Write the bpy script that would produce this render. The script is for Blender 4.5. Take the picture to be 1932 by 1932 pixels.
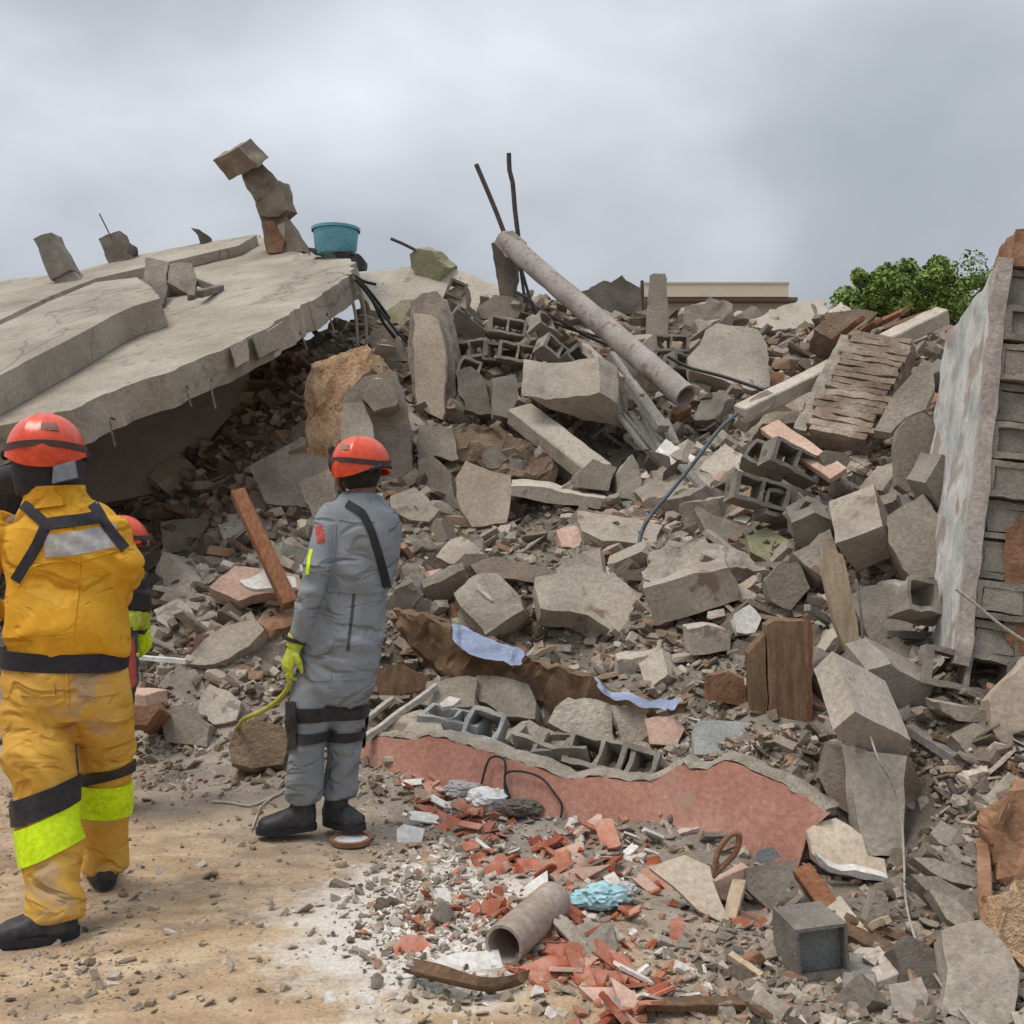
import bpy, bmesh, math, random
import numpy as np
from mathutils import Vector, Matrix, noise, Euler

for o in list(bpy.data.objects):
    bpy.data.objects.remove(o, do_unlink=True)
S = bpy.context.scene
COL = S.collection
R = math.radians

# ------------------------------------------------------------------ camera
F = 2000.0            # focal length in units of the 1932-wide photograph
CX = CY = 966.0
CAMH = 1.5
cam_d = bpy.data.cameras.new("camera")
cam = bpy.data.objects.new("camera", cam_d)
COL.objects.link(cam)
cam.location = (0, 0, CAMH)
cam.rotation_euler = (R(90), 0, 0)
cam_d.sensor_width = 36
cam_d.lens = 36 * F / 1932
cam_d.clip_start = 0.05
cam_d.clip_end = 3000
S.camera = cam

# ------------------------------------------------------------------ sky
W = bpy.data.worlds.new("World")
S.world = W
W.use_nodes = True
nt = W.node_tree
for n in list(nt.nodes):
    nt.nodes.remove(n)


def N(t, typ, **kw):
    n = t.nodes.new(typ)
    for k, v in kw.items():
        if k.startswith('i_'):
            key = k[2:]
            key = int(key) if key.isdigit() else key.replace('_', ' ')
            n.inputs[key].default_value = v
        else:
            setattr(n, k, v)
    return n


def ramp(t, stops, interp='LINEAR'):
    r = t.nodes.new('ShaderNodeValToRGB')
    r.color_ramp.interpolation = interp
    el = r.color_ramp.elements
    while len(el) > 1:
        el.remove(el[-1])
    el[0].position = stops[0][0]
    c = stops[0][1]
    el[0].color = (c[0], c[1], c[2], 1) if hasattr(c, '__len__') else (c, c, c, 1)
    for p, c in stops[1:]:
        e = el.new(p)
        e.color = (c[0], c[1], c[2], 1) if hasattr(c, '__len__') else (c, c, c, 1)
    return r


SUN_EL, SUN_ROT = 65, -104
out = N(nt, 'ShaderNodeOutputWorld')
bg = N(nt, 'ShaderNodeBackground', i_Strength=1.0)
tc = N(nt, 'ShaderNodeTexCoord')
sep = N(nt, 'ShaderNodeSeparateXYZ')
nt.links.new(tc.outputs['Generated'], sep.inputs[0])
# overcast sky: about three times brighter overhead than at the horizon
grad = N(nt, 'ShaderNodeMapRange', i_1=0.0, i_2=1.0, i_3=0.72, i_4=1.75)
nt.links.new(sep.outputs['Z'], grad.inputs[0])
mp = N(nt, 'ShaderNodeMapping')
mp.inputs['Scale'].default_value = (1.0, 1.0, 1.7)
mp.inputs['Location'].default_value = (5.2, 1.5, 2.2)
nt.links.new(tc.outputs['Generated'], mp.inputs[0])
n1 = N(nt, 'ShaderNodeTexNoise', i_Scale=2.3, i_Detail=4.0, i_Roughness=0.45, i_Distortion=0.2)
nt.links.new(mp.outputs[0], n1.inputs[0])
cr = ramp(nt, [(0.30, (0.272, 0.298, 0.333)), (0.46, (0.345, 0.372, 0.408)), (0.60, (0.475, 0.505, 0.543)), (0.76, (0.66, 0.688, 0.72))])
nt.links.new(n1.outputs['Fac'], cr.inputs[0])
mul = N(nt, 'ShaderNodeVectorMath', operation='SCALE')
nt.links.new(cr.outputs[0], mul.inputs[0])
nt.links.new(grad.outputs[0], mul.inputs['Scale'])
sky = N(nt, 'ShaderNodeTexSky', sky_type='NISHITA', sun_disc=False, sun_elevation=R(SUN_EL), sun_rotation=R(SUN_ROT))
skm = N(nt, 'ShaderNodeVectorMath', operation='SCALE')
skm.inputs['Scale'].default_value = 0.06
nt.links.new(sky.outputs[0], skm.inputs[0])
mx = N(nt, 'ShaderNodeMix', data_type='RGBA')
mx.inputs[0].default_value = 0.08
nt.links.new(mul.outputs[0], mx.inputs[6])
nt.links.new(skm.outputs[0], mx.inputs[7])
nt.links.new(mx.outputs[2], bg.inputs['Color'])
nt.links.new(bg.outputs[0], out.inputs[0])

# ------------------------------------------------------------------ sun (veiled by cloud)
sun_d = bpy.data.lights.new("sun", 'SUN')
sun = bpy.data.objects.new("sun", sun_d)
COL.objects.link(sun)
sun_d.energy = 1.5
sun_d.angle = R(25)
sun_d.color = (1.0, 0.91, 0.79)
# the veiled sun stands high on the left
sun.rotation_euler = Vector((.40, .10, -.9)).to_track_quat('-Z', 'Y').to_euler()
sun.location = (0, 0, 20)

S.render.engine = 'CYCLES'
S.view_settings.view_transform = 'Standard'
S.view_settings.look = 'None'
S.view_settings.gamma = 1
S.view_settings.use_curve_mapping = False
S.view_settings.exposure = 0.54
S.render.resolution_x = S.render.resolution_y = 1024

# ------------------------------------------------------------------ pixels to places
random.seed(7)


def P(px, py, d):
    return Vector(((px - CX) / F * d, d, CAMH - (py - CY) / F * d))


def ray(px, py):
    return Vector(((px - CX) / F, 1.0, -(py - CY) / F))


FR = {0: (0, 0, 1), 1: (0, 193.2, .375), 2: (531.3, 241.5, .4), 3: (1207.5, 410.5, .375),
      4: (0, 724.5, .3), 5: (0, 1207.5, .4), 6: (483, 772.8, .425), 7: (676.2, 1159.2, .4),
      8: (1207.5, 1110.9, .425)}


def Q(fr, pts):
    """points read off an enlarged part of the photograph, in whole-photograph units"""
    ox, oy, s = FR[fr]
    return [(ox + x * s, oy + y * s) for x, y in pts]


def q1(fr, x, y):
    return Q(fr, [(x, y)])[0]


# ------------------------------------------------------------------ the lie of the land
ctrl = []
for a in [(350, 1420, 6.3), (400, 1250, 7.0), (350, 1100, 7.8), (420, 1000, 8.5), (480, 900, 9.2), (560, 800, 9.8),
          (600, 700, 10.5), (640, 620, 11.3), (200, 1200, 8.0), (470, 1150, 7.4), (560, 1000, 8.4), (650, 950, 8.7),
          (740, 1100, 7.5), (900, 1120, 7.5),
          (1000, 1460, 5.6), (900, 1310, 6.3), (1250, 1360, 5.8), (1400, 1400, 5.3), (780, 1300, 6.45), (820, 1240, 6.9),
          (950, 1180, 7.2), (1200, 1180, 6.8), (1100, 1250, 6.7), (1000, 1050, 8.0), (900, 950, 8.8), (1200, 950, 8.6),
          (1100, 850, 9.6), (850, 780, 10.2), (1000, 700, 10.8), (1150, 780, 10.2), (850, 610, 11.5), (1000, 570, 12),
          (1300, 780, 9.9), (1250, 660, 12), (1400, 640, 13), (1400, 760, 11), (1550, 600, 13.5), (1300, 600, 14),
          (1500, 850, 8.5), (1400, 900, 8.5), (1300, 1050, 7.4), (1500, 1000, 7.2), (1600, 900, 7.5), (1700, 720, 9),
          (1700, 1000, 6.6), (1650, 1150, 6.2), (1450, 1200, 6.3), (1800, 1150, 5.9), (1600, 1300, 5.6),
          (1800, 1300, 5.2), (1720, 1450, 4.9), (1880, 1400, 4.7), (1900, 1600, 4.2), (1650, 1600, 4.65),
          (1900, 1800, 3.55), (2050, 1300, 5.2), (2150, 900, 6.5), (2100, 600, 9)]:
    ctrl.append(tuple(P(*a)))
for x in (-5, -3, -1, 0.3, 1.6, 3.5):
    for y in (1.0, 2.2, 3.2, 4.0):
        ctrl.append((x, y, 0.0))
ctrl += [(-5, 5.2, 0), (-3, 5.2, 0), (-1.5, 5.4, 0), (-.6, 5.4, 0), (.2, 5.1, 0), (.9, 4.7, 0), (-2.4, 6, 0),
         (-6, 6.5, .1), (-6, 9, .5), (-4.2, 8.5, .75), (-4.6, 10.5, 1.1), (-8, 12, 1), (-10, 16, 1.5), (-4.5, 14, 2.6),
         (-2.4, 13, 3.2), (6, 3, .1), (6, 5, .8), (7, 9, 2.4), (8, 14, 3), (-12, 8, 0), (-12, 3, 0), (12, 4, 0.2),
         (13, 10, 1), (-13, 20, 0), (13, 20, 0)]
for x in (-6, -2, 2, 6):
    ctrl += [(x, 17, 3.2), (x, 21, 1.0), (x, 24, 0)]
ctrl = np.array(ctrl)
_xy = ctrl[:, :2]
_r = np.sqrt(((_xy[:, None] - _xy[None]) ** 2).sum(-1))
_K = np.sqrt(_r ** 2 + 0.09)
_A = np.block([[_K, np.c_[_xy, np.ones(len(_xy))]], [np.c_[_xy, np.ones(len(_xy))].T, np.zeros((3, 3))]])
_w = np.linalg.solve(_A + np.eye(len(_A)) * 1e-9, np.r_[ctrl[:, 2], 0, 0, 0])


def hgt(x, y):
    x = np.atleast_1d(np.asarray(x, float))
    y = np.atleast_1d(np.asarray(y, float))
    r = np.sqrt((x[:, None] - _xy[None, :, 0]) ** 2 + (y[:, None] - _xy[None, :, 1]) ** 2 + 0.09)
    return r @ _w[:-3] + _w[-3] * x + _w[-2] * y + _w[-1]


GX = np.linspace(-14, 14, 281)
GY = np.linspace(0.4, 25, 247)
_gx, _gy = np.meshgrid(GX, GY)
HG = hgt(_gx.ravel(), _gy.ravel()).reshape(_gx.shape)
for j in range(len(GY)):
    for i in range(len(GX)):
        x, y = GX[i], GY[j]
        k = min(1, max(0, (HG[j, i] - .02) / .35))          # the heap is lumpy, the yard nearly flat
        v = Vector((x * 1.3, y * 1.3, 3.3))
        HG[j, i] += (noise.noise(v) * .10 + noise.noise(v * 2.7) * .06) * k + noise.noise(v * 1.5) * .006
        e = min(1, (14 - abs(x)) / 2, (25 - y) / 3, (y - .4) / .6)
        HG[j, i] = HG[j, i] * max(0, e) - .08 * (1 - max(0, e))


PITS = [(P(770, 1275, 6.6), .32, .45), (P(860, 1250, 6.75), .25, .3), (P(1125, 800, 9.75), .45, .6), (P(350, 900, 9.3), .9, .5), (P(1330, 790, 9.6), .3, .4), (P(1660, 880, 7.2), .4, .4), (P(1030, 1340, 6.0), .14, .3)]
for c_, rad_, dep_ in PITS:
    HG -= dep_ * np.exp(-((_gx - c_.x) ** 2 + (_gy - c_.y) ** 2) / rad_ ** 2)


def H(x, y):
    fx = min(max((x - GX[0]) / (GX[1] - GX[0]), 0), len(GX) - 1.001)
    fy = min(max((y - GY[0]) / (GY[1] - GY[0]), 0), len(GY) - 1.001)
    i, j = int(fx), int(fy)
    u, v = fx - i, fy - j
    return (HG[j, i] * (1 - u) + HG[j, i + 1] * u) * (1 - v) + (HG[j + 1, i] * (1 - u) + HG[j + 1, i + 1] * u) * v


def G(px, py):
    """the place on the ground or heap that a pixel looks at"""
    d = 2.2
    r = ray(px, py)
    while d < 24:
        if CAMH + r.z * d < H(r.x * d, d):
            lo, hi = d - .06, d
            for _ in range(8):
                m = (lo + hi) / 2
                if CAMH + r.z * m < H(r.x * m, m):
                    hi = m
                else:
                    lo = m
            return Vector((r.x * hi, hi, CAMH + r.z * hi))
        d += .06
    return None


def GD(px, py, default=12.0):
    g = G(px, py)
    return g.y if g else default


# ------------------------------------------------------------------ materials
MATS = {}


def mat(name, cols, scale=3.0, bump=.5, rough=.9, rand=.25, fine=40.0, pits=0.0, spec=.3, bdist=.012, metal=0.0, stretch=(1, 1, 1), specks=None, fvar=.25, fold=0.0, crack=0.0, dust=0.0):
    m = bpy.data.materials.new(name)
    m.use_nodes = True
    t = m.node_tree
    b = t.nodes['Principled BSDF']
    b.inputs['Roughness'].default_value = rough
    b.inputs['Specular IOR Level'].default_value = spec
    b.inputs['Metallic'].default_value = metal
    geo = N(t, 'ShaderNodeNewGeometry')
    mpp = N(t, 'ShaderNodeMapping')
    mpp.inputs['Scale'].default_value = stretch
    t.links.new(geo.outputs['Position'], mpp.inputs[0])
    a = N(t, 'ShaderNodeTexNoise', i_Scale=scale, i_Detail=6.0, i_Roughness=.62)
    t.links.new(mpp.outputs[0], a.inputs[0])
    n = len(cols)
    r = ramp(t, [(.28 + .44 * i / max(1, n - 1), c) for i, c in enumerate(cols)])
    t.links.new(a.outputs['Fac'], r.inputs[0])
    f = N(t, 'ShaderNodeTexNoise', i_Scale=fine, i_Detail=4.0, i_Roughness=.7)
    t.links.new(mpp.outputs[0], f.inputs[0])
    oi = N(t, 'ShaderNodeObjectInfo')
    mr = N(t, 'ShaderNodeMapRange', i_1=0.0, i_2=1.0, i_3=1 - rand, i_4=1 + rand)
    t.links.new(oi.outputs['Random'], mr.inputs[0])
    mf = N(t, 'ShaderNodeMapRange', i_1=.3, i_2=.7, i_3=1 - fvar, i_4=1 + fvar * .85)
    t.links.new(f.outputs['Fac'], mf.inputs[0])
    mm = N(t, 'ShaderNodeMath', operation='MULTIPLY')
    t.links.new(mr.outputs[0], mm.inputs[0])
    t.links.new(mf.outputs[0], mm.inputs[1])
    sc = N(t, 'ShaderNodeVectorMath', operation='SCALE')
    t.links.new(r.outputs[0], sc.inputs[0])
    t.links.new(mm.outputs[0], sc.inputs['Scale'])
    last = sc.outputs[0]
    if specks:
        v = N(t, 'ShaderNodeTexNoise', i_Scale=specks[1], i_Detail=3.0, i_Roughness=.6)
        t.links.new(geo.outputs['Position'], v.inputs[0])
        vr = ramp(t, [(specks[2], 0), (specks[2] + .06, 1)])
        t.links.new(v.outputs['Fac'], vr.inputs[0])
        mxx = N(t, 'ShaderNodeMix', data_type='RGBA')
        mxx.inputs[7].default_value = (*specks[0], 1)
        t.links.new(vr.outputs[0], mxx.inputs[0])
        t.links.new(last, mxx.inputs[6])
        last = mxx.outputs[2]
    if dust:
        dr = N(t, 'ShaderNodeMath', operation='MULTIPLY')
        dr.inputs[1].default_value = dust
        t.links.new(oi.outputs['Random'], dr.inputs[0])
        dm = N(t, 'ShaderNodeMath', operation='MULTIPLY')
        dn = N(t, 'ShaderNodeMapRange', i_1=.35, i_2=.62, i_3=.25, i_4=1.0)
        t.links.new(a.outputs['Fac'], dn.inputs[0])
        t.links.new(dr.outputs[0], dm.inputs[0])
        t.links.new(dn.outputs[0], dm.inputs[1])
        dx_ = N(t, 'ShaderNodeMix', data_type='RGBA')
        dx_.inputs[7].default_value = (.46, .38, .31, 1)
        t.links.new(dm.outputs[0], dx_.inputs[0])
        t.links.new(last, dx_.inputs[6])
        last = dx_.outputs[2]
    if crack:
        cw = N(t, 'ShaderNodeTexNoise', i_Scale=crack * 2.2, i_Detail=4.0)
        t.links.new(geo.outputs['Position'], cw.inputs[0])
        cs_ = N(t, 'ShaderNodeVectorMath', operation='SCALE')
        cs_.inputs['Scale'].default_value = .55 / crack
        t.links.new(cw.outputs['Color'], cs_.inputs[0])
        ca = N(t, 'ShaderNodeVectorMath', operation='ADD')
        t.links.new(geo.outputs['Position'], ca.inputs[0])
        t.links.new(cs_.outputs[0], ca.inputs[1])
        cv = N(t, 'ShaderNodeTexVoronoi', feature='DISTANCE_TO_EDGE', i_Scale=crack)
        t.links.new(ca.outputs[0], cv.inputs['Vector'])
        cr_ = ramp(t, [(0, .5), (.005, .3), (.011, 0)])
        t.links.new(cv.outputs['Distance'], cr_.inputs[0])
        cm = N(t, 'ShaderNodeMix', data_type='RGBA')
        cm.inputs[7].default_value = (.07, .058, .046, 1)
        t.links.new(cr_.outputs[0], cm.inputs[0])
        t.links.new(last, cm.inputs[6])
        last = cm.outputs[2]
    t.links.new(last, b.inputs['Base Color'])
    if bump:
        bp = N(t, 'ShaderNodeBump', i_Strength=bump, i_Distance=bdist)
        src = f.outputs['Fac']
        if pits:
            vo = N(t, 'ShaderNodeTexVoronoi', i_Scale=pits)
            t.links.new(mpp.outputs[0], vo.inputs['Vector'])
            pr = ramp(t, [(.0, 0), (.25, 1)])
            t.links.new(vo.outputs['Distance'], pr.inputs[0])
            pm = N(t, 'ShaderNodeMath', operation='MULTIPLY')
            pm.inputs[1].default_value = .4
            t.links.new(pr.outputs[0], pm.inputs[0])
            ad = N(t, 'ShaderNodeMath', operation='ADD')
            t.links.new(f.outputs['Fac'], ad.inputs[0])
            t.links.new(pm.outputs[0], ad.inputs[1])
            src = ad.outputs[0]
        t.links.new(src, bp.inputs['Height'])
        if fold:
            fm_ = N(t, 'ShaderNodeMapping')
            fm_.inputs['Scale'].default_value = (.8, .8, 1.5)
            fm_.inputs['Rotation'].default_value = (0, .5, 0)
            t.links.new(geo.outputs['Position'], fm_.inputs[0])
            fn = N(t, 'ShaderNodeTexNoise', i_Scale=5.2, i_Detail=2.0, i_Roughness=.42, i_Distortion=1.3)
            t.links.new(fm_.outputs[0], fn.inputs[0])
            fs = N(t, 'ShaderNodeMath', operation='SUBTRACT')
            fs.inputs[1].default_value = .5
            t.links.new(fn.outputs['Fac'], fs.inputs[0])
            fa = N(t, 'ShaderNodeMath', operation='ABSOLUTE')
            t.links.new(fs.outputs[0], fa.inputs[0])
            fq = N(t, 'ShaderNodeMath', operation='MULTIPLY_ADD')
            fq.inputs[1].default_value = -1.1
            t.links.new(fa.outputs[0], fq.inputs[0])
            t.links.new(fn.outputs['Fac'], fq.inputs[2])
            fb = N(t, 'ShaderNodeBump', i_Strength=fold, i_Distance=.09)
            t.links.new(fq.outputs[0], fb.inputs['Height'])
            t.links.new(fb.outputs[0], bp.inputs['Normal'])
        t.links.new(bp.outputs[0], b.inputs['Normal'])
    MATS[name] = m
    return m


mat('concrete', [(.19, .16, .128), (.305, .266, .218), (.41, .362, .303)], 2.2, .6, pits=26, specks=((.22, .17, .12), 5, .62))
mat('concrete_pale', [(.32, .275, .22), (.435, .385, .32), (.54, .485, .415)], 2.0, .45, rand=.12, specks=((.27, .24, .20), 7, .62))
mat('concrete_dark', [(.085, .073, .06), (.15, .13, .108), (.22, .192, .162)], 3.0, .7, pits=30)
mat('roof_concrete', [(.23, .197, .155), (.33, .29, .235), (.44, .395, .33)], 1.4, .35, rand=.05, specks=((.25, .225, .185), 3.2, .60), crack=.55)
mat('block_grey', [(.17, .152, .13), (.248, .224, .193), (.33, .30, .26)], 5, .8, pits=45, fine=70, bdist=.008)
mat('block_blue', [(.20, .205, .205), (.27, .275, .27), (.36, .36, .345)], 5, .7, pits=45, fine=70, bdist=.008)
mat('mortar', [(.25, .215, .17), (.36, .318, .262), (.47, .42, .355)], 6, 1.0, pits=18, bdist=.02)
mat('rubble', [(.16, .133, .105), (.275, .238, .194), (.41, .36, .30)], 1.6, .7, rand=.38, pits=22)
mat('dirt_ochre', [(.44, .26, .14), (.58, .39, .24), (.68, .51, .36)], 5, 1.0, pits=9, bdist=.04, rand=.1)
mat('soil_brown', [(.14, .095, .06), (.23, .165, .11), (.33, .25, .18)], 3, .9, pits=12, bdist=.03)
mat('plaster_tan', [(.33, .26, .20), (.42, .345, .27), (.52, .45, .36)], 3, .4)
mat('plaster_white', [(.55, .53, .50), (.68, .66, .62), (.78, .76, .73)], 6, .4, rand=.12)
mat('plaster_pink', [(.40, .26, .20), (.50, .34, .27), (.58, .43, .36)], 4, .4)
mat('red_paint', [(.41, .195, .145), (.48, .24, .182), (.54, .31, .245)], 3, .35, rand=.06, specks=((.42, .27, .21), 4.5, .64))
mat('clay_tile', [(.30, .075, .04), (.42, .125, .07), (.50, .24, .165)], 9, .5, rand=.3, specks=((.45, .30, .23), 11, .63), dust=.5)
mat('clay_brown', [(.17, .085, .045), (.26, .14, .08), (.34, .21, .14)], 7, .8, pits=16, rand=.15)
mat('wood', [(.11, .065, .035), (.18, .11, .065), (.26, .175, .115)], 5, .6, stretch=(6, 6, 1), rand=.2)
mat('wood_pale', [(.36, .27, .17), (.46, .36, .25), (.55, .46, .35)], 5, .5, stretch=(6, 6, 1), rand=.15)
mat('wood_red', [(.15, .06, .03), (.23, .10, .05), (.31, .16, .09)], 6, .5, stretch=(6, 6, 1), rand=.1)
mat('wood_grey', [(.17, .155, .14), (.25, .235, .21), (.34, .32, .29)], 5, .6, stretch=(6, 6, 1), rand=.2)
mat('cardboard', [(.085, .052, .03), (.145, .09, .052), (.22, .145, .09)], 3, .3, rand=.2)
mat('pipe_grey', [(.25, .225, .205), (.35, .315, .29), (.45, .41, .385)], 4, .5, rand=.05, specks=((.24, .18, .15), 6, .6))
mat('pipe_brown', [(.25, .20, .165), (.33, .265, .22), (.40, .335, .285)], 6, .4, rand=.05)
mat('steel_rust', [(.045, .04, .042), (.085, .07, .065), (.13, .095, .075)], 14, .4, rough=.7, rand=.15)
mat('cable_black', [(.02, .02, .023), (.035, .035, .04)], 10, .1, rough=.5, rand=.1)
mat('cable_blue', [(.07, .085, .11), (.11, .13, .16)], 10, .1, rough=.5, rand=.1)
mat('rope_white', [(.34, .31, .27), (.46, .43, .38)], 30, .5, rough=.9, rand=.1)
mat('rope_yellow', [(.42, .42, .06), (.52, .50, .10)], 60, .5, rand=.05)
mat('tub_blue', [(.09, .30, .42), (.12, .36, .48), (.17, .42, .53)], 5, .05, rough=.4, rand=.02, spec=.5)
mat('cloth_blue', [(.19, .23, .34), (.27, .32, .45), (.38, .43, .55)], 4, .4, rand=.05, stretch=(1, 1, 4))
mat('plastic_white', [(.62, .62, .61), (.74, .74, .73)], 5, .15, rough=.45, rand=.06)
mat('plastic_cyan', [(.19, .42, .48), (.35, .55, .60), (.55, .68, .72)], 9, .2, rough=.35, rand=.05)
mat('plastic_dark', [(.03, .03, .035), (.06, .06, .065)], 8, .2, rough=.5)
mat('moss_concrete', [(.20, .20, .12), (.29, .28, .17), (.37, .35, .25)], 6, .7, rand=.1)
mat('house_wall', [(.50, .46, .38), (.56, .52, .44)], 1, .1, rand=.02)
mat('house_roof', [(.68, .58, .44), (.75, .65, .50)], 1, .1, rand=.02)
mat('house_trim', [(.17, .12, .09), (.21, .15, .115)], 2, .1, rand=.02)
mat('bark', [(.05, .038, .026), (.10, .08, .06)], 6, .8)
mat('window_glass', [(.03, .035, .04), (.05, .055, .06)], 1, 0, rough=.1)


def leafmat(name, c1, c2):
    m = mat(name, [c1, c2], 2.5, 0, rough=.6, rand=.1)
    b = m.node_tree.nodes['Principled BSDF']
    b.inputs['Subsurface Weight'].default_value = 0.0
    return m


leafmat('leaf', (.17, .25, .05), (.30, .39, .10))
leafmat('leaf_dark', (.06, .12, .025), (.10, .17, .04))

# clothes and skin
mat('suit_yellow', [(.58, .27, .012), (.68, .345, .02), (.72, .40, .045)], 5, .10, rough=.75, rand=0, fine=50, specks=((.54, .27, .06), 5, .68), fvar=.09, fold=.62)
mat('trouser_yellow', [(.52, .27, .035), (.62, .345, .055), (.66, .41, .11)], 5, .10, rough=.8, rand=0, fine=50, specks=((.46, .31, .17), 3.2, .56), fvar=.09, fold=.62)
mat('suit_grey', [(.19, .215, .24), (.235, .26, .285), (.28, .305, .33)], 6, .08, rough=.85, rand=0, fine=60, fvar=.09, fold=.62)
mat('suit_slate', [(.055, .065, .075), (.085, .095, .105)], 6, .3, rough=.85, rand=0, fvar=.09, fold=.62)
mat('harness_black', [(.018, .018, .024), (.035, .034, .042)], 12, .3, rough=.7, rand=.05)
mat('pad_black', [(.02, .02, .024), (.045, .043, .046)], 12, .3, rough=.5, rand=.05)
mat('boot_black', [(.016, .017, .02), (.035, .036, .04), (.07, .065, .06)], 10, .3, rough=.55, rand=.05)
mat('lime_band', [(.55, .80, .0), (.66, .88, .01)], 9, .15, rough=.5, rand=.04)
mat('reflect_grey', [(.36, .35, .34), (.46, .45, .44)], 12, .2, rough=.4, rand=.02)
mat('glove_lime', [(.38, .47, .035), (.52, .60, .07), (.62, .68, .16)], 25, .5, rough=.85, rand=.05)
mat('helmet_red', [(.66, .062, .018), (.72, .078, .025)], 4, .05, rough=.28, rand=.02, spec=.5)
mat('helmet_band', [(.06, .035, .03), (.11, .06, .05)], 12, .2, rough=.6, rand=0)
mat('skin', [(.17, .085, .055), (.22, .115, .075)], 20, .1, rough=.55, rand=0)
mat('hair', [(.012, .010, .009), (.03, .025, .02)], 40, .6, rough=.7, rand=0)
mat('eye_white', [(.6, .58, .55), (.65, .63, .60)], 3, 0, rough=.2, rand=0)
mat('lip', [(.16, .06, .05), (.19, .075, .06)], 20, 0, rough=.5, rand=0)
mat('goggle_grey', [(.17, .18, .22), (.24, .25, .30)], 9, .05, rough=.3, rand=0)
mat('patch_red', [(.40, .07, .06), (.48, .10, .09)], 20, .2, rand=0)


def ground_mat():
    m = bpy.data.materials.new('ground_dust')
    m.use_nodes = True
    t = m.node_tree
    b = t.nodes['Principled BSDF']
    b.inputs['Roughness'].default_value = .95
    b.inputs['Specular IOR Level'].default_value = .2
    geo = N(t, 'ShaderNodeNewGeometry')
    sp = N(t, 'ShaderNodeSeparateXYZ')
    t.links.new(geo.outputs['Position'], sp.inputs[0])

    def nz(scale, det=6, ro=.6, vec=None, dist=0):
        n = N(t, 'ShaderNodeTexNoise', i_Scale=scale, i_Detail=det, i_Roughness=ro, i_Distortion=dist)
        t.links.new(vec or geo.outputs['Position'], n.inputs[0])
        return n.outputs['Fac']

    def mix(fac, a, c):
        x = N(t, 'ShaderNodeMix', data_type='RGBA')
        for s, v in ((0, fac), (6, a), (7, c)):
            if hasattr(v, 'is_linked'):
                t.links.new(v, x.inputs[s])
            elif s:
                x.inputs[s].default_value = (*v, 1)
            else:
                x.inputs[s].default_value = v
        return x.outputs[2]

    def rmp(src, stops):
        r = ramp(t, stops)
        t.links.new(src, r.inputs[0])
        return r.outputs[0]

    def math2(op, a, c):
        x = N(t, 'ShaderNodeMath', operation=op)
        for s, v in ((0, a), (1, c)):
            if hasattr(v, 'is_linked'):
                t.links.new(v, x.inputs[s])
            else:
                x.inputs[s].default_value = v
        return x.outputs[0]
    rub = rmp(nz(2.5), [(.3, (.11, .093, .074)), (.5, (.19, .165, .135)), (.7, (.295, .26, .215))])
    # trodden yard: tan earth over an ochre floor, streaked
    rot = N(t, 'ShaderNodeMapping')
    rot.inputs['Rotation'].default_value = (0, 0, R(-25))
    rot.inputs['Scale'].default_value = (1, 2.6, 1)
    t.links.new(geo.outputs['Position'], rot.inputs[0])
    yard = rmp(nz(2.1, 8, .6, rot.outputs[0], .4), [(.28, (.27, .185, .115)), (.44, (.42, .295, .185)), (.56, (.50, .37, .245)), (.72, (.60, .49, .36))])
    stain = rmp(nz(4.5, 6, .65), [(.50, 0), (.62, 1)])
    yard = mix(math2('MULTIPLY', stain, .55), yard, (.24, .19, .145))
    blot = rmp(nz(11, 3, .5, None, .5), [(.66, 0), (.70, 1)])
    yard = mix(math2('MULTIPLY', blot, .8), yard, (.56, .47, .35))
    gritm = rmp(nz(32, 3, .6), [(.60, 0), (.66, 1)])
    yard = mix(math2('MULTIPLY', gritm, .6), yard, (.16, .12, .09))
    # where the yard ends and the heap begins: distance and side, broken up by noise
    yy = math2('ADD', sp.outputs['Y'], math2('MULTIPLY', sp.outputs['X'], .62))
    yy = math2('ADD', yy, math2('MULTIPLY', math2('MAXIMUM', math2('SUBTRACT', sp.outputs['X'], .35), 0.0), 1.6))
    yy = math2('ADD', yy, math2('MULTIPLY', math2('SUBTRACT', nz(1.6), .5), 1.3))
    edge = rmp(N_map(t, yy, 3.7, 5.0), [(0, 0), (1, 1)])
    dusty = rmp(nz(3.4, 7, .65), [(.42, (.25, .21, .175)), (.60, (.36, .315, .265))])
    base = mix(edge, yard, dusty)
    edge2 = rmp(N_map(t, yy, 5.2, 6.2), [(0, 0), (1, 1)])
    base = mix(edge2, base, rub)
    # white plaster powder in front of the tiles
    dx = math2('SUBTRACT', sp.outputs['X'], -.34)
    dy = math2('SUBTRACT', sp.outputs['Y'], 3.95)
    rr = math2('SQRT', math2('ADD', math2('POWER', math2('MULTIPLY', dx, 1.5), 2.0), math2('POWER', math2('MULTIPLY', dy, 1.0), 2.0)), 0)
    rr = math2('ADD', rr, math2('MULTIPLY', math2('SUBTRACT', nz(6, 6, .7), .5), 1.3))
    wh = rmp(rr, [(.55, 1), (.90, 0)])
    base = mix(math2('MULTIPLY', wh, .92), base, (.64, .60, .54))
    fine = nz(70, 4, .7)
    fm = N(t, 'ShaderNodeMapRange', i_1=.3, i_2=.7, i_3=.75, i_4=1.2)
    t.links.new(fine, fm.inputs[0])
    sc = N(t, 'ShaderNodeVectorMath', operation='SCALE')
    t.links.new(base, sc.inputs[0])
    t.links.new(fm.outputs[0], sc.inputs['Scale'])
    t.links.new(sc.outputs[0], b.inputs['Base Color'])
    bp = N(t, 'ShaderNodeBump', i_Strength=.6, i_Distance=.02)
    t.links.new(math2('ADD', nz(22, 6, .7), math2('MULTIPLY', fine, .4)), bp.inputs['Height'])
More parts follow.
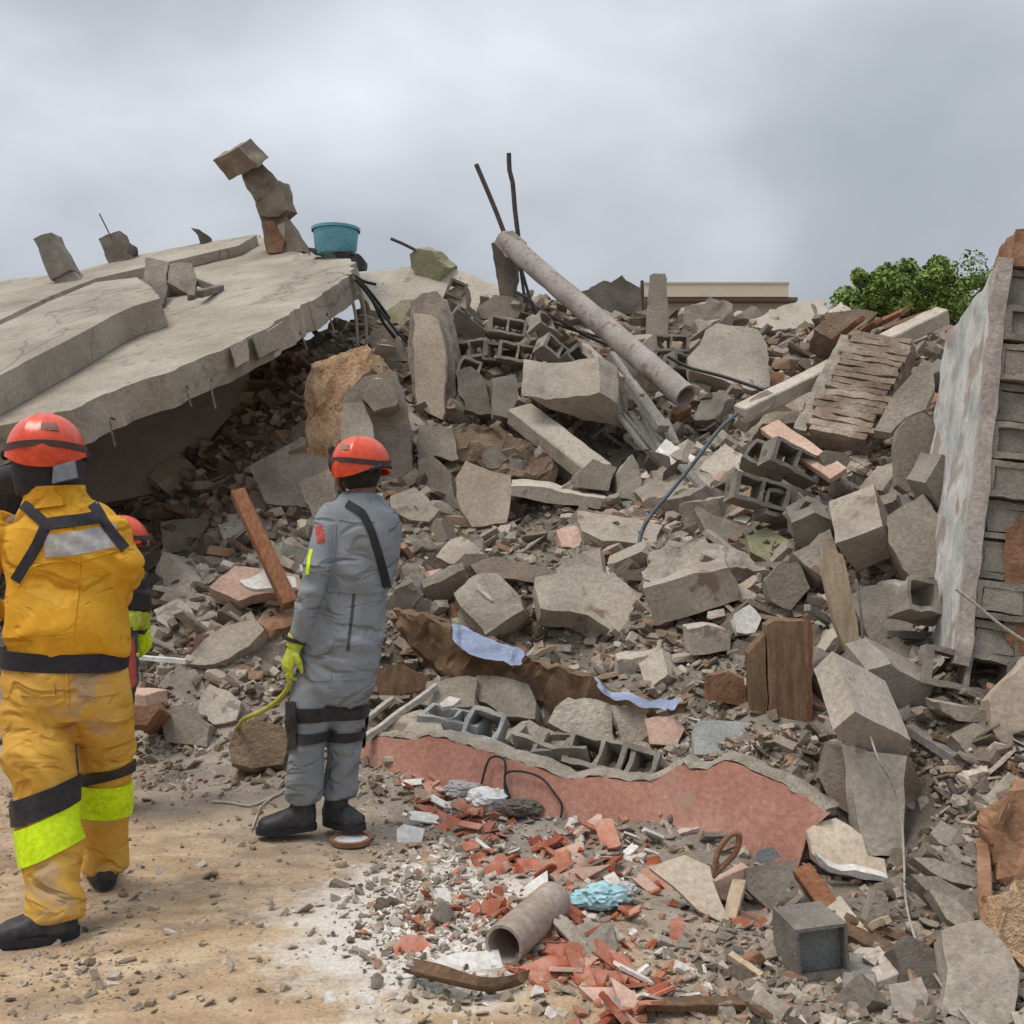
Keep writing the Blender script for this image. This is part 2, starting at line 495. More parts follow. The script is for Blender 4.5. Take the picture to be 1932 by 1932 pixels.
    t.links.new(bp.outputs[0], b.inputs['Normal'])
    MATS['ground'] = m


def N_map(t, src, a, b_):
    n = N(t, 'ShaderNodeMapRange', i_1=a, i_2=b_, i_3=0.0, i_4=1.0)
    t.links.new(src, n.inputs[0])
    return n.outputs[0]


ground_mat()

# ------------------------------------------------------------------ object helpers
WL = {}


def tag(o, label=None, cat=None, group=None, kind=None):
    if label:
        o['label'] = label
    if cat:
        o['category'] = cat
    if group:
        o['group'] = group
    if kind:
        o['kind'] = kind
    return o


def finish(me, angle=32, smooth=True):
    if smooth:
        me.shade_smooth()
        me.set_sharp_from_angle(angle=R(angle))
    else:
        me.shade_flat()


def to_mesh(bm, name):
    me = bpy.data.meshes.new(name)
    bmesh.ops.recalc_face_normals(bm, faces=bm.faces)
    bm.to_mesh(me)
    bm.free()
    return me


def obj(name, bm, m, parent=None, angle=32, smooth=True, origin=None):
    """bm holds world positions; links it as one object with its origin at its foot (or at its parent's)"""
    me = to_mesh(bm, name) if isinstance(bm, bmesh.types.BMesh) else bm
    if m:
        me.materials.append(MATS[m])
    co = np.empty(len(me.vertices) * 3)
    me.vertices.foreach_get('co', co)
    co = co.reshape(-1, 3)
    if parent is not None:
        loc = WL[parent.name]
    elif origin is not None:
        loc = Vector(origin)
    else:
        loc = Vector((co[:, 0].mean(), co[:, 1].mean(), co[:, 2].min()))
    co = co - np.array(loc)
    me.vertices.foreach_set('co', co.ravel())
    finish(me, angle, smooth)
    o = bpy.data.objects.new(name, me)
    COL.objects.link(o)
    if parent is not None:
        o.parent = parent
        WL[o.name] = loc
    else:
        o.location = loc
        WL[o.name] = loc
    return o


def empty(name, loc, label, cat, group=None):
    o = bpy.data.objects.new(name, None)
    COL.objects.link(o)
    o.location = loc
    o.empty_display_size = .1
    WL[o.name] = Vector(loc)
    return tag(o, label, cat, group)


def plane_hit(px, py, p0, n):
    r = ray(px, py)
    o = Vector((0, 0, CAMH))
    d = (p0 - o).dot(n) / r.dot(n)
    return o + r * d


def split_long(bm, L, it=6):
    for _ in range(it):
        es = [e for e in bm.edges if e.calc_length() > L]
        if not es:
            break
        bmesh.ops.subdivide_edges(bm, edges=es, cuts=1, use_grid_fill=False)
        bmesh.ops.triangulate(bm, faces=[f for f in bm.faces if len(f.verts) > 3])


def roughen(bm, amp, freq=6.0, n=None, flat=.3):
    """broken surfaces: every vertex wanders, along a flat face's normal only a little"""
    off = Vector((random.uniform(-50, 50), random.uniform(-50, 50), random.uniform(-50, 50)))
    for v in bm.verts:
        q = v.co * freq + off
        d = noise.noise_vector(q) * amp + noise.noise_vector(q * 2.9) * amp * .5
        if n is not None:
            k = d.dot(n)
            d = d - n * k * (1 - flat)
        v.co += d


HERO = []      # outlines already taken, for the loose rubble to respect


def prism_bm(pts, n, thick, d=None, p0=None, rough=.012, L=.09, jag=.012, freq=7.0, ext=None, flat=.25):
    """pts: outline in photograph units of the face turned to the camera; n: its outward normal; extruded away from the camera"""
    n = Vector(n).normalized()
    if p0 is None:
        low = max(pts, key=lambda p: p[1])
        gl = GD(low[0], min(low[1], 1990), 99) + .03
        d = gl - .01 if d is None else min(d, gl)
        p0 = P(low[0], low[1], d)
    fr = [plane_hit(x, y, p0, n) for x, y in pts]
    if jag:
        new = []
        for i, a in enumerate(fr):
            b = fr[(i + 1) % len(fr)]
            new.append(a)
            k = int((b - a).length / .09)
            for j in range(1, k):
                q = a.lerp(b, j / k)
                w = noise.noise_vector(q * 9 + Vector((3, 1, 7))) * jag * 1.6
                new.append(q + w - n * w.dot(n))
        fr = new
    ex = Vector(ext) if ext is not None else -n * thick
    bm = bmesh.new()
    A = [bm.verts.new(p) for p in fr]
    B = [bm.verts.new(p + ex) for p in fr]
    k = len(fr)
    bm.faces.new(A)
    bm.faces.new(B[::-1])
    for i in range(k):
        bm.faces.new((A[i], B[i], B[(i + 1) % k], A[(i + 1) % k]))
    bmesh.ops.triangulate(bm, faces=bm.faces)
    if rough:
        split_long(bm, L)
        roughen(bm, rough, freq, n, flat)
    return bm, p0, n


def chunk(name, label, cat, fr, pts, n=(0, -1, .2), thick=.2, m='concrete', d=None, rough=.017, L=.08, jag=.018, group=None, ext=None, parent=None, angle=32, hero=True, flat=.25):
    pts = Q(fr, pts)
    bm, p0, nn = prism_bm(pts, n, thick, d, None, rough, L, jag, 7.0, ext, flat)
    o = obj(name, bm, m, parent, angle)
    if parent is None:
        tag(o, label, cat, group)
    if hero:
        HERO.append((pts, p0.y))
    return o


def box_bm(c, ax, ay, az, bm=None):
    """c centre, half-axis vectors"""
    bm = bm or bmesh.new()
    vs = [bm.verts.new(c + ax * i + ay * j + az * k) for i in (-1, 1) for j in (-1, 1) for k in (-1, 1)]
    for f in ((0, 1, 3, 2), (4, 6, 7, 5), (0, 4, 5, 1), (2, 3, 7, 6), (0, 2, 6, 4), (1, 5, 7, 3)):
        bm.faces.new([vs[i] for i in f])
    return bm


def beam_bm(a, b, w, h, roll=0.0, rough=.006, L=.12):
    """a bar from a to b, w across, h high"""
    t = (b - a).normalized()
    up = Vector((0, 0, 1)) if abs(t.z) < .95 else Vector((0, 1, 0))
    s = t.cross(up).normalized()
    u = s.cross(t).normalized()
    q = Matrix.Rotation(roll, 3, t)
    s, u = q @ s, q @ u
    bm = box_bm((a + b) / 2, t * (b - a).length / 2, s * w / 2, u * h / 2)
    bmesh.ops.bevel(bm, geom=bm.edges[:], offset=min(w, h) * .08, segments=1, affect='EDGES')
    if rough:
        bmesh.ops.triangulate(bm, faces=bm.faces)
        split_long(bm, L)
        roughen(bm, rough, 8)
    return bm


def beam(name, label, cat, fr, a, b, w, h, m, da=None, db=None, roll=0.0, rough=.006, parent=None, group=None, lift=0.0):
    pa, pb = q1(fr, *a), q1(fr, *b)
    ga, gb_ = GD(pa[0], min(pa[1], 1990), 99) - .01, GD(pb[0], min(pb[1], 1990), 99) - .01
    da = min(da or 99, ga)
    db = min(db or 99, gb_)
    A, B = P(pa[0], pa[1], da), P(pb[0], pb[1], db)
    A.z += lift
    B.z += lift
    o = obj(name, beam_bm(A, B, w, h, roll, rough), m, parent)
    if parent is None:
        tag(o, label, cat, group)
    return o


def smooth_path(pts, sub=6):
    out_ = []
    k = len(pts)
    for i in range(k - 1):
        p0, p1, p2, p3 = pts[max(i - 1, 0)], pts[i], pts[i + 1], pts[min(i + 2, k - 1)]
        for j in range(sub):
            t = j / sub
            out_.append(.5 * ((2 * p1) + (p2 - p0) * t + (2 * p0 - 5 * p1 + 4 * p2 - p3) * t * t + (3 * p1 - p0 - 3 * p2 + p3) * t ** 3))
    out_.append(pts[-1])
    return out_


def loft(bm, rings, seg=16, V=Vector((0, 1, 0)), cap=True, sq=2.0):
    """rings: (centre, half width, half depth) -> closed tube of (super)ellipses"""
    k = len(rings)
    loops = []
    for i, (c, a, b) in enumerate(rings):
        t = (rings[min(i + 1, k - 1)][0] - rings[max(i - 1, 0)][0])
        t = t.normalized() if t.length > 1e-6 else Vector((0, 0, 1))
        v = V if abs(t.dot(V)) < .93 else Vector((0, 0, 1))
        s = t.cross(v).normalized()
        w = s.cross(t).normalized()
        lp = []
        for j in range(seg):
            g = 2 * math.pi * j / seg
            cg, sg = math.cos(g), math.sin(g)
            cg = math.copysign(abs(cg) ** (2 / sq), cg)
            sg = math.copysign(abs(sg) ** (2 / sq), sg)
            lp.append(bm.verts.new(c + s * a * cg + w * b * sg))
        loops.append(lp)
    for i in range(k - 1):
        for j in range(seg):
            bm.faces.new((loops[i][j], loops[i][(j + 1) % seg], loops[i + 1][(j + 1) % seg], loops[i + 1][j]))
    if cap:
        bm.faces.new(loops[0][::-1])
        bm.faces.new(loops[-1])
    return loops


def tube_bm(pts, r, seg=8, sub=6, bm=None):
    bm = bm or bmesh.new()
    path = smooth_path(pts, sub) if sub > 1 else pts
    loft(bm, [(p, r, r) for p in path], seg)
    return bm


def cable(name, label, cat, pts, r, m, parent=None, group=None, sub=6, seg=8):
    o = obj(name, tube_bm([Vector(p) for p in pts], r, seg, sub), m, parent, 50)
    if parent is None:
        tag(o, label, cat, group)
    return o


def cells_bm(xs, ys, solid, z0, z1):
    """a block with cavities: solid[i][j] cells of the grid xs x ys, run through from z0 to z1"""
    bm = bmesh.new()
    V_ = {}

    def v(x, y, z):
        key = (round(x, 5), round(y, 5), round(z, 5))
        if key not in V_:
            V_[key] = bm.verts.new(key)
        return V_[key]
    nx, ny = len(xs) - 1, len(ys) - 1

    def so(i, j):
        return 0 <= i < nx and 0 <= j < ny and solid[j][i]
    for j in range(ny):
        for i in range(nx):
            if not solid[j][i]:
                continue
            a, b, c, d = xs[i], xs[i + 1], ys[j], ys[j + 1]
            bm.faces.new((v(a, c, z1), v(b, c, z1), v(b, d, z1), v(a, d, z1)))
            bm.faces.new((v(a, d, z0), v(b, d, z0), v(b, c, z0), v(a, c, z0)))
            if not so(i - 1, j):
                bm.faces.new((v(a, c, z0), v(a, c, z1), v(a, d, z1), v(a, d, z0)))
            if not so(i + 1, j):
                bm.faces.new((v(b, d, z0), v(b, d, z1), v(b, c, z1), v(b, c, z0)))
            if not so(i, j - 1):
                bm.faces.new((v(b, c, z0), v(b, c, z1), v(a, c, z1), v(a, c, z0)))
            if not so(i, j + 1):
                bm.faces.new((v(a, d, z0), v(a, d, z1), v(b, d, z1), v(b, d, z0)))
    return bm


def block_mesh(kind):
    t = .028
    if kind == 0:       # two-cell block
        bm = cells_bm([-.195, -.167, -.014, .014, .167, .195], [-.095, -.067, .067, .095],
                      [[1] * 5, [1, 0, 1, 0, 1], [1] * 5], -.095, .095)
    elif kind == 1:     # half block, one cell
        bm = cells_bm([-.1, -.072, .072, .1], [-.095, -.067, .067, .095], [[1] * 3, [1, 0, 1], [1] * 3], -.095, .095)
    elif kind == 2:     # broken: an open end
        bm = cells_bm([-.195, -.167, -.014, .014, .12], [-.095, -.067, .067, .095],
                      [[1] * 4, [1, 0, 1, 0], [1, 1, 1, 0]], -.095, .095)
    else:               # face shell with stubs of webs
        bm = cells_bm([-.17, -.14, -.014, .014, .13, .16], [-.05, -.02, .05],
                      [[1] * 5, [1, 0, 1, 0, 1]], -.09, .09)
    bmesh.ops.triangulate(bm, faces=bm.faces)
    split_long(bm, .075)
    for f_ in range(3 if kind < 2 else 5):      # knocked corners
        bm.verts.ensure_lookup_table()
        vv_ = random.choice(bm.verts)
        c_ = vv_.co.copy()
        for w_ in bm.verts:
            q_ = (w_.co - c_).length
            if q_ < .06:
                w_.co *= 1 - .22 * (1 - q_ / .06)
    roughen(bm, .009 if kind < 2 else .014, 12)
    me = to_mesh(bm, 'hollow_block')
    me.materials.append(MATS['block_grey'])
    finish(me, 35)
    return me


def lathe_bm(prof, c, seg=40, axis=None, close=False):
    """prof: (radius, height) pairs round the axis through c"""
    bm = bmesh.new()
    q = Matrix.Identity(3)
    if axis is not None:
        q = Vector((0, 0, 1)).rotation_difference(Vector(axis)).to_matrix()
    loops = []
    for r, z in prof:
        loops.append([bm.verts.new(Vector(c) + q @ Vector((r * math.cos(2 * math.pi * j / seg), r * math.sin(2 * math.pi * j / seg), z))) for j in range(seg)])
    for a, b in zip(loops[:-1], loops[1:]):
        for j in range(seg):
            bm.faces.new((a[j], a[(j + 1) % seg], b[(j + 1) % seg], b[j]))
    if close:
        for j in range(seg):
            a, b = loops[-1], loops[0]
            bm.faces.new((a[j], a[(j + 1) % seg], b[(j + 1) % seg], b[j]))
    else:
        bm.faces.new(loops[0][::-1])
        bm.faces.new(loops[-1])
    return bm
# ================================================================== THE SETTING
gb = bmesh.new()
for x, y in ((-1500, -1500), (1500, -1500), (1500, 1500), (-1500, 1500)):
    gb.verts.new((x, y, -.05))
gb.faces.new(gb.verts[:])
g = obj('ground', gb, 'ground', origin=(0, 0, 0))
tag(g, 'dusty ground reaching away to the horizon', 'ground', kind='structure')
nx, ny = len(GX), len(GY)
me = bpy.data.meshes.new('rubble_ground')
vv = [(GX[i], GY[j], HG[j, i]) for j in range(ny) for i in range(nx)]
ff = [(j * nx + i, j * nx + i + 1, (j + 1) * nx + i + 1, (j + 1) * nx + i) for j in range(ny - 1) for i in range(nx - 1)]
me.from_pydata(vv, [], ff)
me.materials.append(MATS['ground'])
me.shade_smooth()
terrain = bpy.data.objects.new('rubble_ground', me)
COL.objects.link(terrain)
tag(terrain, 'tan trodden yard rising into a heap of grey dust', 'ground', kind='structure')

# ================================================================== THE FALLEN ROOF ON THE LEFT
A0, B0, C0 = P(0, 810, 7.0), P(655, 500, 11.0), P(0, 530, 14.0)
NR = (B0 - A0).cross(C0 - A0).normalized()
if NR.z < 0:
    NR = -NR


def onroof(fr, x, y, up=0.0):
    px, py = q1(fr, x, y)
    return plane_hit(px, py, A0 + NR * up, NR)


def roof_sheet(name, fr, pts, up, thick, m, parent=None, label=None, cat=None, rough=.010, L=.16, jag=.03):
    bm, p0, n = prism_bm(Q(fr, pts), NR, thick, None, A0 + NR * up, rough, L, jag, 5.0, None, .12)
    o = obj(name, bm, m, parent)
    if parent is None:
        tag(o, label, cat)
    return o


roof = empty('roof_slab', onroof(1, 600, 1440), 'huge cracked concrete roof slab fallen at a slant on the left', 'roof slab')
ROOF = [(-300, 1720), (0, 1625), (350, 1550), (620, 1430), (820, 1370), (1000, 1290), (1160, 1225), (1180, 1215), (1290, 1160), (1600, 980), (1775, 860),
        (1765, 800), (1500, 755), (1340, 690), (1300, 662), (1000, 710), (700, 765), (380, 850), (0, 900), (-300, 950)]
roof_sheet('slab', 1, ROOF, 0, .26, 'roof_concrete', roof, rough=.016, L=.12, jag=.045)
for x_, y_, l_ in ((520, 1500, .35), (900, 1345, .28), (1020, 1310, .4), (1480, 1080, .3), (1620, 990, .35)):
    q_ = onroof(1, x_, y_) - NR * .13
    obj('rebar', tube_bm([q_ + Vector((0, .1, 0)), q_ + Vector((.05, -.12, -.02)), q_ + Vector((.12, -.2, -l_ * .6))], .008, 6), 'steel_rust', roof)
roof_sheet('upper_layer', 1, [(-300, 1520), (0, 1372), (200, 1268), (400, 1165), (560, 1075), (680, 1022), (805, 985), (760, 930), (690, 880), (480, 905), (250, 1000), (0, 1120), (-300, 1200)],
           .255, .25, 'roof_concrete', roof, rough=.006, jag=.012)
roof_sheet('rear_layer', 1, [(-300, 1170), (0, 1095), (250, 975), (480, 885), (690, 838), (900, 790), (1200, 720), (1290, 668), (1000, 716), (700, 770), (380, 855), (0, 905), (-300, 955)],
           .12, .115, 'roof_concrete', roof, rough=.006, jag=.012)
# end of a beam and a notch on the broken front edge
for k, pts in enumerate([[(1165, 1235), (1245, 1190), (1250, 1300), (1190, 1330)], [(1270, 1180), (1420, 1100), (1420, 1235), (1310, 1290)]]):
    p0 = onroof(1, *pts[0]) + Vector((0, -.03, -.03))
    bm, _, _ = prism_bm(Q(1, pts), (.35, -.9, -.05), .3, None, p0, .012, .08, .02)
    obj('edge_lump', bm, ['concrete_pale', 'roof_concrete'][k], roof)


mat('block_brown', [(.15, .12, .09), (.22, .18, .14), (.31, .265, .215)], 5, .7, pits=40, fine=60, bdist=.01, rand=.1)


def stub(name, label, polys, base, m='block_grey', n=(-.12, -1, .08), th=.2):
    p = onroof(1, *base)
    t = empty(name, p, label, 'block column')
    for i, pl in enumerate(polys):
        bm, _, _ = prism_bm(Q(1, pl), n if not isinstance(n, list) else n[i], th, p.y, None, .016, .08, .014)
        # keep every block of the stub at the stub's own distance
        obj('block', bm, m, t)
    return t, p


t1, p = stub('block_stub', 'two mortared blocks leaning on the roof at far left', [[(275, 885), (365, 840), (418, 925), (312, 980)], [(165, 690), (262, 650), (365, 842), (255, 892)]], (350, 960))
t2, p2 = stub('block_stub', 'short ragged block stub with a wire, second on the roof', [[(495, 690), (535, 665), (600, 645), (615, 690), (650, 705), (640, 760), (705, 815), (660, 845), (560, 858), (530, 770)]], (620, 850), 'concrete_dark')
d2 = p2.y
cable('wire', '', '', [P(*q1(1, 560, 680), d2), P(*q1(1, 530, 620), d2), P(*q1(1, 500, 560), d2)], .008, 'steel_rust', t2)
t3, p3 = stub('broken_upstand', 'pale upright slab piece with a block, bridging a crack in the roof', [[(735, 778), (850, 805), (835, 930), (800, 985), (700, 1015), (692, 1000)], [(852, 812), (960, 806), (988, 870), (962, 972), (842, 906)]],
              (760, 1000), 'concrete', [(-.2, -.95, .25), (.3, -.9, .3)], .16)
t3['category'] = 'upstand'
for a, b in (((975, 905), (960, 985)), ((980, 900), (1100, 945)), ((1000, 965), (1110, 935)), ((830, 940), (805, 1030))):
    obj('leg', beam_bm(onroof(1, *a, .1), onroof(1, *b, .02), .07, .07), 'concrete_dark', t3)
stub('block_stub', 'tiny broken stump on the far edge of the roof', [[(962, 630), (1005, 640), (1040, 665), (1035, 708), (1005, 712), (995, 670)]], (1020, 712), 'concrete_dark')
tall, p5 = stub('block_column', 'tall crooked column of hollow blocks leaning left against the sky',
                [[(1330, 700), (1306, 560), (1400, 525), (1452, 590), (1492, 660), (1530, 750), (1345, 765)],
                 [(1270, 470), (1340, 430), (1402, 392), (1440, 540), (1400, 575), (1302, 570)],
                 [(1212, 350), (1305, 285), (1398, 392), (1370, 450), (1290, 492)],
                 [(1072, 290), (1205, 225), (1300, 322), (1225, 358), (1150, 390)]], (1400, 758), 'block_brown',
                [(-.2, -.9, .2), (-.2, -.9, -.1), (.1, -.9, .1), (-.25, -.75, -.6)], .30)
bm, _, _ = prism_bm(Q(1, [(1395, 620), (1440, 600), (1515, 745), (1440, 755)]), (.2, -.95, .2), .2, p5.y - .03, None, .01, .08, .01)
obj('mortar_face', bm, 'concrete_pale', tall)
bm, _, _ = prism_bm(Q(1, [(1330, 600), (1375, 585), (1430, 700), (1420, 752), (1345, 756)]), (-.2, -.95, .2), .06, p5.y - .06, None, .02, .06, .014)
obj('mortar_face', bm, 'clay_brown', tall)

# blue tub on the tip of the roof
tb = onroof(1, 1690, 772)
tub = empty('tub', tb, 'round light blue plastic tub standing on the roof tip', 'tub')
s = tb.y / F * .375
obj('bowl', lathe_bm([(.001, .012), (88 * s, .012), (104 * s, .06), (113 * s, 122 * s), (119 * s, 122 * s), (119 * s, 132 * s), (110 * s, 133 * s), (100 * s, .07), (84 * s, .03), (.001, .03)], tb, 40), 'tub_blue', tub, 40)
obj('rim', lathe_bm([(113 * s, 122 * s), (122 * s, 122 * s), (123 * s, 136 * s), (113 * s, 137 * s)], tb, 40, close=True), 'tub_blue', tub, 40)
chunk('rubber_scrap', 'dark lump hanging at the roof tip beside the blue tub', 'scrap', 1, [(1755, 765), (1800, 760), (1840, 800), (1835, 835), (1790, 840)], (0, -1, 0), .12, 'plastic_dark', d=tb.y - .1, rough=.02, L=.05)
beam('board', 'thin dark board lying under the blue tub', 'board', 1, (1570, 750), (1790, 772), .25, .03, 'plastic_dark', da=tb.y + .05, db=tb.y - .02)
dd = onroof(1, 1775, 860).y
for k, (pts, m) in enumerate([([(1745, 860), (1765, 960), (1790, 1080), (1800, 1225)], 'rope_white'), ([(1775, 870), (1815, 960), (1838, 1080), (1845, 1225)], 'rope_white'),
                              ([(1770, 865), (1840, 930), (1905, 1010), (1960, 1090)], 'cable_black'), ([(1780, 870), (1830, 900), (1890, 915)], 'cable_black'),
                              ([(1790, 890), (1870, 990), (1930, 1110), (2010, 1210)], 'cable_black')]):
    cable('reinforcing_wire', ['pale wire hanging straight down from the roof tip', 'second pale wire hanging from the roof tip, the right one', 'black wire curling out of the roof tip over the rubble',
                               'short black wire sticking out right from the roof tip', 'long black wire drooping from the roof tip onto the heap'][k], 'wire',
          [P(*q1(1, *p_), dd - .05 + .1 * j) for j, p_ in enumerate(pts)], .016, m)

# hollow under the roof
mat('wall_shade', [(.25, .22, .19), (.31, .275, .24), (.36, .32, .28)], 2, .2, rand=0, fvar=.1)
chunk('fallen_or_added_wall', 'smooth dark wall panel lying in the shade under the roof', 'wall panel', 1, [(250, 1640), (700, 1420), (1230, 1280), (1270, 1460), (1060, 1690), (960, 1760), (800, 1960), (250, 2080)], (.25, -.9, .3), .18, 'wall_shade', d=9.9, rough=.004, jag=.01)
chunk('fallen_or_added_wall', 'added dark panel closing the back of the hollow under the roof', 'wall panel', 1, [(-500, 1500), (1300, 1000), (1600, 1250), (1350, 1500), (-500, 2300)], (.1, -1, .1), .2, 'concrete_dark', d=11.2, hero=False)  # panel added to close the back of the hollow and keep it dark
# unseen wall added beside the roof's low side to keep the hollow dark
sw = bmesh.new()
box_bm(Vector((-4.75, 9.2, 1.4)), Vector((.1, 0, 0)), Vector((0, 1.9, 0)), Vector((0, 0, 1.0)), sw)
bmesh.ops.triangulate(sw, faces=sw.faces)
split_long(sw, .3)
roughen(sw, .02, 3)
tag(obj('added_side_wall', sw, 'concrete'), 'added unseen wall closing the low side under the fallen roof', 'wall')

# ================================================================== MIDDLE OF THE HEAP
chunk('earth_wall', 'tall orange earth face of a broken wall behind the man in grey', 'wall', 2, [(150, 1105), (290, 1050), (390, 1030), (425, 1130), (320, 1250), (290, 1440), (270, 1640), (130, 1640), (120, 1450), (108, 1260)], (-.25, -1, .15), .55, 'dirt_ochre', d=9.0, rough=.05, L=.07, jag=.03, flat=.9)
col2 = empty('broken_column', P(*q1(2, 520, 1690), 8.9), 'grey broken wall pier with rounded lump behind the red helmet', 'pier')
for pts, m, th, dd_, rg in [([(395, 1165), (540, 1140), (575, 1260), (600, 1400), (620, 1690), (500, 1700), (300, 1660), (270, 1480), (300, 1250)], 'concrete', .45, 8.95, .02),
                            ([(378, 1260), (430, 1180), (520, 1188), (555, 1300), (500, 1330), (440, 1338)], 'concrete', .2, 8.7, .03),
                            ([(290, 1300), (380, 1290), (430, 1400), (440, 1560), (270, 1560)], 'concrete_pale', .1, 8.75, .01)]:
    bm, _, _ = prism_bm(Q(2, pts), (.05, -1, .1), th, dd_, None, rg, .08, .02)
    obj('pier_piece', bm, m, col2)
HERO.append((Q(2, [(108, 1040), (420, 1020), (620, 1200), (620, 1700), (110, 1640)]), 8.6))
chunk('stone_plate', 'angular grey plate leaning left of the red-helmeted man\'s shoulder', 'plate', 2, [(75, 1680), (160, 1635), (242, 1600), (255, 1740), (185, 1835), (150, 1835)], (-.1, -1, .4), .1, 'concrete', d=8.3)

pc = empty('broken_pillar', P(*q1(2, 700, 1385), 10.0), 'upright broken pillar with a flat pale yellow face', 'pillar')
for pts, m, th, dd_, rg in [([(612, 830), (660, 780), (740, 775), (775, 850), (800, 1000), (825, 1200), (800, 1385), (620, 1310), (600, 1000)], 'concrete', .4, 10.1, .03),
                            ([(622, 875), (700, 880), (735, 895), (755, 980), (775, 1085), (758, 1375), (690, 1345), (640, 1300), (625, 1100)], 'plaster_tan', .1, 9.98, .006)]:
    bm, _, _ = prism_bm(Q(2, pts), (-.15, -1, .08), th, dd_, None, rg, .08, .016)
    obj('pillar_face' if m == 'plaster_tan' else 'pillar_core', bm, m, pc)
HERO.append((Q(2, [(600, 770), (830, 780), (830, 1390), (600, 1390)]), 9.8))
hr = empty('concrete_chunk', P(*q1(2, 680, 720), 12.2), 'grey concrete lump with a rebar spike on the skyline beside the tub', 'concrete chunk')
bm, _, _ = prism_bm(Q(2, [(603, 595), (640, 565), (705, 582), (770, 655), (745, 722), (660, 720), (612, 655)]), (-.3, -.9, -.2), .4, 12.1, None, .03, .1, .02)
obj('lump', bm, 'moss_concrete', hr)
cable('rebar', '', '', [P(*q1(2, 630, 575), 12.1), P(*q1(2, 570, 545), 12.1), P(*q1(2, 515, 522), 12.1)], .018, 'steel_rust', hr, sub=2)
chunk('concrete_slab', 'pale concrete slab sloping along the skyline between tub and pipe', 'slab', 2, [(330, 690), (560, 660), (780, 648), (1000, 735), (1210, 800), (1500, 965), (1440, 1010), (1200, 930), (900, 880), (420, 860)], (.1, -.65, .75), .2, 'concrete_pale', d=12.6, rough=.014, jag=.03)
for k, (pts, m, d_) in enumerate([([(770, 780), (830, 740), (880, 745), (870, 850), (790, 815)], 'concrete', 11.3), ([(920, 850), (1000, 790), (1090, 800), (1150, 830), (1130, 890), (940, 900)], 'concrete', 11.5),
                                  ([(500, 860), (560, 810), (620, 810), (600, 900), (520, 920)], 'moss_concrete', 11.2), ([(420, 960), (500, 920), (560, 1000), (600, 1100), (480, 1090), (410, 1010)], 'concrete', 10.6)]):
    chunk('concrete_chunk', ['holed grey lump on the crest right of the pillar top', 'flat grey chunk at the foot of the upright stump', 'mossy chunk tucked left of the pillar top', 'grey chunk wedged between hanging wires and pillar'][k], 'concrete chunk', 2, pts, (-.1, -.9, .3), .3, m, d=d_, rough=.02)

stump = chunk('concrete_stump', 'dark upright concrete stump under the top end of the pipe', 'stump', 2, [(985, 545), (1050, 520), (1105, 570), (1088, 830), (1035, 830), (1015, 700)], (-.25, -1, 0), .22, 'concrete_dark', d=11.55, rough=.012)
# the long pipe
pa, pb = P(*q1(2, 1050, 528), 11.5), P(*q1(2, 1905, 1268), 9.5)
ax = (pb - pa).normalized()
Lp = (pb - pa).length
rp = .112
pipe = empty('pipe', pb, 'long grey concrete pipe slanting down across the heap', 'pipe')
pbm = lathe_bm([(rp * .82, 0), (rp * .98, 0), (rp, .03), (rp * .97, Lp * .3), (rp, Lp * .6), (rp * 1.03, Lp), (rp * .84, Lp), (rp * .80, Lp * .5)], pa, 28, ax, close=True)
split = [e for e in pbm.edges if e.calc_length() > .3]
bmesh.ops.subdivide_edges(pbm, edges=split, cuts=10, use_grid_fill=True)
roughen(pbm, .008, 5)
obj('barrel', pbm, 'pipe_grey', pipe, 60)
obj('end_plug', lathe_bm([(.001, 0), (rp * .83, 0), (rp * .83, .02), (.001, .02)], pa + ax * .5, 28, ax), 'concrete_dark', pipe)
bm, _, _ = prism_bm(Q(2, [(1000, 540), (1040, 495), (1090, 485), (1120, 520), (1100, 590), (1060, 610)]), (-.5, -.8, .1), .16, 11.35, None, .02, .06, .02)
obj('broken_rim', bm, 'pipe_grey', pipe)
for k, (pts, d_) in enumerate([([(918, 172), (960, 270), (1010, 390), (1050, 495)], 11.6), ([(1072, 120), (1075, 200), (1090, 260), (1100, 380), (1116, 510)], 11.6)]):
    cable('rebar', ['long bare rebar leaning left above the pipe end', 'long kinked rebar standing upright above the pipe end'][k], 'rebar', [P(*q1(2, *p_), d_) for p_ in pts], .026, 'steel_rust', sub=2)
for k, (pts, d_) in enumerate([([(1125, 640), (1140, 760), (1165, 900)], 11.6), ([(1100, 770), (1180, 820), (1210, 890)], 11.4), ([(1130, 660), (1170, 800), (1200, 880)], 11.5),
                               ([(1210, 850), (1330, 920), (1480, 1000), (1700, 1080)], 10.8), ([(1230, 900), (1400, 960), (1560, 1000)], 10.9)]):
    cable('rebar', ['bent rebar running down behind the stump', 'short rebar hook at the foot of the stump', 'rebar crossing behind the pipe below its top', 'long thin rebar sloping under the pipe', 'second thin rebar sloping just below the long one'][k], 'rebar', [P(*q1(2, *p_), d_) for p_ in pts], .017, 'steel_rust', sub=3)

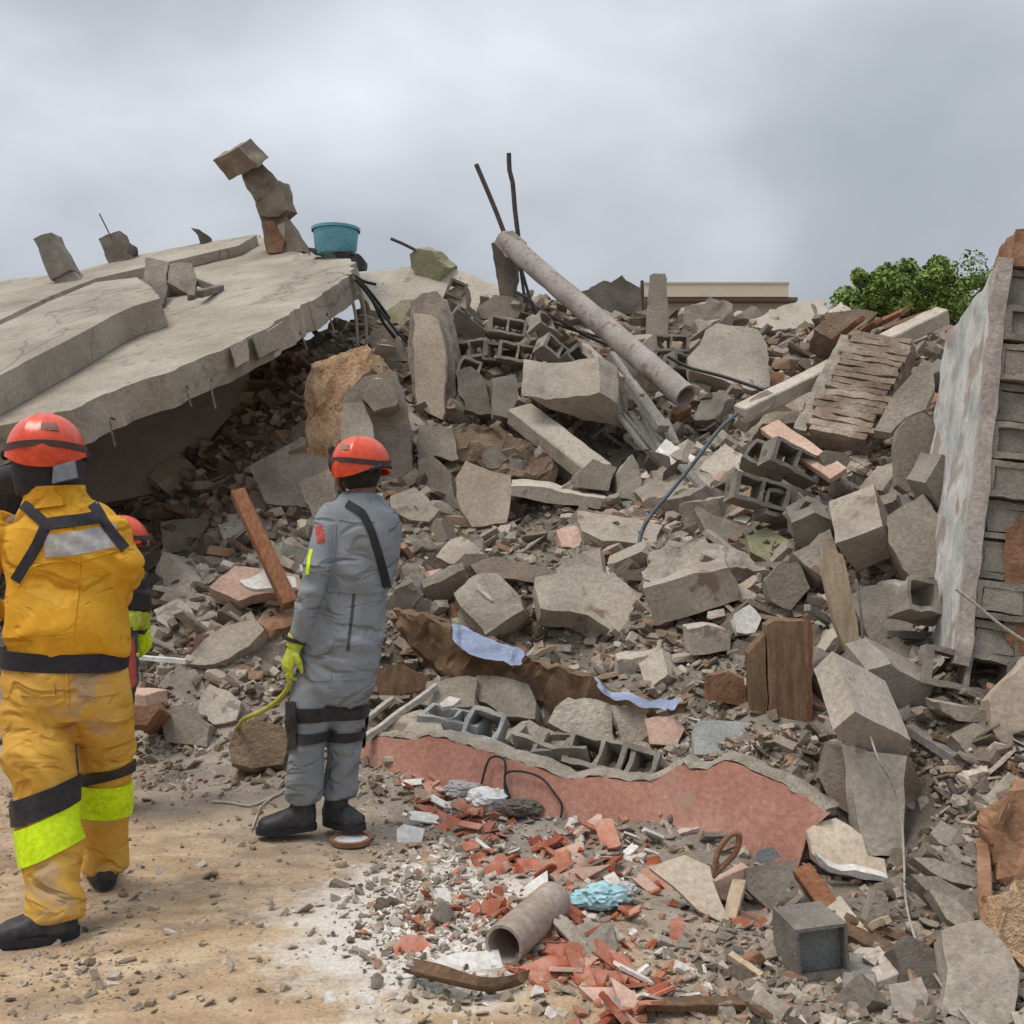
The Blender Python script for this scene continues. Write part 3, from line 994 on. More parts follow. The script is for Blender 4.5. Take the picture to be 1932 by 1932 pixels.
chunk('roof_fragment', 'tilted concrete slab overhanging a black gap below the block stack', 'slab', 2, [(1130, 1262), (1240, 1282), (1340, 1275), (1500, 1245), (1590, 1300), (1640, 1425), (1420, 1375), (1260, 1320)], (-.05, -.72, -.68), .55, 'concrete', d=9.55, rough=.014)
chunk('concrete_chunk', 'pale wedge of concrete lying on the tilted slab', 'concrete chunk', 2, [(1160, 1190), (1230, 1100), (1320, 1130), (1300, 1200), (1220, 1240)], (-.1, -.8, .5), .3, 'concrete', d=9.75)
chunk('concrete_chunk', 'triangular grey chunk right of the pale wedge on the slab', 'concrete chunk', 2, [(1310, 1180), (1360, 1125), (1440, 1190), (1430, 1240), (1340, 1250)], (.1, -.8, .5), .3, 'concrete', d=9.75)
chunk('concrete_block', 'squared grey block on edge at the slab\'s upper right', 'block', 2, [(1395, 1160), (1465, 1075), (1545, 1150), (1480, 1205)], (.1, -.9, .2), .3, 'block_grey', d=9.8)
chunk('concrete_block', 'lower squared block standing beside the slab edge', 'block', 2, [(1470, 1210), (1600, 1170), (1615, 1240), (1530, 1272)], (.1, -.9, .2), .3, 'concrete', d=9.7)
beam('timber_rail', 'pale straight rail running down right of the squared blocks', 'rail', 2, (1420, 1030), (1600, 1190), .08, .08, 'concrete_pale', 10.2, 9.8)
beam('concrete_beam', 'long pale concrete beam sloping down in the middle of the heap', 'beam', 2, (1120, 1345), (1500, 1640), .26, .16, 'concrete_pale', 9.7, 8.9, R(18))
chunk('concrete_block', 'squared pale block at the low end of the sloping beam', 'block', 2, [(1400, 1625), (1470, 1560), (1582, 1600), (1545, 1712), (1405, 1692)], (.15, -1, .1), .3, 'concrete', d=8.75, rough=.008)
chunk('concrete_plank', 'flat cracked concrete plank lying level in mid heap', 'plank', 2, [(1080, 1735), (1085, 1690), (1200, 1692), (1330, 1720), (1540, 1752), (1530, 1796), (1300, 1775)], (0, -1, -.15), .45, 'concrete_pale', d=8.55, rough=.008)
chunk('concrete_plate', 'upright grey plate right of the red helmet', 'plate', 2, [(640, 1565), (700, 1540), (800, 1625), (835, 1795), (690, 1785), (650, 1660)], (-.2, -1, .3), .1, 'concrete', d=8.7)
chunk('concrete_plate', 'broad smooth slab plate leaning on brown earth', 'plate', 2, [(820, 1650), (868, 1570), (1000, 1620), (1082, 1640), (1082, 1720), (1062, 1862), (900, 1880), (845, 1800)], (.05, -1, .45), .1, 'plaster_tan', d=8.45, rough=.006)
chunk('concrete_chunk', 'grey wedge at the foot of the upright plate', 'concrete chunk', 2, [(510, 1735), (620, 1690), (745, 1800), (690, 1860), (600, 1850), (520, 1810)], (-.1, -.9, .45), .3, 'concrete', d=8.3)
chunk('earth_bank', 'brown earth bank below the tall pillar', 'earth bank', 2, [(795, 1440), (900, 1405), (1010, 1400), (1120, 1450), (1220, 1510), (1300, 1620), (1270, 1690), (1080, 1650), (1000, 1640), (860, 1580), (790, 1560)], (.05, -1, .5), .4, 'soil_brown', d=9.1, rough=.06, L=.08, jag=.04, flat=.9)
chunk('earth_bank', 'grey-brown rough wall face under the pillar', 'earth bank', 2, [(640, 1400), (800, 1420), (830, 1560), (700, 1560), (650, 1640)], (-.1, -1, .2), .4, 'concrete', d=9.2, rough=.04)
chunk('concrete_chunk', 'dark ragged chunk between pillar and tilted slab', 'concrete chunk', 2, [(820, 1150), (900, 1120), (960, 1200), (1000, 1350), (860, 1330)], (0, -1, .3), .3, 'concrete_dark', d=9.9, rough=.03)
chunk('concrete_block', 'smooth grey block face left of the black gap', 'block', 2, [(990, 1180), (1100, 1160), (1120, 1260), (1080, 1370), (1000, 1350)], (.1, -1, .25), .3, 'block_grey', d=9.75, rough=.008)
chunk('concrete_chunk', 'angular chunk right of the block at the beam\'s end', 'concrete chunk', 2, [(1590, 1620), (1650, 1540), (1700, 1650), (1690, 1760), (1600, 1740)], (.2, -1, .3), .3, 'concrete', d=8.7)

# battens fallen beside the tilted slab
for k, (a, b, w) in enumerate([((1530, 1280), (1720, 1520), .05), ((1560, 1290), (1780, 1540), .04), ((1640, 1340), (1850, 1640), .06), ((1700, 1350), (1790, 1520), .05),
                               ((1640, 1200), (1800, 1420), .12), ((1800, 1380), (1850, 1500), .1), ((1690, 1480), (1900, 1690), .05), ((1560, 1060), (1700, 1260), .05)]):
    beam('batten', ['thin grey batten leaning leftmost beside the tilted slab', 'second thin batten right of the tilted slab', 'longer grey batten reaching down towards the hose', 'short batten lying across the longer one', 'broad grey batten under the middle of the pipe', 'broad short batten near the pipe mouth', 'lowest thin batten pointing at the hose', 'upper thin batten just under the pipe'][k], 'batten', 2, a, b, w, w * .6, 'wood_grey', 9.6, 9.1, group='battens beside the tilted slab')

# ================================================================== RIGHT HAND SIDE
chunk('concrete_post', 'pale squared concrete post standing on the skyline before the house', 'post', 3, [(48, 292), (70, 282), (128, 280), (142, 500), (140, 610), (28, 600), (40, 430)], (-.2, -1, 0), .28, 'concrete_pale', d=12.2, rough=.008)
chunk('roof_fragment', 'dark humped roof fragment on the skyline left of the post', 'slab', 2, [(1400, 770), (1480, 745), (1560, 722), (1605, 700), (1650, 730), (1705, 795), (1720, 870), (1600, 880), (1480, 850)], (-.1, -.9, .2), .6, 'concrete_dark', d=13.2, rough=.04, jag=.05)
cable('rebar', 'thin rebar standing beside the pale post', 'rebar', [P(*q1(2, 1700, 720), 12.8), P(*q1(2, 1705, 860), 12.8)], .02, 'steel_rust', sub=2)
chunk('concrete_slab', 'large smooth grey slab right of the pipe', 'slab', 3, [(330, 565), (390, 530), (460, 545), (590, 562), (640, 640), (655, 850), (560, 872), (400, 810), (250, 765), (238, 705), (300, 640)], (-.05, -.8, .55), .2, 'concrete', d=10.6, rough=.008)
chunk('concrete_slab', 'low pale slab mound on the skyline right of the house', 'slab', 3, [(480, 540), (600, 500), (710, 440), (800, 425), (930, 402), (948, 470), (900, 520), (850, 560), (700, 560)], (0, -.7, .7), .4, 'concrete_pale', d=13.0, rough=.03, jag=.04)
chunk('concrete_slab', 'grey jagged slab under the bush', 'slab', 3, [(880, 560), (960, 480), (1100, 460), (1200, 480), (1080, 580), (1000, 630), (930, 600)], (0, -.8, .6), .3, 'soil_brown', d=10.5, rough=.03)
for k, (a, b, w) in enumerate([((990, 610), (1110, 512), .10), ((1060, 610), (1200, 520), .09), ((1110, 570), (1335, 470), .14), ((1230, 560), (1500, 470), .12)]):
    beam('roof_plank', ['short reddish plank at the left of the planks below the bush', 'second reddish plank below the bush', 'broad brown plank below the bush', 'long dark brown plank below the bush beside the wall'][k], 'plank', 3, a, b, w, .04,
         ['wood_red', 'wood_red', 'wood_red', 'wood'][k], 9.4, 9.0, R(30))
beam('white_rail', 'long pale round-edged post lying behind the ribbed brick panel', 'post', 3, (505, 990), (1525, 488), .15, .13, 'concrete_pale', 8.35, 9.0, R(20), rough=.008)
chunk('concrete_chunk', 'grey lump clamped round the low end of the pale post', 'concrete chunk', 3, [(500, 990), (560, 910), (640, 870), (690, 890), (640, 960), (560, 1030)], (0, -1, .3), .25, 'concrete', d=8.3)

mat('rib_tan', [(.14, .10, .07), (.235, .18, .135), (.36, .305, .245)], 5, .8, rand=.2, pits=20)
# ribbed panel of bricks on edge
rb0, rb1 = P(*q1(3, 1220, 615), 8.35), P(*q1(3, 985, 1120), 7.75)
axr = (rb1 - rb0).normalized()
side = Vector((1, -.12, .22))
side = (side - axr * side.dot(axr)).normalized()
nrm = axr.cross(side).normalized()
if nrm.y > 0:
    nrm = -nrm
Lr = (rb1 - rb0).length
rib = empty('ribbed_panel', rb1, 'leaning brown panel of stacked clay ribs', 'brick panel')
obj('core', (lambda b_: (bmesh.ops.triangulate(b_, faces=b_.faces), split_long(b_, .1), roughen(b_, .02, 6), b_)[-1])(box_bm((rb0 + rb1) / 2 - nrm * .1, axr * Lr / 2, side * .255, nrm * .1)), 'rib_tan', rib)
nr = 17
for k in range(nr):
    c = rb0 + axr * (Lr * (k + .5) / nr) + nrm * .02 + side * random.uniform(-.015, .015)
    tilt = Matrix.Rotation(random.uniform(-.05, .05), 3, nrm)
    b_ = box_bm(c, tilt @ axr * (Lr / nr * .44), tilt @ side * (.25 + random.uniform(-.05, .015)), nrm * .035)
    bmesh.ops.triangulate(b_, faces=b_.faces)
    split_long(b_, .08)
    roughen(b_, .014, 9)
    obj('rib', b_, 'rib_tan', rib)
b_ = box_bm((rb0 + rb1) / 2 - side * .275 + nrm * .0 - nrm * .1, axr * (Lr / 2 - .02), side * .05, nrm * .12)
bmesh.ops.triangulate(b_, faces=b_.faces)
split_long(b_, .09)
roughen(b_, .018, 8)
obj('mortar_edge', b_, 'mortar', rib)
HERO.append((Q(3, [(800, 1100), (1080, 600), (1180, 550), (1370, 680), (1170, 1180), (830, 1150)]), 7.6))

cable('hose', 'dark blue hose running down from the pale post across the heap', 'hose', [P(*q1(3, *p_), d_) for p_, d_ in [((490, 985), 8.25), ((400, 1065), 8.1), ((300, 1195), 7.9), ((170, 1360), 7.8), ((60, 1490), 7.6), ((10, 1580), 7.55), ((-5, 1650), 7.5)]], .015, 'cable_blue')
cable('cable', 'black cable slung from the pipe across the grey slab', 'cable', [P(*q1(3, *p_), d_) for p_, d_ in [((140, 700), 10.0), ((250, 755), 9.9), ((420, 800), 9.7), ((660, 880), 9.4)]], .016, 'cable_black')
cable('cable', 'thin black cable from the roof tip over the blocks', 'cable', [P(*q1(2, *p_), 10.6) for p_ in [(420, 800), (480, 880), (560, 980), (620, 1040)]], .014, 'cable_black')

chunk('concrete_plate', 'rounded upright grey plate in front of the block wall', 'plate', 3, [(1283, 1140), (1300, 1060), (1340, 1010), (1420, 978), (1480, 1020), (1505, 1110), (1520, 1205), (1445, 1330), (1345, 1382), (1292, 1345)], (-.15, -1, .15), .11, 'concrete', d=6.5, rough=.006, jag=.006)
chunk('concrete_block', 'dark squared block jammed against the wall foot', 'block', 3, [(1440, 1335), (1520, 1190), (1662, 1262), (1665, 1350), (1570, 1445), (1520, 1490)], (.1, -1, -.1), .25, 'block_grey', d=6.0, rough=.008)
chunk('concrete_plate', 'curved grey slab leaning behind the ribbed panel', 'plate', 3, [(1180, 1070), (1250, 930), (1420, 715), (1482, 740), (1485, 860), (1440, 965), (1330, 1010), (1262, 1080)], (-.3, -.9, .3), .14, 'concrete', d=7.4, rough=.012)
beam('plank', 'pinkish plank sticking out below the ribbed panel', 'plank', 3, (650, 1050), (1000, 1300), .16, .05, 'plaster_pink', 7.7, 7.2, R(35))
chunk('concrete_chunk', 'grey half-round lump under the ribbed panel', 'concrete chunk', 3, [(890, 1200), (930, 1165), (1030, 1180), (1060, 1220), (1020, 1310), (960, 1300)], (.1, -1, .2), .25, 'concrete_dark', d=7.25)
chunk('concrete_cube', 'squared grey block with lit top and dark front on the right slope', 'block', 3, [(985, 1640), (1100, 1600), (1222, 1552), (1295, 1690), (1095, 1785)], (-.1, -.72, -.68), .36, 'concrete', d=6.3, rough=.006, jag=.006)
chunk('concrete_block', 'big pale broken block beside the wall foot', 'block', 3, [(1250, 1500), (1330, 1440), (1420, 1388), (1500, 1500), (1560, 1640), (1612, 1765), (1500, 1810), (1380, 1832), (1330, 1762), (1262, 1630)], (-.3, -.85, .45), .35, 'concrete', d=5.85, rough=.016)
chunk('broken_block', 'grey broken block with hollow corner left of the lit-top block', 'block', 3, [(760, 1540), (880, 1480), (960, 1520), (1000, 1650), (900, 1720), (780, 1640)], (-.1, -.8, -.3), .3, 'block_grey', d=6.6)
chunk('concrete_plate', 'sloping grey slab below the hollow corner block', 'plate', 3, [(770, 1680), (960, 1560), (1010, 1720), (1060, 1800), (900, 1800)], (-.1, -.8, .4), .2, 'concrete', d=6.3)
chunk('concrete_chunk', 'mossy yellow-green patch of concrete on the slope', 'concrete chunk', 3, [(540, 1600), (640, 1560), (750, 1620), (750, 1700), (660, 1750), (560, 1680)], (0, -.7, .7), .2, 'moss_concrete', d=6.9)
chunk('broken_block', 'large pale block mass with crumbling holed top', 'block', 0, [(1215, 1108), (1290, 1088), (1375, 1072), (1396, 1130), (1300, 1165), (1240, 1180)], (-.1, -.95, -.15), .5, 'concrete', d=6.55, rough=.012)
chunk('mortar_crust', 'pale crumbling crust with holes on top of the large block', 'mortar', 0, [(1215, 1095), (1230, 1040), (1262, 1015), (1330, 1022), (1390, 1030), (1452, 1078), (1375, 1074), (1290, 1090)], (0, -.5, .85), .12, 'mortar', d=6.62, rough=.045, L=.05, jag=.03, flat=.9)
for k in range(9):
    pass
chunk('concrete_block', 'five-sided pale block right of the crusted block', 'block', 0, [(1442, 1095), (1470, 1065), (1505, 1060), (1528, 1110), (1495, 1152), (1452, 1135)], (-.1, -1, .2), .22, 'concrete', d=6.35)
chunk('plaster_plank', 'pale upright sliver of plastered wall', 'plank', 0, [(1552, 1030), (1590, 1045), (1612, 1150), (1622, 1230), (1628, 1290), (1600, 1235), (1575, 1180), (1562, 1120)], (-.1, -1, .1), .07, 'wood_pale', d=5.9, rough=.006)
chunk('concrete_plate', 'tilted grey slab in mid slope behind the curtain', 'plate', 0, [(1010, 1090), (1100, 1060), (1215, 1120), (1170, 1200), (1110, 1160), (1020, 1150)], (.1, -.75, .6), .18, 'concrete', d=7.0)
chunk('plaster_plank', 'cream plank-like slab right of the man in grey', 'plank', 0, [(888, 1065), (930, 1050), (1000, 1062), (1060, 1085), (1060, 1102), (990, 1098), (900, 1085)], (0, -.9, .2), .2, 'plaster_tan', d=7.4)
chunk('concrete_plate', 'dark-edged grey slab lying level on the slope', 'plate', 0, [(1090, 965), (1180, 975), (1250, 990), (1240, 1030), (1140, 1020), (1095, 1000)], (0, -.6, .8), .15, 'concrete', d=8.0)
chunk('concrete_plate', 'triangular pale plate beside the sloping hose', 'plate', 0, [(1310, 960), (1340, 940), (1420, 970), (1440, 1000), (1380, 1020), (1330, 1000)], (0, -.7, .7), .15, 'concrete', d=7.5)
chunk('brick_piece', 'small pinkish brick piece on the slope right of the man in grey', 'brick', 0, [(1050, 1000), (1082, 992), (1100, 1005), (1090, 1035), (1060, 1030)], (.1, -.8, .5), .12, 'plaster_pink', d=8.0)

# ------------------------------------------------------------------ the plastered block wall
wl = empty('block_wall', P(1850, 1230, 5.3), 'leaning end of a hollow block wall with blue-white stained plaster', 'wall')
T, B = P(1884, 500, 5.25), P(1806, 1240, 5.05)
upv = (T - B)
Hw = upv.length
up = upv.normalized()
back = Vector((.22, 1, .03))
back = (back - up * back.dot(up)).normalized()
rt = up.cross(back).normalized()
if rt.x < 0:
    rt = -rt
mat('plaster_stained', [(.26, .30, .30), (.42, .44, .43), (.56, .55, .53), (.64, .62, .59)], 2.6, .3, rand=0, stretch=(1.6, 1.6, .9), specks=((.36, .30, .265), 2.8, .555))
mat('plaster_edge', [(.30, .25, .225), (.40, .345, .315), (.50, .45, .42)], 5, .5, rand=.05)


def slab3(c, a, b, cdir, rg=.008, L=.12):
    b_ = box_bm(c, a, b, cdir)
    bmesh.ops.triangulate(b_, faces=b_.faces)
    split_long(b_, L)
    roughen(b_, rg, 7)
    return b_


WD = 1.3
for k in range(2):
    c = B + up * (Hw / 2) + back * (WD / 2 + .02) + rt * (.012 if k == 0 else .30)
    obj('plaster_face', slab3(c, up * Hw / 2 * (1 if k == 0 else .98), back * WD / 2, rt * .018, .022), 'plaster_stained' if k == 0 else 'plaster_edge', wl)
obj('plaster_edge', slab3(B + up * Hw / 2 + rt * .02 - back * .0, up * (Hw / 2 + .03), back * .03, rt * .035, .014), 'plaster_edge', wl)
nc = 10
ch = Hw / nc
for k in range(nc):
    zc = B + up * (ch * (k + .5))
    # the hollow end of each course, cells turned to the camera
    fr_ = .105
    bx_ = cells_bm([-.125, -.09, .09, .125], [-ch * .46, -ch * .30, ch * .30, ch * .46], [[1] * 3, [1, 0, 1], [1] * 3], -.19, .19)
    bmesh.ops.triangulate(bx_, faces=bx_.faces)
    split_long(bx_, .07)
    roughen(bx_, .008, 14)
    M = Matrix((rt, up, -back)).transposed()
    cc = zc + rt * .165 + back * (.19 + random.uniform(-.03, .03)) + rt * random.uniform(-.006, .006)
    for v in bx_.verts:
        v.co = cc + M @ v.co
    ob = obj('block', bx_, 'block_grey', wl)
    fillz = random.choice([-.008, -.004, .0, .005, .01, .02, .06])
    obj('web', slab3(cc - back * .19 + back * fillz + back * .05, rt * .088, up * ch * .29, back * .04, .008, .07), 'block_grey', wl)
    obj('mortar_joint', slab3(B + up * (ch * (k + 1)) + rt * .165 + back * .24, rt * .112, up * ch * .05, back * .185, .006, .1), 'mortar', wl)
    for j in range(2):
        obj('block', slab3(zc + rt * .16 + back * (.60 + .40 * j), rt * .125, up * ch * .46, back * .19, .006, .12), 'block_grey', wl)
obj('clay_block', slab3(T + up * .1 + rt * .17 + back * .2, rt * .11, up * .1, back * .2, .02, .08), 'clay_brown', wl)
obj('mortar_lump', slab3(T + up * .02 + rt * .10 + back * .75, rt * .07, up * .03, back * .2, .02, .08), 'mortar', wl)
HERO.append(([(1760, 480), (1932, 440), (1932, 1250), (1800, 1240)], 5.0))

# further piece of wall at the right edge, red-brown
chunk('clay_wall', 'red-brown clay wall piece at the right edge below the block wall', 'wall', 0, [(1905, 1000), (1960, 950), (1990, 1200), (1980, 1290), (1890, 1200)], (-.3, -1, .1), .3, 'clay_brown', d=4.95, rough=.02)
chunk('wall_piece', 'tan wall panel leaning at the right edge', 'panel', 8, [(1545, 490), (1600, 420), (1720, 290), (1800, 330), (1790, 640), (1610, 690), (1560, 620)], (-.2, -1, .3), .15, 'plaster_tan', d=4.75, rough=.012)
chunk('clay_heap', 'red-orange clay lump low at the right edge', 'clay', 8, [(1560, 960), (1640, 880), (1760, 860), (1800, 1300), (1640, 1330), (1570, 1200)], (-.2, -.9, .5), .35, 'clay_brown', d=4.3, rough=.06, L=.07, flat=.9)
chunk('clay_heap', 'ochre earth lump in the lower right corner', 'clay', 8, [(1580, 1400), (1700, 1300), (1800, 1300), (1800, 1760), (1690, 1700), (1600, 1560)], (-.2, -.9, .5), .3, 'dirt_ochre', d=3.75, rough=.06, L=.07, flat=.9)

# ================================================================== LOWER RIGHT
cp = empty('concrete_column', P(*q1(8, 1080, 1190), 4.55), 'pale fallen concrete column with a wedge-shaped cap', 'column')
for nm, pts, n_, th, m, d_, rg in [
    ('cap', [(862, 625), (955, 545), (1080, 610), (1200, 675), (1180, 742), (1020, 722), (905, 690)], (.05, -.72, -.62), .34, 'concrete_pale', 4.72, .006),
    ('shaft', [(925, 690), (1020, 722), (1182, 742), (1175, 950), (1170, 1188), (992, 1186), (965, 1020), (948, 900)], (-.05, -1, .25), .3, 'concrete_pale', 4.6, .006),
    ('broken_flank', [(1160, 740), (1200, 760), (1235, 855), (1295, 1000), (1240, 1050), (1150, 1060)], (.3, -1, .1), .25, 'concrete', 4.72, .02),
    ('broken_flank', [(845, 690), (930, 685), (955, 940), (962, 1015), (875, 965), (800, 850)], (-.2, -1, .2), .25, 'concrete', 4.7, .02)]:
    bm, p0_, _ = prism_bm(Q(8, pts), n_, th, d_, None, rg, .08, .01)
    obj(nm, bm, m, cp)
HERO.append((Q(8, [(800, 410), (1200, 410), (1300, 1000), (1180, 1200), (980, 1200), (800, 900)]), 4.5))
chunk('plaster_plate', 'curved plaster plate with white broken edge at the red wall\'s end', 'plate', 8, [(742, 1070), (800, 1040), (872, 1030), (985, 1082), (1010, 1180), (1085, 1205), (1105, 1300), (980, 1275), (830, 1240), (765, 1180)], (-.1, -.75, .65), .05, 'plaster_tan', d=4.45)
chunk('plaster_edge_strip', 'white ragged plaster edge below the curved plate', 'plaster', 8, [(790, 1190), (840, 1230), (900, 1250), (960, 1245), (1060, 1275), (1100, 1290), (1100, 1305), (1000, 1290), (930, 1270), (850, 1260), (800, 1230)], (0, -1, -.2), .05, 'plaster_white', d=4.38, rough=.006, jag=.006, L=.04)
wp = empty('timber_post', P(*q1(8, 650, 610), 5.5), 'stout brown timber post standing upright in the rubble', 'post')
for pts, m, dd_ in [([(560, 160), (600, 140), (742, 140), (748, 400), (738, 612), (565, 605), (570, 400)], 'wood', 5.5), ([(742, 135), (765, 150), (765, 590), (740, 612)], 'wood_red', 5.48), ([(480, 285), (558, 200), (560, 575), (492, 565)], 'wood', 5.6)]:
    bm, _, _ = prism_bm(Q(8, pts), (-.1, -1, .05), .16, dd_, None, .008, .1, .006)
    obj('post_board', bm, m, wp)
HERO.append((Q(8, [(480, 130), (765, 130), (765, 610), (480, 610)]), 5.4))
chunk('brown_block', 'small dark brown block at the end of the blue curtain', 'block', 8, [(330, 390), (400, 365), (472, 392), (475, 515), (332, 505)], (.05, -1, .1), .2, 'clay_brown', d=5.55)
chunk('concrete_block', 'pale block with notched top on the slope above the curtain', 'block', 8, [(215, 180), (300, 165), (400, 185), (395, 275), (222, 292)], (-.05, -1, 0), .25, 'concrete_pale', d=6.2)
chunk('concrete_block', 'white crumbling lump above the timber post', 'block', 8, [(420, 110), (480, 80), (540, 130), (510, 190), (440, 190)], (0, -1, .3), .2, 'plaster_white', d=6.2, rough=.02)
chunk('broken_block', 'grey block half shaded right of the column cap', 'block', 8, [(1005, 360), (1110, 330), (1200, 380), (1305, 432), (1245, 545), (1130, 510), (1000, 462)], (.1, -.85, -.35), .25, 'block_grey', d=5.35)
chunk('concrete_plate', 'flat sliver of concrete below the tilted hollow block', 'plate', 8, [(1330, 500), (1450, 520), (1592, 562), (1560, 592), (1420, 590), (1350, 540)], (0, -1, .1), .2, 'concrete', d=4.95)
chunk('concrete_chunk', 'smooth grey slab piece right of the column', 'concrete chunk', 8, [(1385, 640), (1480, 600), (1560, 640), (1530, 740), (1440, 720)], (0, -.8, .5), .2, 'concrete', d=4.85)
chunk('concrete_chunk', 'flat round-edged stone beside the column foot', 'concrete chunk', 8, [(1285, 1080), (1340, 1030), (1420, 1070), (1460, 1120), (1400, 1150), (1320, 1120)], (0, -.7, .7), .15, 'concrete', d=4.45)
chunk('concrete_block', 'large angular grey block in the lower right corner', 'block', 8, [(1345, 1520), (1420, 1480), (1500, 1465), (1600, 1560), (1682, 1700), (1650, 1900), (1560, 1960), (1330, 1880), (1370, 1700)], (-.2, -.8, .6), .3, 'concrete', d=3.3, rough=.016)
chunk('concrete_chunk', 'dark grey chunk left of the corner block', 'concrete chunk', 8, [(1120, 1600), (1200, 1540), (1300, 1600), (1360, 1740), (1280, 1800), (1160, 1740)], (-.1, -.8, .5), .25, 'concrete_dark', d=3.65)
chunk('concrete_chunk', 'pale flat chunk at the bottom right of the grey cinder block', 'concrete chunk', 8, [(1110, 1750), (1250, 1730), (1290, 1800), (1250, 1900), (1120, 1880)], (-.1, -.7, .7), .15, 'concrete', d=3.35)
chunk('concrete_chunk', 'upright pointed grey sliver by the white-edged plate', 'concrete chunk', 8, [(1050, 1340), (1090, 1350), (1110, 1460), (1080, 1520), (1010, 1480)], (-.1, -1, .3), .15, 'concrete', d=3.95)
for k, pts in enumerate([[(1200, 1190), (1300, 1180), (1530, 1280), (1520, 1340), (1380, 1300)], [(1200, 1270), (1330, 1290), (1520, 1380), (1480, 1440), (1300, 1370)], [(1280, 1330), (1400, 1370), (1520, 1500), (1470, 1530), (1360, 1460)]]):
    chunk('concrete_shard', ['uppermost of three stacked grey panel shards at right', 'middle of three stacked grey panel shards at right', 'lowest of three stacked grey panel shards at right'][k], 'panel', 8, pts, (.05, -.75, .65), .06, 'concrete', d=4.3 - .15 * k)
# cinder block with its open cell turned to the camera
cb = G(*q1(8, 755, 1690)) + Vector((0, 0, .005))
cin = empty('cinder_block', cb, 'dark grey cinder block with pale rim standing near the bottom', 'block')
s = cb.y / F * .425
w_, h_ = 118 * s, 118 * s
bxm = cells_bm([-w_, -w_ * .88, w_ * .88, w_], [-h_, -h_ * .88, h_ * .88, h_], [[1] * 3, [1, 0, 1], [1] * 3], -.1, .1)
bmesh.ops.triangulate(bxm, faces=bxm.faces)
split_long(bxm, .08)
roughen(bxm, .004, 12)
M = (Matrix.Rotation(R(-4), 3, 'Y') @ Matrix.Rotation(R(8), 3, 'Z') @ Matrix.Rotation(R(90), 3, 'X'))
for v in bxm.verts:
    v.co = cb + Vector((0, 0, h_)) + M @ v.co
obj('shell', bxm, 'block_grey', cin)
obj('infill', slab3(cb + Vector((0, .02, h_)), M @ Vector((w_ * .87, 0, 0)), M @ Vector((0, h_ * .87, 0)), M @ Vector((0, 0, .07)), .003), 'block_blue', cin)
HERO.append((Q(8, [(630, 1440), (890, 1440), (890, 1720), (650, 1720)]), cb.y - .15))
chunk('concrete_plate', 'broken half shell lying in front of the cinder block', 'plate', 8, [(690, 1710), (800, 1695), (935, 1690), (950, 1740), (800, 1765), (705, 1760)], (0, -1, .3), .15, 'concrete_dark', d=3.85)
chunk('fibre_sheet', 'thin triangular pale sheet leaning on the red wall', 'sheet', 8, [(40, 1235), (120, 1205), (200, 1180), (310, 1232), (322, 1300), (360, 1390), (412, 1502), (260, 1432), (150, 1320)], (-.1, -.75, .65), .025, 'plaster_tan', d=4.12, rough=.003, jag=.003)
chunk('fibre_sheet', 'grey triangular sheet standing right of the bent frame', 'sheet', 8, [(468, 1240), (580, 1215), (702, 1200), (650, 1330), (592, 1440), (470, 1335)], (.1, -.9, .45), .03, 'concrete', d=4.1, rough=.003, jag=.003)
chunk('fibre_sheet', 'small pale green scrap against the red wall', 'sheet', 8, [(510, 1210), (525, 1160), (590, 1145), (630, 1190), (560, 1220)], (0, -1, .3), .02, 'block_blue', d=4.5, rough=.003)
beam('plank', 'long pale plank sloping beside the cinder block', 'plank', 8, (850, 1400), (1110, 1750), .09, .035, 'concrete_pale', 4.15, 3.7, R(25))
beam('plank', 'short grey board standing on end behind the cinder block', 'plank', 8, (960, 1640), (985, 1860), .10, .04, 'wood_grey', 3.8, 3.55)
beam('timber_strip', 'reddish timber strip sloping from the plaster plate', 'timber', 8, (720, 1250), (860, 1440), .08, .05, 'wood_red', 4.35, 4.1, R(20))
cable('rope', 'long pale wire trailing down over the fallen column', 'wire', [P(*q1(8, *p_), d_) for p_, d_ in [((1022, 655), 4.55), ((1060, 760), 4.45), ((1120, 870), 4.45), ((1160, 1020), 4.42), ((1172, 1200), 4.3), ((1180, 1380), 4.05), ((1225, 1560), 3.65), ((1320, 1730), 3.35), ((1400, 1840), 3.2), ((1490, 1950), 3.05)]], .005, 'rope_white')
cable('rebar', 'rusty rebar standing right of the column foot', 'rebar', [P(*q1(8, *p_), d_) for p_, d_ in [((1370, 850), 4.6), ((1430, 980), 4.5), ((1500, 1180), 4.35)]], .016, 'steel_rust', sub=3)
beam('steel_angle', 'dark upright steel bar near the right edge', 'steel bar', 8, (1520, 1150), (1545, 1540), .05, .05, 'clay_brown', 4.15, 3.85)
beam('pipe_rail', 'thin grey rail sloping right of the column cap', 'rail', 8, (1190, 620), (1450, 790), .045, .045, 'wood_grey', 5.0, 4.7)
cable('wire', 'thin pale wire from the block wall out to the right edge', 'wire', [P(*q1(8, *p_), 4.9) for p_ in [(1400, 0), (1480, 60), (1600, 160), (1720, 240)]], .007, 'rope_white')
cable('wire', 'thin white wire hanging beside the upright plaster sliver', 'wire', [P(*q1(8, *p_), 5.75) for p_ in [(960, -40), (985, 150), (988, 420)]], .008, 'rope_white', sub=3)
cable('wire_loop', 'bent brown metal loop leaning at the foot of the red wall', 'wire', [P(*q1(8, *p_), 4.15) for p_ in [(330, 1270), (345, 1170), (400, 1095), (440, 1095), (425, 1170), (360, 1240), (320, 1280)]], .012, 'clay_brown')
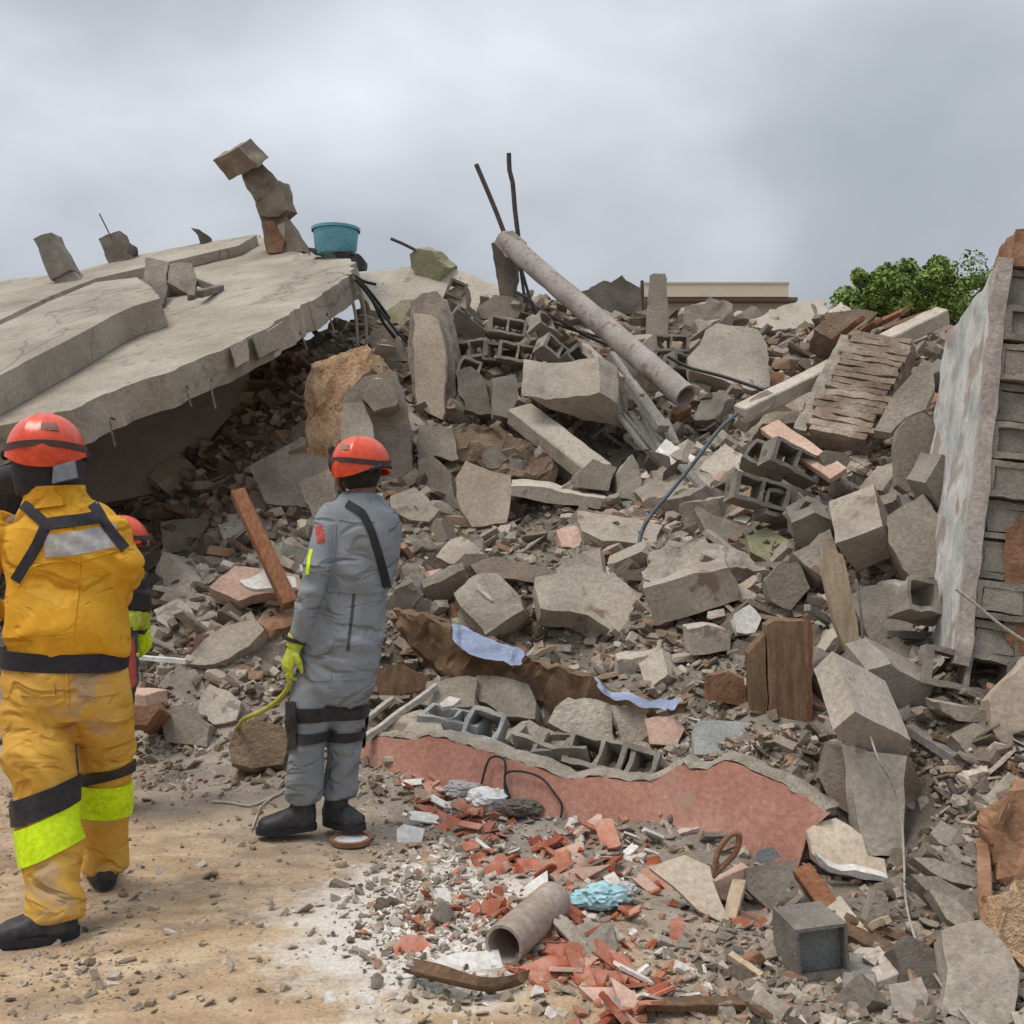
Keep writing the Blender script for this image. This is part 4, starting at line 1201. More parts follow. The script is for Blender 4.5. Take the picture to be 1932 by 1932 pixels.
chunk('brick_piece', 'red clay brick leaning inside the corner of the two sheets', 'brick', 8, [(340, 1290), (400, 1250), (472, 1225), (450, 1310), (400, 1380), (365, 1375)], (0, -1, .3), .1, 'plaster_pink', d=4.15)
beam('timber_strip', 'yellowish wooden strip standing between two sheets', 'timber', 8, (400, 1470), (440, 1300), .05, .03, 'wood_pale', 4.0, 4.15)
chunk('tile_piece', 'flat orange tile piece below the grey triangular sheet', 'tile', 8, [(405, 1470), (480, 1430), (565, 1465), (560, 1500), (415, 1500)], (0, -.6, .8), .025, 'clay_tile', d=3.95, rough=.003)

# ================================================================== THE RED WALL AND ITS BLOCKS
RN = Vector((-.5, -.87, .30))
RB = Vector((.5, .87, 0)).normalized() * .15
rw = empty('red_wall', P(1500, 1623, 4.6), 'low broken wall painted brick red across the foreground', 'wall')
RWP = Q(7, [(0, 625), (100, 575), (250, 592), (330, 575), (420, 592), (520, 628), (620, 650), (700, 682), (850, 722), (970, 782), (1130, 768), (1250, 785), (1370, 792), (1440, 762), (1530, 698), (1570, 735), (1640, 735), (1720, 690), (1790, 705),
             (1900, 760), (2000, 800), (2110, 860), (2215, 945), (2120, 1030), (2070, 1200), (1800, 1190), (1500, 1150), (960, 1010), (560, 920), (300, 830), (100, 800), (0, 760)])
p0w = P(1500, 1623, 4.58)
bm, _, _ = prism_bm(RWP, RN, .15, None, p0w, .007, .09, .012, 7.0, RB)
obj('masonry', bm, 'red_paint', rw)
edge = Q(7, [(0, 625), (100, 575), (250, 592), (330, 575), (420, 592), (520, 628), (620, 650), (700, 682), (850, 722), (970, 782), (1130, 768), (1250, 785), (1370, 792), (1440, 762), (1530, 698), (1570, 735), (1640, 735), (1720, 690), (1790, 705), (1900, 760), (2000, 800), (2110, 860), (2215, 945)])
nW = RN.normalized()
eb = bmesh.new()
loft(eb, [(plane_hit(x, y, p0w, nW) + RB * .5 + Vector((0, 0, .006)), .074, .016) for x, y in edge], 10, V=Vector((0, 0, 1)))
bmesh.ops.triangulate(eb, faces=eb.faces)
split_long(eb, .05)
roughen(eb, .014, 16)
obj('broken_top', eb, 'mortar', rw)
sk = Q(7, [(560, 930), (960, 965), (1200, 1030), (1500, 1115), (1720, 1165), (1720, 1190), (1500, 1150), (960, 1015), (560, 950)])
bm, _, _ = prism_bm(sk, RN, .16, None, p0w + nW * .012, .006, .08, .008)
obj('skirting', bm, 'plaster_tan', rw)
HERO.append((RWP, 4.4))
cable('cable', 'thin black cable looped over the red wall', 'cable', [plane_hit(*q1(7, *p_), p0w + nW * .03, nW) for p_ in [(580, 800), (620, 680), (690, 690), (690, 820), (720, 880), (690, 760), (760, 740), (860, 770), (930, 850), (960, 900), (955, 960)]], .006, 'cable_black')

BM = [block_mesh(k) for k in range(4)]
NBLOCK = [0]


def hblock(label, fr, x, y, rot, kind=0, d=None, sc=1.0, group='hollow blocks in the heap', m=None):
    px, py = q1(fr, x, y)
    dd_ = d or GD(px, py)
    o = bpy.data.objects.new('hollow_block', BM[kind])
    COL.objects.link(o)
    o.location = P(px, py, dd_)
    o.rotation_euler = Euler([R(a) for a in rot])
    o.scale = (sc,) * 3
    if m:
        o.material_slots[0].link = 'OBJECT'
        o.material_slots[0].material = MATS[m]
    tag(o, label, 'block', group)
    HERO.append(([(px - 30, py - 25), (px + 30, py - 25), (px + 30, py + 25), (px - 30, py + 25)], dd_ - .15))
    return o


bw = [(455, 545, 0, 5.62, (12, 6, -24)), (670, 565, 2, 5.50, (60, 14, -16)), (1160, 690, 0, 5.20, (52, 6, -30)), (1320, 728, 1, 5.07, (60, 12, -18)), (880, 640, 3, 5.4, (28, 10, -34)), (1010, 668, 2, 5.3, (18, -8, -22))]
for k, (x, y, kd, d_, rt_) in enumerate(bw):
    d_ = plane_hit(*q1(7, x, y + 60), p0w, nW).y + .30
    hblock(['broad hollow block behind the red wall\'s left end', 'second hollow block behind the red wall from the man in grey', 'hollow block with dark cells behind the middle of the red wall',
            'half block with dark cell behind the red wall\'s low dip', 'broken block shell behind the red wall', 'open-ended block lying flat behind the red wall'][k], 7, x, y, rt_, kd, d_, .96, 'blocks of the toppled red wall', 'block_blue' if k in (0, 1) else None)
for k, (pts, m, d_, n_, rg) in enumerate([
    ([(560, 290), (650, 285), (800, 330), (842, 420), (832, 492), (700, 480), (560, 400)], 'concrete', 5.95, (-.2, -.85, .5), .02),
    ([(330, 320), (480, 290), (560, 300), (560, 430), (400, 440), (300, 420)], 'concrete', 6.05, (-.2, -.85, .5), .025),
    ([(925, 440), (990, 395), (1120, 400), (1200, 440), (1220, 590), (1100, 600), (960, 560), (900, 520)], 'mortar', 5.7, (-.2, -.8, .55), .03),
    ([(1190, 430), (1300, 440), (1380, 520), (1370, 640), (1230, 600)], 'mortar', 5.5, (-.2, -.8, .5), .03),
    ([(1350, 500), (1480, 470), (1540, 540), (1500, 620), (1370, 610)], 'plaster_pink', 5.4, (-.2, -.9, .3), .015),
    ([(1570, 560), (1600, 500), (1830, 510), (1870, 570), (1800, 670), (1580, 660)], 'block_blue', 5.25, (-.1, -.7, .7), .008),
    ([(700, 600), (790, 505), (930, 560), (1080, 620), (1060, 760), (960, 750), (820, 700)], 'mortar', 5.36, (-.3, -.6, .7), .03),
    ([(100, 520), (300, 440), (430, 560), (300, 575), (150, 575)], 'concrete', 5.75, (-.3, -.6, .7), .02)]):
    chunk('broken_block', ['grey rough wall chunk beside the black hole behind the red wall', 'grey wall chunk at the left behind the red wall', 'rough mortared chunk right of the black hole', 'ridged mortar chunk below the blue cloth', 'pinkish corner block at the end of the cloth',
                           'smooth grey-blue block lying behind the red wall\'s right half', 'crumbled mortar bed along the red wall top', 'dusty slab behind the red wall beside the man in grey'][k], 'block', 7, pts, n_, .25, m, d=d_, rough=rg, L=.07)
chunk('plaster_scrap', 'white plaster scrap on the blocks behind the red wall', 'plaster', 7, [(385, 420), (430, 385), (485, 400), (450, 430), (400, 440)], (-.1, -.8, .6), .04, 'plaster_white', d=5.72)
beam('white_rod', 'long pale rod slanting beside the man in grey\'s knee', 'rod', 7, (10, 600), (370, 340), .035, .035, 'rope_white', 5.75, 6.1)
beam('white_rod', 'thin pink-white rod behind the man in grey\'s knee', 'rod', 7, (30, 500), (160, 400), .03, .03, 'rope_white', 5.9, 6.2)

# cavity with panels, cardboard and the blue curtain
chunk('brown_board', 'dark brown board leaning in the cavity right of the man in grey', 'panel', 7, [(150, 20), (300, 0), (430, 40), (470, 285), (385, 295), (250, 160)], (-.1, -.9, -.3), .04, 'wood', d=6.75, rough=.004, jag=.004)
chunk('brown_board', 'low brown board at the bottom of the cavity', 'panel', 7, [(60, 260), (200, 230), (340, 300), (330, 350), (100, 380)], (-.1, -.9, .2), .04, 'wood', d=6.5, rough=.004)
chunk('cardboard_sheet', 'long crumpled brown sheet sagging under the blue cloth', 'sheet', 0, [(735, 1150), (800, 1162), (860, 1190), (920, 1212), (985, 1236), (1060, 1266), (1130, 1292), (1200, 1322), (1290, 1332), (1280, 1350), (1180, 1352), (1120, 1340), (1070, 1325), (1010, 1322), (960, 1300), (900, 1282), (865, 1290), (830, 1275), (790, 1230), (750, 1190)],
      (-.42, -.88, -.05), .05, 'cardboard', d=6.05, rough=.05, L=.06, flat=.9)


def cloth(name, label, top, bot, d0, d1, m):
    k = 26
    bm = bmesh.new()
    grid = []
    for i in range(k + 1):
        u = i / k
        row = []

        def at(poly):
            f = u * (len(poly) - 1)
            j = min(int(f), len(poly) - 2)
            a, b = poly[j], poly[j + 1]
            return (a[0] + (b[0] - a[0]) * (f - j), a[1] + (b[1] - a[1]) * (f - j))
        a, b = at(top), at(bot)
        d_ = d0 + (d1 - d0) * u
        for j in range(9):
            w = j / 8
            q = P(a[0] + (b[0] - a[0]) * w, a[1] + (b[1] - a[1]) * w, d_ + .12 - .16 * w)
            q += Vector((0, .022 * math.sin(u * 21 + w * 2.5 + 2 * math.sin(u * 7)), .006 * math.sin(u * 17 + 2 * w))) + noise.noise_vector(q * 6) * .03 + noise.noise_vector(q * 17) * .01
            row.append(q)
        grid.append(row)
    F_, Bk = [], []
    for row in grid:
        F_.append([bm.verts.new(q) for q in row])
        Bk.append([bm.verts.new(q + Vector((0, .006, .002))) for q in row])
    for i in range(k):
        for j in range(8):
            bm.faces.new((F_[i][j], F_[i + 1][j], F_[i + 1][j + 1], F_[i][j + 1]))
            bm.faces.new((Bk[i][j], Bk[i][j + 1], Bk[i + 1][j + 1], Bk[i + 1][j]))
    for j in (0, 8):
        for i in range(k):
            bm.faces.new((F_[i][j], F_[i + 1][j], Bk[i + 1][j], Bk[i][j]))
    for i in (0, k):
        for j in range(8):
            bm.faces.new((F_[i][j], F_[i][j + 1], Bk[i][j + 1], Bk[i][j]))
    return tag(obj(name, bm, m, None, 60), label, 'cloth')


cloth('blue_cloth', 'upper strip of blue cloth hanging over the cavity', Q(7, [(425, 50), (480, 50), (580, 95), (700, 145), (785, 185)]), Q(7, [(450, 125), (520, 180), (620, 212), (720, 235), (775, 225)]), 6.25, 6.0, 'cloth_blue')
cloth('blue_cloth', 'lower strip of blue cloth trailing to the right', Q(7, [(1120, 300), (1200, 360), (1300, 385), (1420, 400), (1520, 410)]), Q(7, [(1130, 345), (1210, 405), (1310, 445), (1420, 462), (1500, 450)]), 5.75, 5.45, 'cloth_blue')

# ================================================================== HOLLOW BLOCKS IN THE HEAP
hb = [(2, 875, 930, (30, 35, 20), 0, 11.0, 'hollow block with long slots right of the pillar'), (2, 1060, 950, (75, 8, 10), 0, 11.0, 'flattened hollow block in the middle of the stack'),
      (2, 900, 1055, (80, -5, -20), 0, 10.6, 'hollow block at the lower left of the stack'), (2, 990, 1060, (88, 5, 8), 1, 10.55, 'half block with dark cell in the stack'),
      (2, 1110, 1070, (82, 10, 5), 0, 10.5, 'hollow block with dark wide cells low in the stack'), (2, 1290, 1070, (70, 35, 25), 0, 10.4, 'tilted hollow block right in the stack'),
      (2, 1250, 950, (60, 20, 40), 2, 10.8, 'broken open block at the upper right of the stack'), (2, 1380, 1090, (70, 50, 10), 1, 10.2, 'half block standing on its corner in the stack'),
      (2, 1180, 1010, (50, -10, 60), 3, 10.6, 'block shell lying across the stack'), (2, 820, 770, (85, 20, 10), 1, 11.4, 'half block with dark hole on the crest'),
      (3, 760, 1235, (78, 25, 12), 0, 7.35, 'hollow block with black cell below the ribbed panel'), (3, 590, 1390, (80, 15, 8), 0, 7.15, 'hollow block with wide black cell on the right slope'),
      (3, 660, 1250, (60, 30, -20), 2, 7.5, 'broken block left of the black-celled block'), (3, 150, 640, (85, 0, 5), 0, 11.6, 'pale hollow block with two slots at the far crest'),
      (8, 1440, 370, (80, 10, -12), 0, 5.1, 'tilted hollow block right of the column cap'),
      (8, 1130, 440, (65, 25, -30), 2, 5.3, 'broken hollow block behind the column cap'), (3, 870, 1480, (40, 10, 30), 3, 6.8, 'block shell lying above the lit-top block'),
      (0, 1745, 1135, (70, 10, 20), 2, 5.6, 'broken block at the foot of the block wall'), (0, 1600, 1000, (60, 20, 50), 0, 6.8, 'hollow block left of the lit-top block on the slope'),
      (0, 1480, 960, (75, 10, 15), 2, 7.2, 'broken block in mid slope below the pink plank'), (0, 900, 705, (80, 20, 5), 2, 10.2, 'broken block right of the pillar foot'), (0, 1290, 690, (80, 10, 30), 0, 11.2, 'far hollow block right of the pipe')]
for fr_, x, y, rt_, kd, d_, lb in hb:
    hblock(lb, fr_, x, y, rt_, kd, d_)

# ================================================================== LEFT HEAP AND FOREGROUND DEBRIS
chunk('concrete_block', 'squared grey block at the toe of the left heap', 'block', 5, [(755, 345), (820, 310), (885, 300), (985, 400), (975, 505), (880, 490), (785, 470)], (-.1, -.9, .4), .3, 'concrete', d=6.3, rough=.012)
chunk('concrete_block', 'pale cracked block resting behind the squared grey block', 'block', 5, [(930, 330), (945, 260), (990, 200), (1070, 240), (1132, 292), (1112, 382), (1015, 402)], (-.1, -.85, .5), .3, 'concrete_pale', d=6.45, rough=.014)
chunk('concrete_chunk', 'dark brown rock left of the man in grey\'s leg', 'concrete chunk', 5, [(1090, 500), (1110, 420), (1200, 385), (1330, 400), (1350, 500), (1320, 590), (1200, 610), (1110, 590)], (0, -.9, .4), .35, 'soil_brown', d=5.75, rough=.03)
chunk('stone_slab', 'long flat pale stone on the left heap', 'stone', 0, [(348, 1248), (385, 1205), (430, 1180), (478, 1168), (500, 1188), (470, 1218), (400, 1255)], (-.2, -.8, .6), .2, 'concrete', d=6.85)
chunk('plaster_plate', 'pinkish pale plate lying on the left heap beside the timber', 'plate', 0, [(395, 1108), (440, 1068), (500, 1072), (565, 1085), (572, 1112), (500, 1118), (450, 1135)], (0, -.6, .8), .08, 'plaster_pink', d=7.25)
chunk('plaster_plate', 'white scrap of plaster on the pinkish plate', 'plate', 0, [(450, 1095), (500, 1075), (555, 1090), (560, 1108), (480, 1112)], (0, -.6, .8), .03, 'plaster_white', d=7.15)
beam('timber_post', 'reddish brown timber leaning out of the left heap', 'timber', 0, (448, 928), (548, 1142), .10, .08, 'wood_red', 7.45, 6.95, R(20), rough=.003)
beam('plank', 'pale plank end sticking out behind the man in yellow', 'plank', 5, (560, 262), (740, 272), .18, .07, 'plaster_pink', 6.0, 5.9, 0)
beam('white_rod', 'thin white rod lying behind the man in yellow', 'rod', 5, (640, 82), (880, 102), .03, .03, 'plastic_white', 6.6, 6.5)
chunk('concrete_chunk', 'red-brown brick rubble chunk at the left heap toe', 'concrete chunk', 5, [(610, 280), (735, 285), (750, 330), (690, 400), (620, 400)], (0, -.9, .4), .25, 'clay_brown', d=6.2, rough=.03)
for k, (pts) in enumerate([[(470, 880), (560, 830), (640, 870), (600, 960), (500, 950)], [(360, 1230), (420, 1190), (470, 1220), (440, 1262), (380, 1262)], [(480, 1190), (530, 1180), (545, 1240), (500, 1262), (470, 1240)], [(290, 1150), (340, 1130), (372, 1170), (330, 1200)], [(320, 1270), (370, 1260), (390, 1300), (340, 1318)]]):
    chunk('concrete_chunk', ['grey slab bit high on the left heap', 'flat grey chunk in the middle of the left heap', 'dark slab chunk beside the man in grey\'s glove', 'small pale chunk near the hidden man\'s glove', 'grey-brown chunk low on the left heap'][k], 'concrete chunk', 0, pts, (-.1, -.8, .5), .2, ['concrete', 'concrete', 'concrete_dark', 'concrete_pale', 'concrete'][k])
cable('rope', 'yellow rope hanging from the man in grey\'s glove', 'rope', [P(*p_) for p_ in [(542, 1272, 4.9), (545, 1295, 4.92), (520, 1325, 5.05), (488, 1345, 5.3), (462, 1356, 5.6), (448, 1372, 5.85)]], .012, 'rope_yellow')


def gp(fr, x, y, up=.01):
    a = G(*q1(fr, x, y))
    return a + Vector((0, 0, up))


cable('wire', 'thin white wire lying by the man in grey\'s boot', 'wire', [gp(5, *p_) for p_ in [(1000, 770), (1080, 775), (1180, 790), (1270, 755), (1350, 705), (1340, 600)]], .006, 'rope_white')
cable('wire', 'pale wire curling round the toe of the left boot', 'wire', [gp(5, *p_) for p_ in [(1190, 900), (1215, 830), (1235, 790), (1300, 740)]], .005, 'rope_white')

# broken pipe in the foreground
p1 = P(950, 1788, 3.5)
p1.z = max(p1.z, .068)
p2_ = Vector((.15, 3.86, .085))
axp = (p2_ - p1).normalized()
Lq = (p2_ - p1).length
pf = tag(obj('clay_pipe', lathe_bm([(.058, 0), (.069, 0), (.070, .02), (.070, Lq), (.060, Lq), (.058, Lq * .5)], p1, 36, axp, close=True), 'pipe_brown', None, 50, origin=(p1.x, p1.y, 0)), 'short open brown pipe lying in the foreground', 'pipe')
bm = bmesh.new()
rows = []
for i in range(25):
    u = i / 24
    x, y = q1(7, 210 + 540 * u, 1725 + 80 * math.sin(u * 3.0) + 20 * u)
    c = gp(0, x, y, .03 + .015 * math.sin(u * 5))
    rows.append([c + Vector((.01 * j, .017 * (j - 2) * (.9 + .2 * math.sin(9 * u)), .018 * ((j - 2) ** 2) * .35)) for j in range(5)])
va = [[bm.verts.new(q) for q in r_] for r_ in rows]
vb = [[bm.verts.new(q - Vector((0, 0, .006))) for q in r_] for r_ in rows]
for i in range(24):
    for j in range(4):
        bm.faces.new((va[i][j], va[i + 1][j], va[i + 1][j + 1], va[i][j + 1]))
        bm.faces.new((vb[i][j], vb[i][j + 1], vb[i + 1][j + 1], vb[i + 1][j]))
    for j in (0, 4):
        bm.faces.new((va[i][j], va[i + 1][j], vb[i + 1][j], vb[i][j]))
for i in (0, 24):
    for j in range(4):
        bm.faces.new((va[i][j], va[i][j + 1], vb[i][j + 1], vb[i][j]))
tag(obj('metal_strip', bm, 'wood', None, 50), 'curved brown strip of gutter in front of the pipe', 'strip')  # brown kept dark to carry the shadow the strip lies in


def flake(name, label, cat, fr, pts, m, thick=.02, n=(0, -.35, .94), lift=.02, group=None, rough=.003, L=.06):
    pq = Q(fr, pts)
    cx = sum(p_[0] for p_ in pq) / len(pq)
    cy = sum(p_[1] for p_ in pq) / len(pq)
    c = G(cx, cy) + Vector((0, 0, lift))
    bm, p0_, _ = prism_bm(pq, n, thick, None, c, rough, L, .004, 9, None, .6)
    HERO.append((pq, c.y))
    return tag(obj(name, bm, m), label, cat, group)


flake('plaster_sheet', 'white plaster sheet lying under the pipe mouth', 'plaster', 7, [(330, 1640), (440, 1600), (560, 1590), (662, 1580), (692, 1690), (592, 1732), (460, 1700), (340, 1660)], 'plaster_white', .02, (.1, -.5, .86), .03)
flake('plaster_scrap', 'thin white scrap left of the pipe', 'plaster', 7, [(180, 1720), (260, 1670), (330, 1660), (250, 1710)], 'plaster_white')
flake('plastic_box', 'upright white plastic scrap right of the boots', 'plastic', 7, [(180, 1010), (215, 990), (312, 1010), (275, 1165), (185, 1160)], 'plastic_white', .05, (0, -.9, .4), .06)
flake('paper_piece', 'white triangular shard at the bottom edge', 'shard', 7, [(1188, 1710), (1360, 1820), (1290, 1950), (1270, 1940)], 'plaster_pink', .012, (0, -.5, .86), .05)
flake('plaster_scrap', 'pinkish white curled scrap above the pipe', 'plaster', 7, [(735, 1330), (800, 1270), (892, 1208), (895, 1280), (820, 1320), (745, 1375)], 'plaster_white', .02, (.2, -.6, .75), .04)
flake('plaster_scrap', 'long pale scrap with dark underside among the tiles', 'plaster', 7, [(900, 1250), (1010, 1200), (1190, 1180), (1100, 1230), (1000, 1285), (910, 1290)], 'plaster_pink', .02, (0, -.6, .8), .05)
flake('concrete_lump', 'greenish crumbling mortar lump right of the pipe', 'concrete chunk', 7, [(1000, 1480), (1080, 1435), (1200, 1460), (1250, 1560), (1190, 1640), (1040, 1640), (990, 1560)], 'concrete', .12, (0, -.6, .8), .08, None, .03)
flake('red_tile', 'small upright bright orange tile piece in the foreground', 'tile', 7, [(1470, 1440), (1535, 1425), (1525, 1600), (1460, 1622)], 'clay_tile', .025, (-.1, -.75, .6), .04)
flake('red_tile', 'round crumbled orange tile heap left of the pipe', 'tile', 7, [(165, 1560), (220, 1510), (300, 1520), (340, 1580), (270, 1600), (200, 1640)], 'clay_tile', .05, (0, -.6, .8), .05, None, .012)
flake('red_tile', 'long orange ridge tile lying at the bottom', 'tile', 7, [(1020, 1690), (1080, 1660), (1250, 1690), (1430, 1720), (1440, 1750), (1300, 1740), (1060, 1770), (1030, 1740)], 'clay_tile', .05, (0, -.7, .7), .05)
flake('red_tile', 'pink-red tile slab below the long ridge tile', 'tile', 7, [(1040, 1760), (1200, 1760), (1290, 1830), (1240, 1880), (1120, 1830)], 'plaster_pink', .03, (0, -.6, .8), .04)
flake('red_tile', 'orange tile shard with open corner by the pipe side', 'tile', 7, [(850, 1640), (920, 1590), (1000, 1600), (960, 1650), (870, 1700)], 'clay_tile', .03, (.1, -.6, .8), .04)
flake('red_tile', 'bright orange curved tile in the upper tile heap', 'tile', 7, [(530, 1140), (580, 1115), (640, 1180), (635, 1240), (560, 1230)], 'clay_tile', .05, (0, -.8, .6), .05)
flake('red_tile', 'large orange tile with a pointed end among the shards', 'tile', 7, [(725, 1200), (760, 1150), (860, 1150), (880, 1200), (800, 1255), (735, 1255)], 'clay_tile', .04, (0, -.7, .7), .05)
flake('red_tile', 'red tile slab at the foot of the red wall\'s left end', 'tile', 7, [(300, 800), (380, 750), (440, 790), (420, 860), (330, 850)], 'clay_tile', .04, (0, -.7, .7), .05)
flake('red_tile', 'long red tile strip below the white bag', 'tile', 7, [(260, 900), (340, 900), (520, 990), (500, 1030), (380, 970)], 'clay_tile', .03, (0, -.6, .8), .04)
flake('red_tile', 'orange-red tile slab at the right of the long strip', 'tile', 7, [(460, 1050), (540, 1000), (650, 970), (620, 1020), (500, 1070)], 'clay_tile', .03, (0, -.6, .8), .04)
flake('rim_chip', 'yellowish lump on the plaster powder', 'stone', 7, [(360, 1350), (420, 1310), (520, 1330), (530, 1390), (440, 1400)], 'dirt_ochre', .05, (0, -.6, .8), .02, None, .02)
flake('rim_chip', 'tan lump right of the upright white plastic', 'stone', 7, [(290, 1140), (340, 1100), (375, 1150), (340, 1220), (300, 1200)], 'dirt_ochre', .05, (0, -.6, .8), .02, None, .02)

# crumpled bags
def bag(name, label, fr, x, y, rx, ry, rz, m, up=.05):
    c = gp(fr, x, y, up)
    bm = bmesh.new()
    bmesh.ops.create_icosphere(bm, subdivisions=4, radius=1)
    off = Vector((random.uniform(0, 30),) * 3)
    for v in bm.verts:
        d_ = v.co.normalized()
        k = 1 + .35 * noise.noise(d_ * 1.6 + off) - .30 * abs(noise.noise(d_ * 3.4 + off)) + .14 * noise.noise(d_ * 7 + off)
        v.co = c + Vector((d_.x * rx * k, d_.y * ry * k, d_.z * rz * k))
    return tag(obj(name, bm, m, None, 25), label, 'bag')


bag('plastic_bag', 'white crumpled plastic bag below the red wall', 7, 620, 920, .12, .08, .06, 'plastic_white')
bag('plastic_bag', 'grey-white torn bag left of the white bag', 7, 500, 870, .11, .07, .05, 'reflect_grey')
bag('plastic_bag', 'dark crumpled bag right of the white bag', 7, 760, 960, .11, .07, .045, 'concrete_dark')
bag('plastic_bag', 'light blue crumpled plastic bag among the tiles', 7, 1140, 1395, .11, .07, .05, 'plastic_cyan')
bag('plastic_bag', 'pale lilac plastic scrap beside the blue bag', 7, 1250, 1360, .06, .05, .03, 'reflect_grey')
# paint tin lid by the boot
lc = gp(0, 662, 1592, .008)
lid = empty('tin_lid', lc, 'round white lid with dark rim beside the right boot', 'lid')
obj('rim', lathe_bm([(.082, 0), (.095, 0), (.097, .022), (.082, .024)], lc, 32, close=True), 'clay_brown', lid)
obj('disc', lathe_bm([(.001, .004), (.083, .004), (.083, .014), (.001, .018)], lc, 32), 'plastic_white', lid)

# ================================================================== HOUSE AND BUSH BEHIND
hx0, hx1, hd = P(1228, 0, 30).x, P(1488, 0, 30).x, 30.0
ztop = P(0, 543, 30).z
zeave = P(0, 566, 30).z
hs = empty('house', ((hx0 + hx1) / 2, hd, 0), 'plain cream house with flat overhanging roof far behind the heap', 'house')


def bxo(name, x0, x1, y0, y1, z0, z1, m, par):
    return obj(name, box_bm(Vector(((x0 + x1) / 2, (y0 + y1) / 2, (z0 + z1) / 2)), Vector(((x1 - x0) / 2, 0, 0)), Vector((0, (y1 - y0) / 2, 0)), Vector((0, 0, (z1 - z0) / 2))), m, par)


bxo('wall', hx0, hx1, hd, hd + 7, -.05, zeave - .1, 'house_wall', hs)
rf = bxo('roof', hx0 - .3, hx1 - .12, hd - .45, hd + 7.4, zeave + .002, ztop, 'house_roof', hs)
bxo('eave_shadow_strip', hx0 - .25, hx1 + .15, hd - .4, hd + 7.3, zeave - .098, zeave, 'house_trim', hs)  # dark strip stands in for the shadow line under the roof edge
bxo('parapet', hx0 - .32, hx1 - .10, hd - .47, hd + 7.42, ztop + .002, ztop + .06, 'house_wall', hs)
for k in range(2):
    wx = hx0 + 1.0 + 1.7 * k
    w_ = bxo('window', wx - .5, wx + .5, hd - .03, hd + .05, 3.4, 4.6, 'house_trim', hs)
    bxo('pane', wx - .42, wx + .42, hd - .05, hd - .035, 3.48, 4.52, 'window_glass', w_)


def bush(label, name, cpx, cpy, d, rx, rz, nleaf, m1, seed, ryk=.8):
    rnd = random.Random(seed)
    c = P(cpx, cpy, d)
    t = empty(name, (c.x, c.y, H(c.x, c.y) if abs(c.x) < 14 and c.y < 25 else -.05), label, 'tree')
    base = Vector(t.location)
    bm = bmesh.new()
    loft(bm, [(base - Vector((0, 0, .1)), .16, .16), (base.lerp(c, .5) + Vector((.1, 0, 0)), .12, .12), (c, .05, .05)], 10)
    for k in range(9):
        a = rnd.uniform(0, 6.28)
        e = c + Vector((math.cos(a) * rx * .7, math.sin(a) * rx * .6, rnd.uniform(-.3, .7) * rz))
        s0 = base.lerp(c, rnd.uniform(.6, .95))
        loft(bm, [(s0, .05, .05), (s0.lerp(e, .5) + Vector((0, 0, .08)), .03, .03), (e, .008, .008)], 6)
    obj('trunk', bm, 'bark', t)
    cl = []
    for k in range(46):
        while True:
            q = Vector((rnd.uniform(-1, 1), rnd.uniform(-1, 1), rnd.uniform(-.9, 1)))
            if .35 < q.length < 1:
                break
        cl.append((Vector((q.x * rx, q.y * rx * ryk, q.z * rz)), rnd.uniform(.14, .44) * rz))
    vs, fs, mi = [], [], []
    for i in range(nleaf):
        cc, r_ = rnd.choice(cl)
        dv = Vector((rnd.gauss(0, 1), rnd.gauss(0, 1), rnd.gauss(0, 1))).normalized() * r_ * rnd.random() ** .45
        p = c + cc + dv
        nrm_ = (dv.normalized() * .6 + Vector((rnd.uniform(-1, 1), rnd.uniform(-1, 1), rnd.uniform(-.2, 1)))).normalized()
        a = nrm_.orthogonal().normalized()
        a = Matrix.Rotation(rnd.uniform(0, 6.28), 3, nrm_) @ a
        b = nrm_.cross(a)
        L_ = rnd.uniform(.022, .06)
        k = len(vs)
        vs += [p - a * L_, p + b * L_ * .45 + nrm_ * .01, p + a * L_, p - b * L_ * .45 + nrm_ * .01]
        fs.append((k, k + 1, k + 2, k + 3))
        mi.append(0 if rnd.random() < .75 else 1)
    me_ = bpy.data.meshes.new('crown')
    me_.from_pydata(vs, [], fs)
    me_.materials.append(MATS[m1])
    me_.materials.append(MATS['leaf_dark'])
    me_.polygons.foreach_set('material_index', mi)
    o = bpy.data.objects.new('crown', me_)
    COL.objects.link(o)
    for v in me_.vertices:
        v.co -= base
    o.parent = t
    tag(o, kind='stuff')
    return t


bush('bright green leafy tree showing above the heap left of the block wall', 'leafy_tree', 1695, 562, 16.5, 1.0, .56, 21000, 'leaf', 3)
bush('darker thin tree top beside the block wall', 'leafy_tree', 1815, 560, 18, .9, .6, 4500, 'leaf', 5)
# ================================================================== LOOSE RUBBLE
rr = random.Random(11)


def hull_bm(sx, sy, sz, npts=11, boxy=.6):
    bm = bmesh.new()
    if boxy > .5:       # a box with knocked-off corners
        for i in (-1, 1):
            for j in (-1, 1):
                for k in (-1, 1):
                    q = Vector((i, j, k))
                    if rr.random() < .35:
                        for a in range(3):
                            w = q.copy()
                            w[a] *= rr.uniform(.2, .75)
                            bm.verts.new(Vector((w.x * sx, w.y * sy, w.z * sz)))
                    else:
                        bm.verts.new(Vector((i * sx * rr.uniform(.75, 1), j * sy * rr.uniform(.75, 1), k * sz * rr.uniform(.8, 1))))
    else:
        for _ in range(npts):
            q = Vector((rr.gauss(0, 1), rr.gauss(0, 1), rr.gauss(0, 1))).normalized()
            bm.verts.new(Vector((q.x * sx, q.y * sy, q.z * sz)) * rr.uniform(.8, 1.05))
    res = bmesh.ops.convex_hull(bm, input=bm.verts)
    bmesh.ops.delete(bm, geom=[v for v in bm.verts if not v.link_faces], context='VERTS')
    return bm


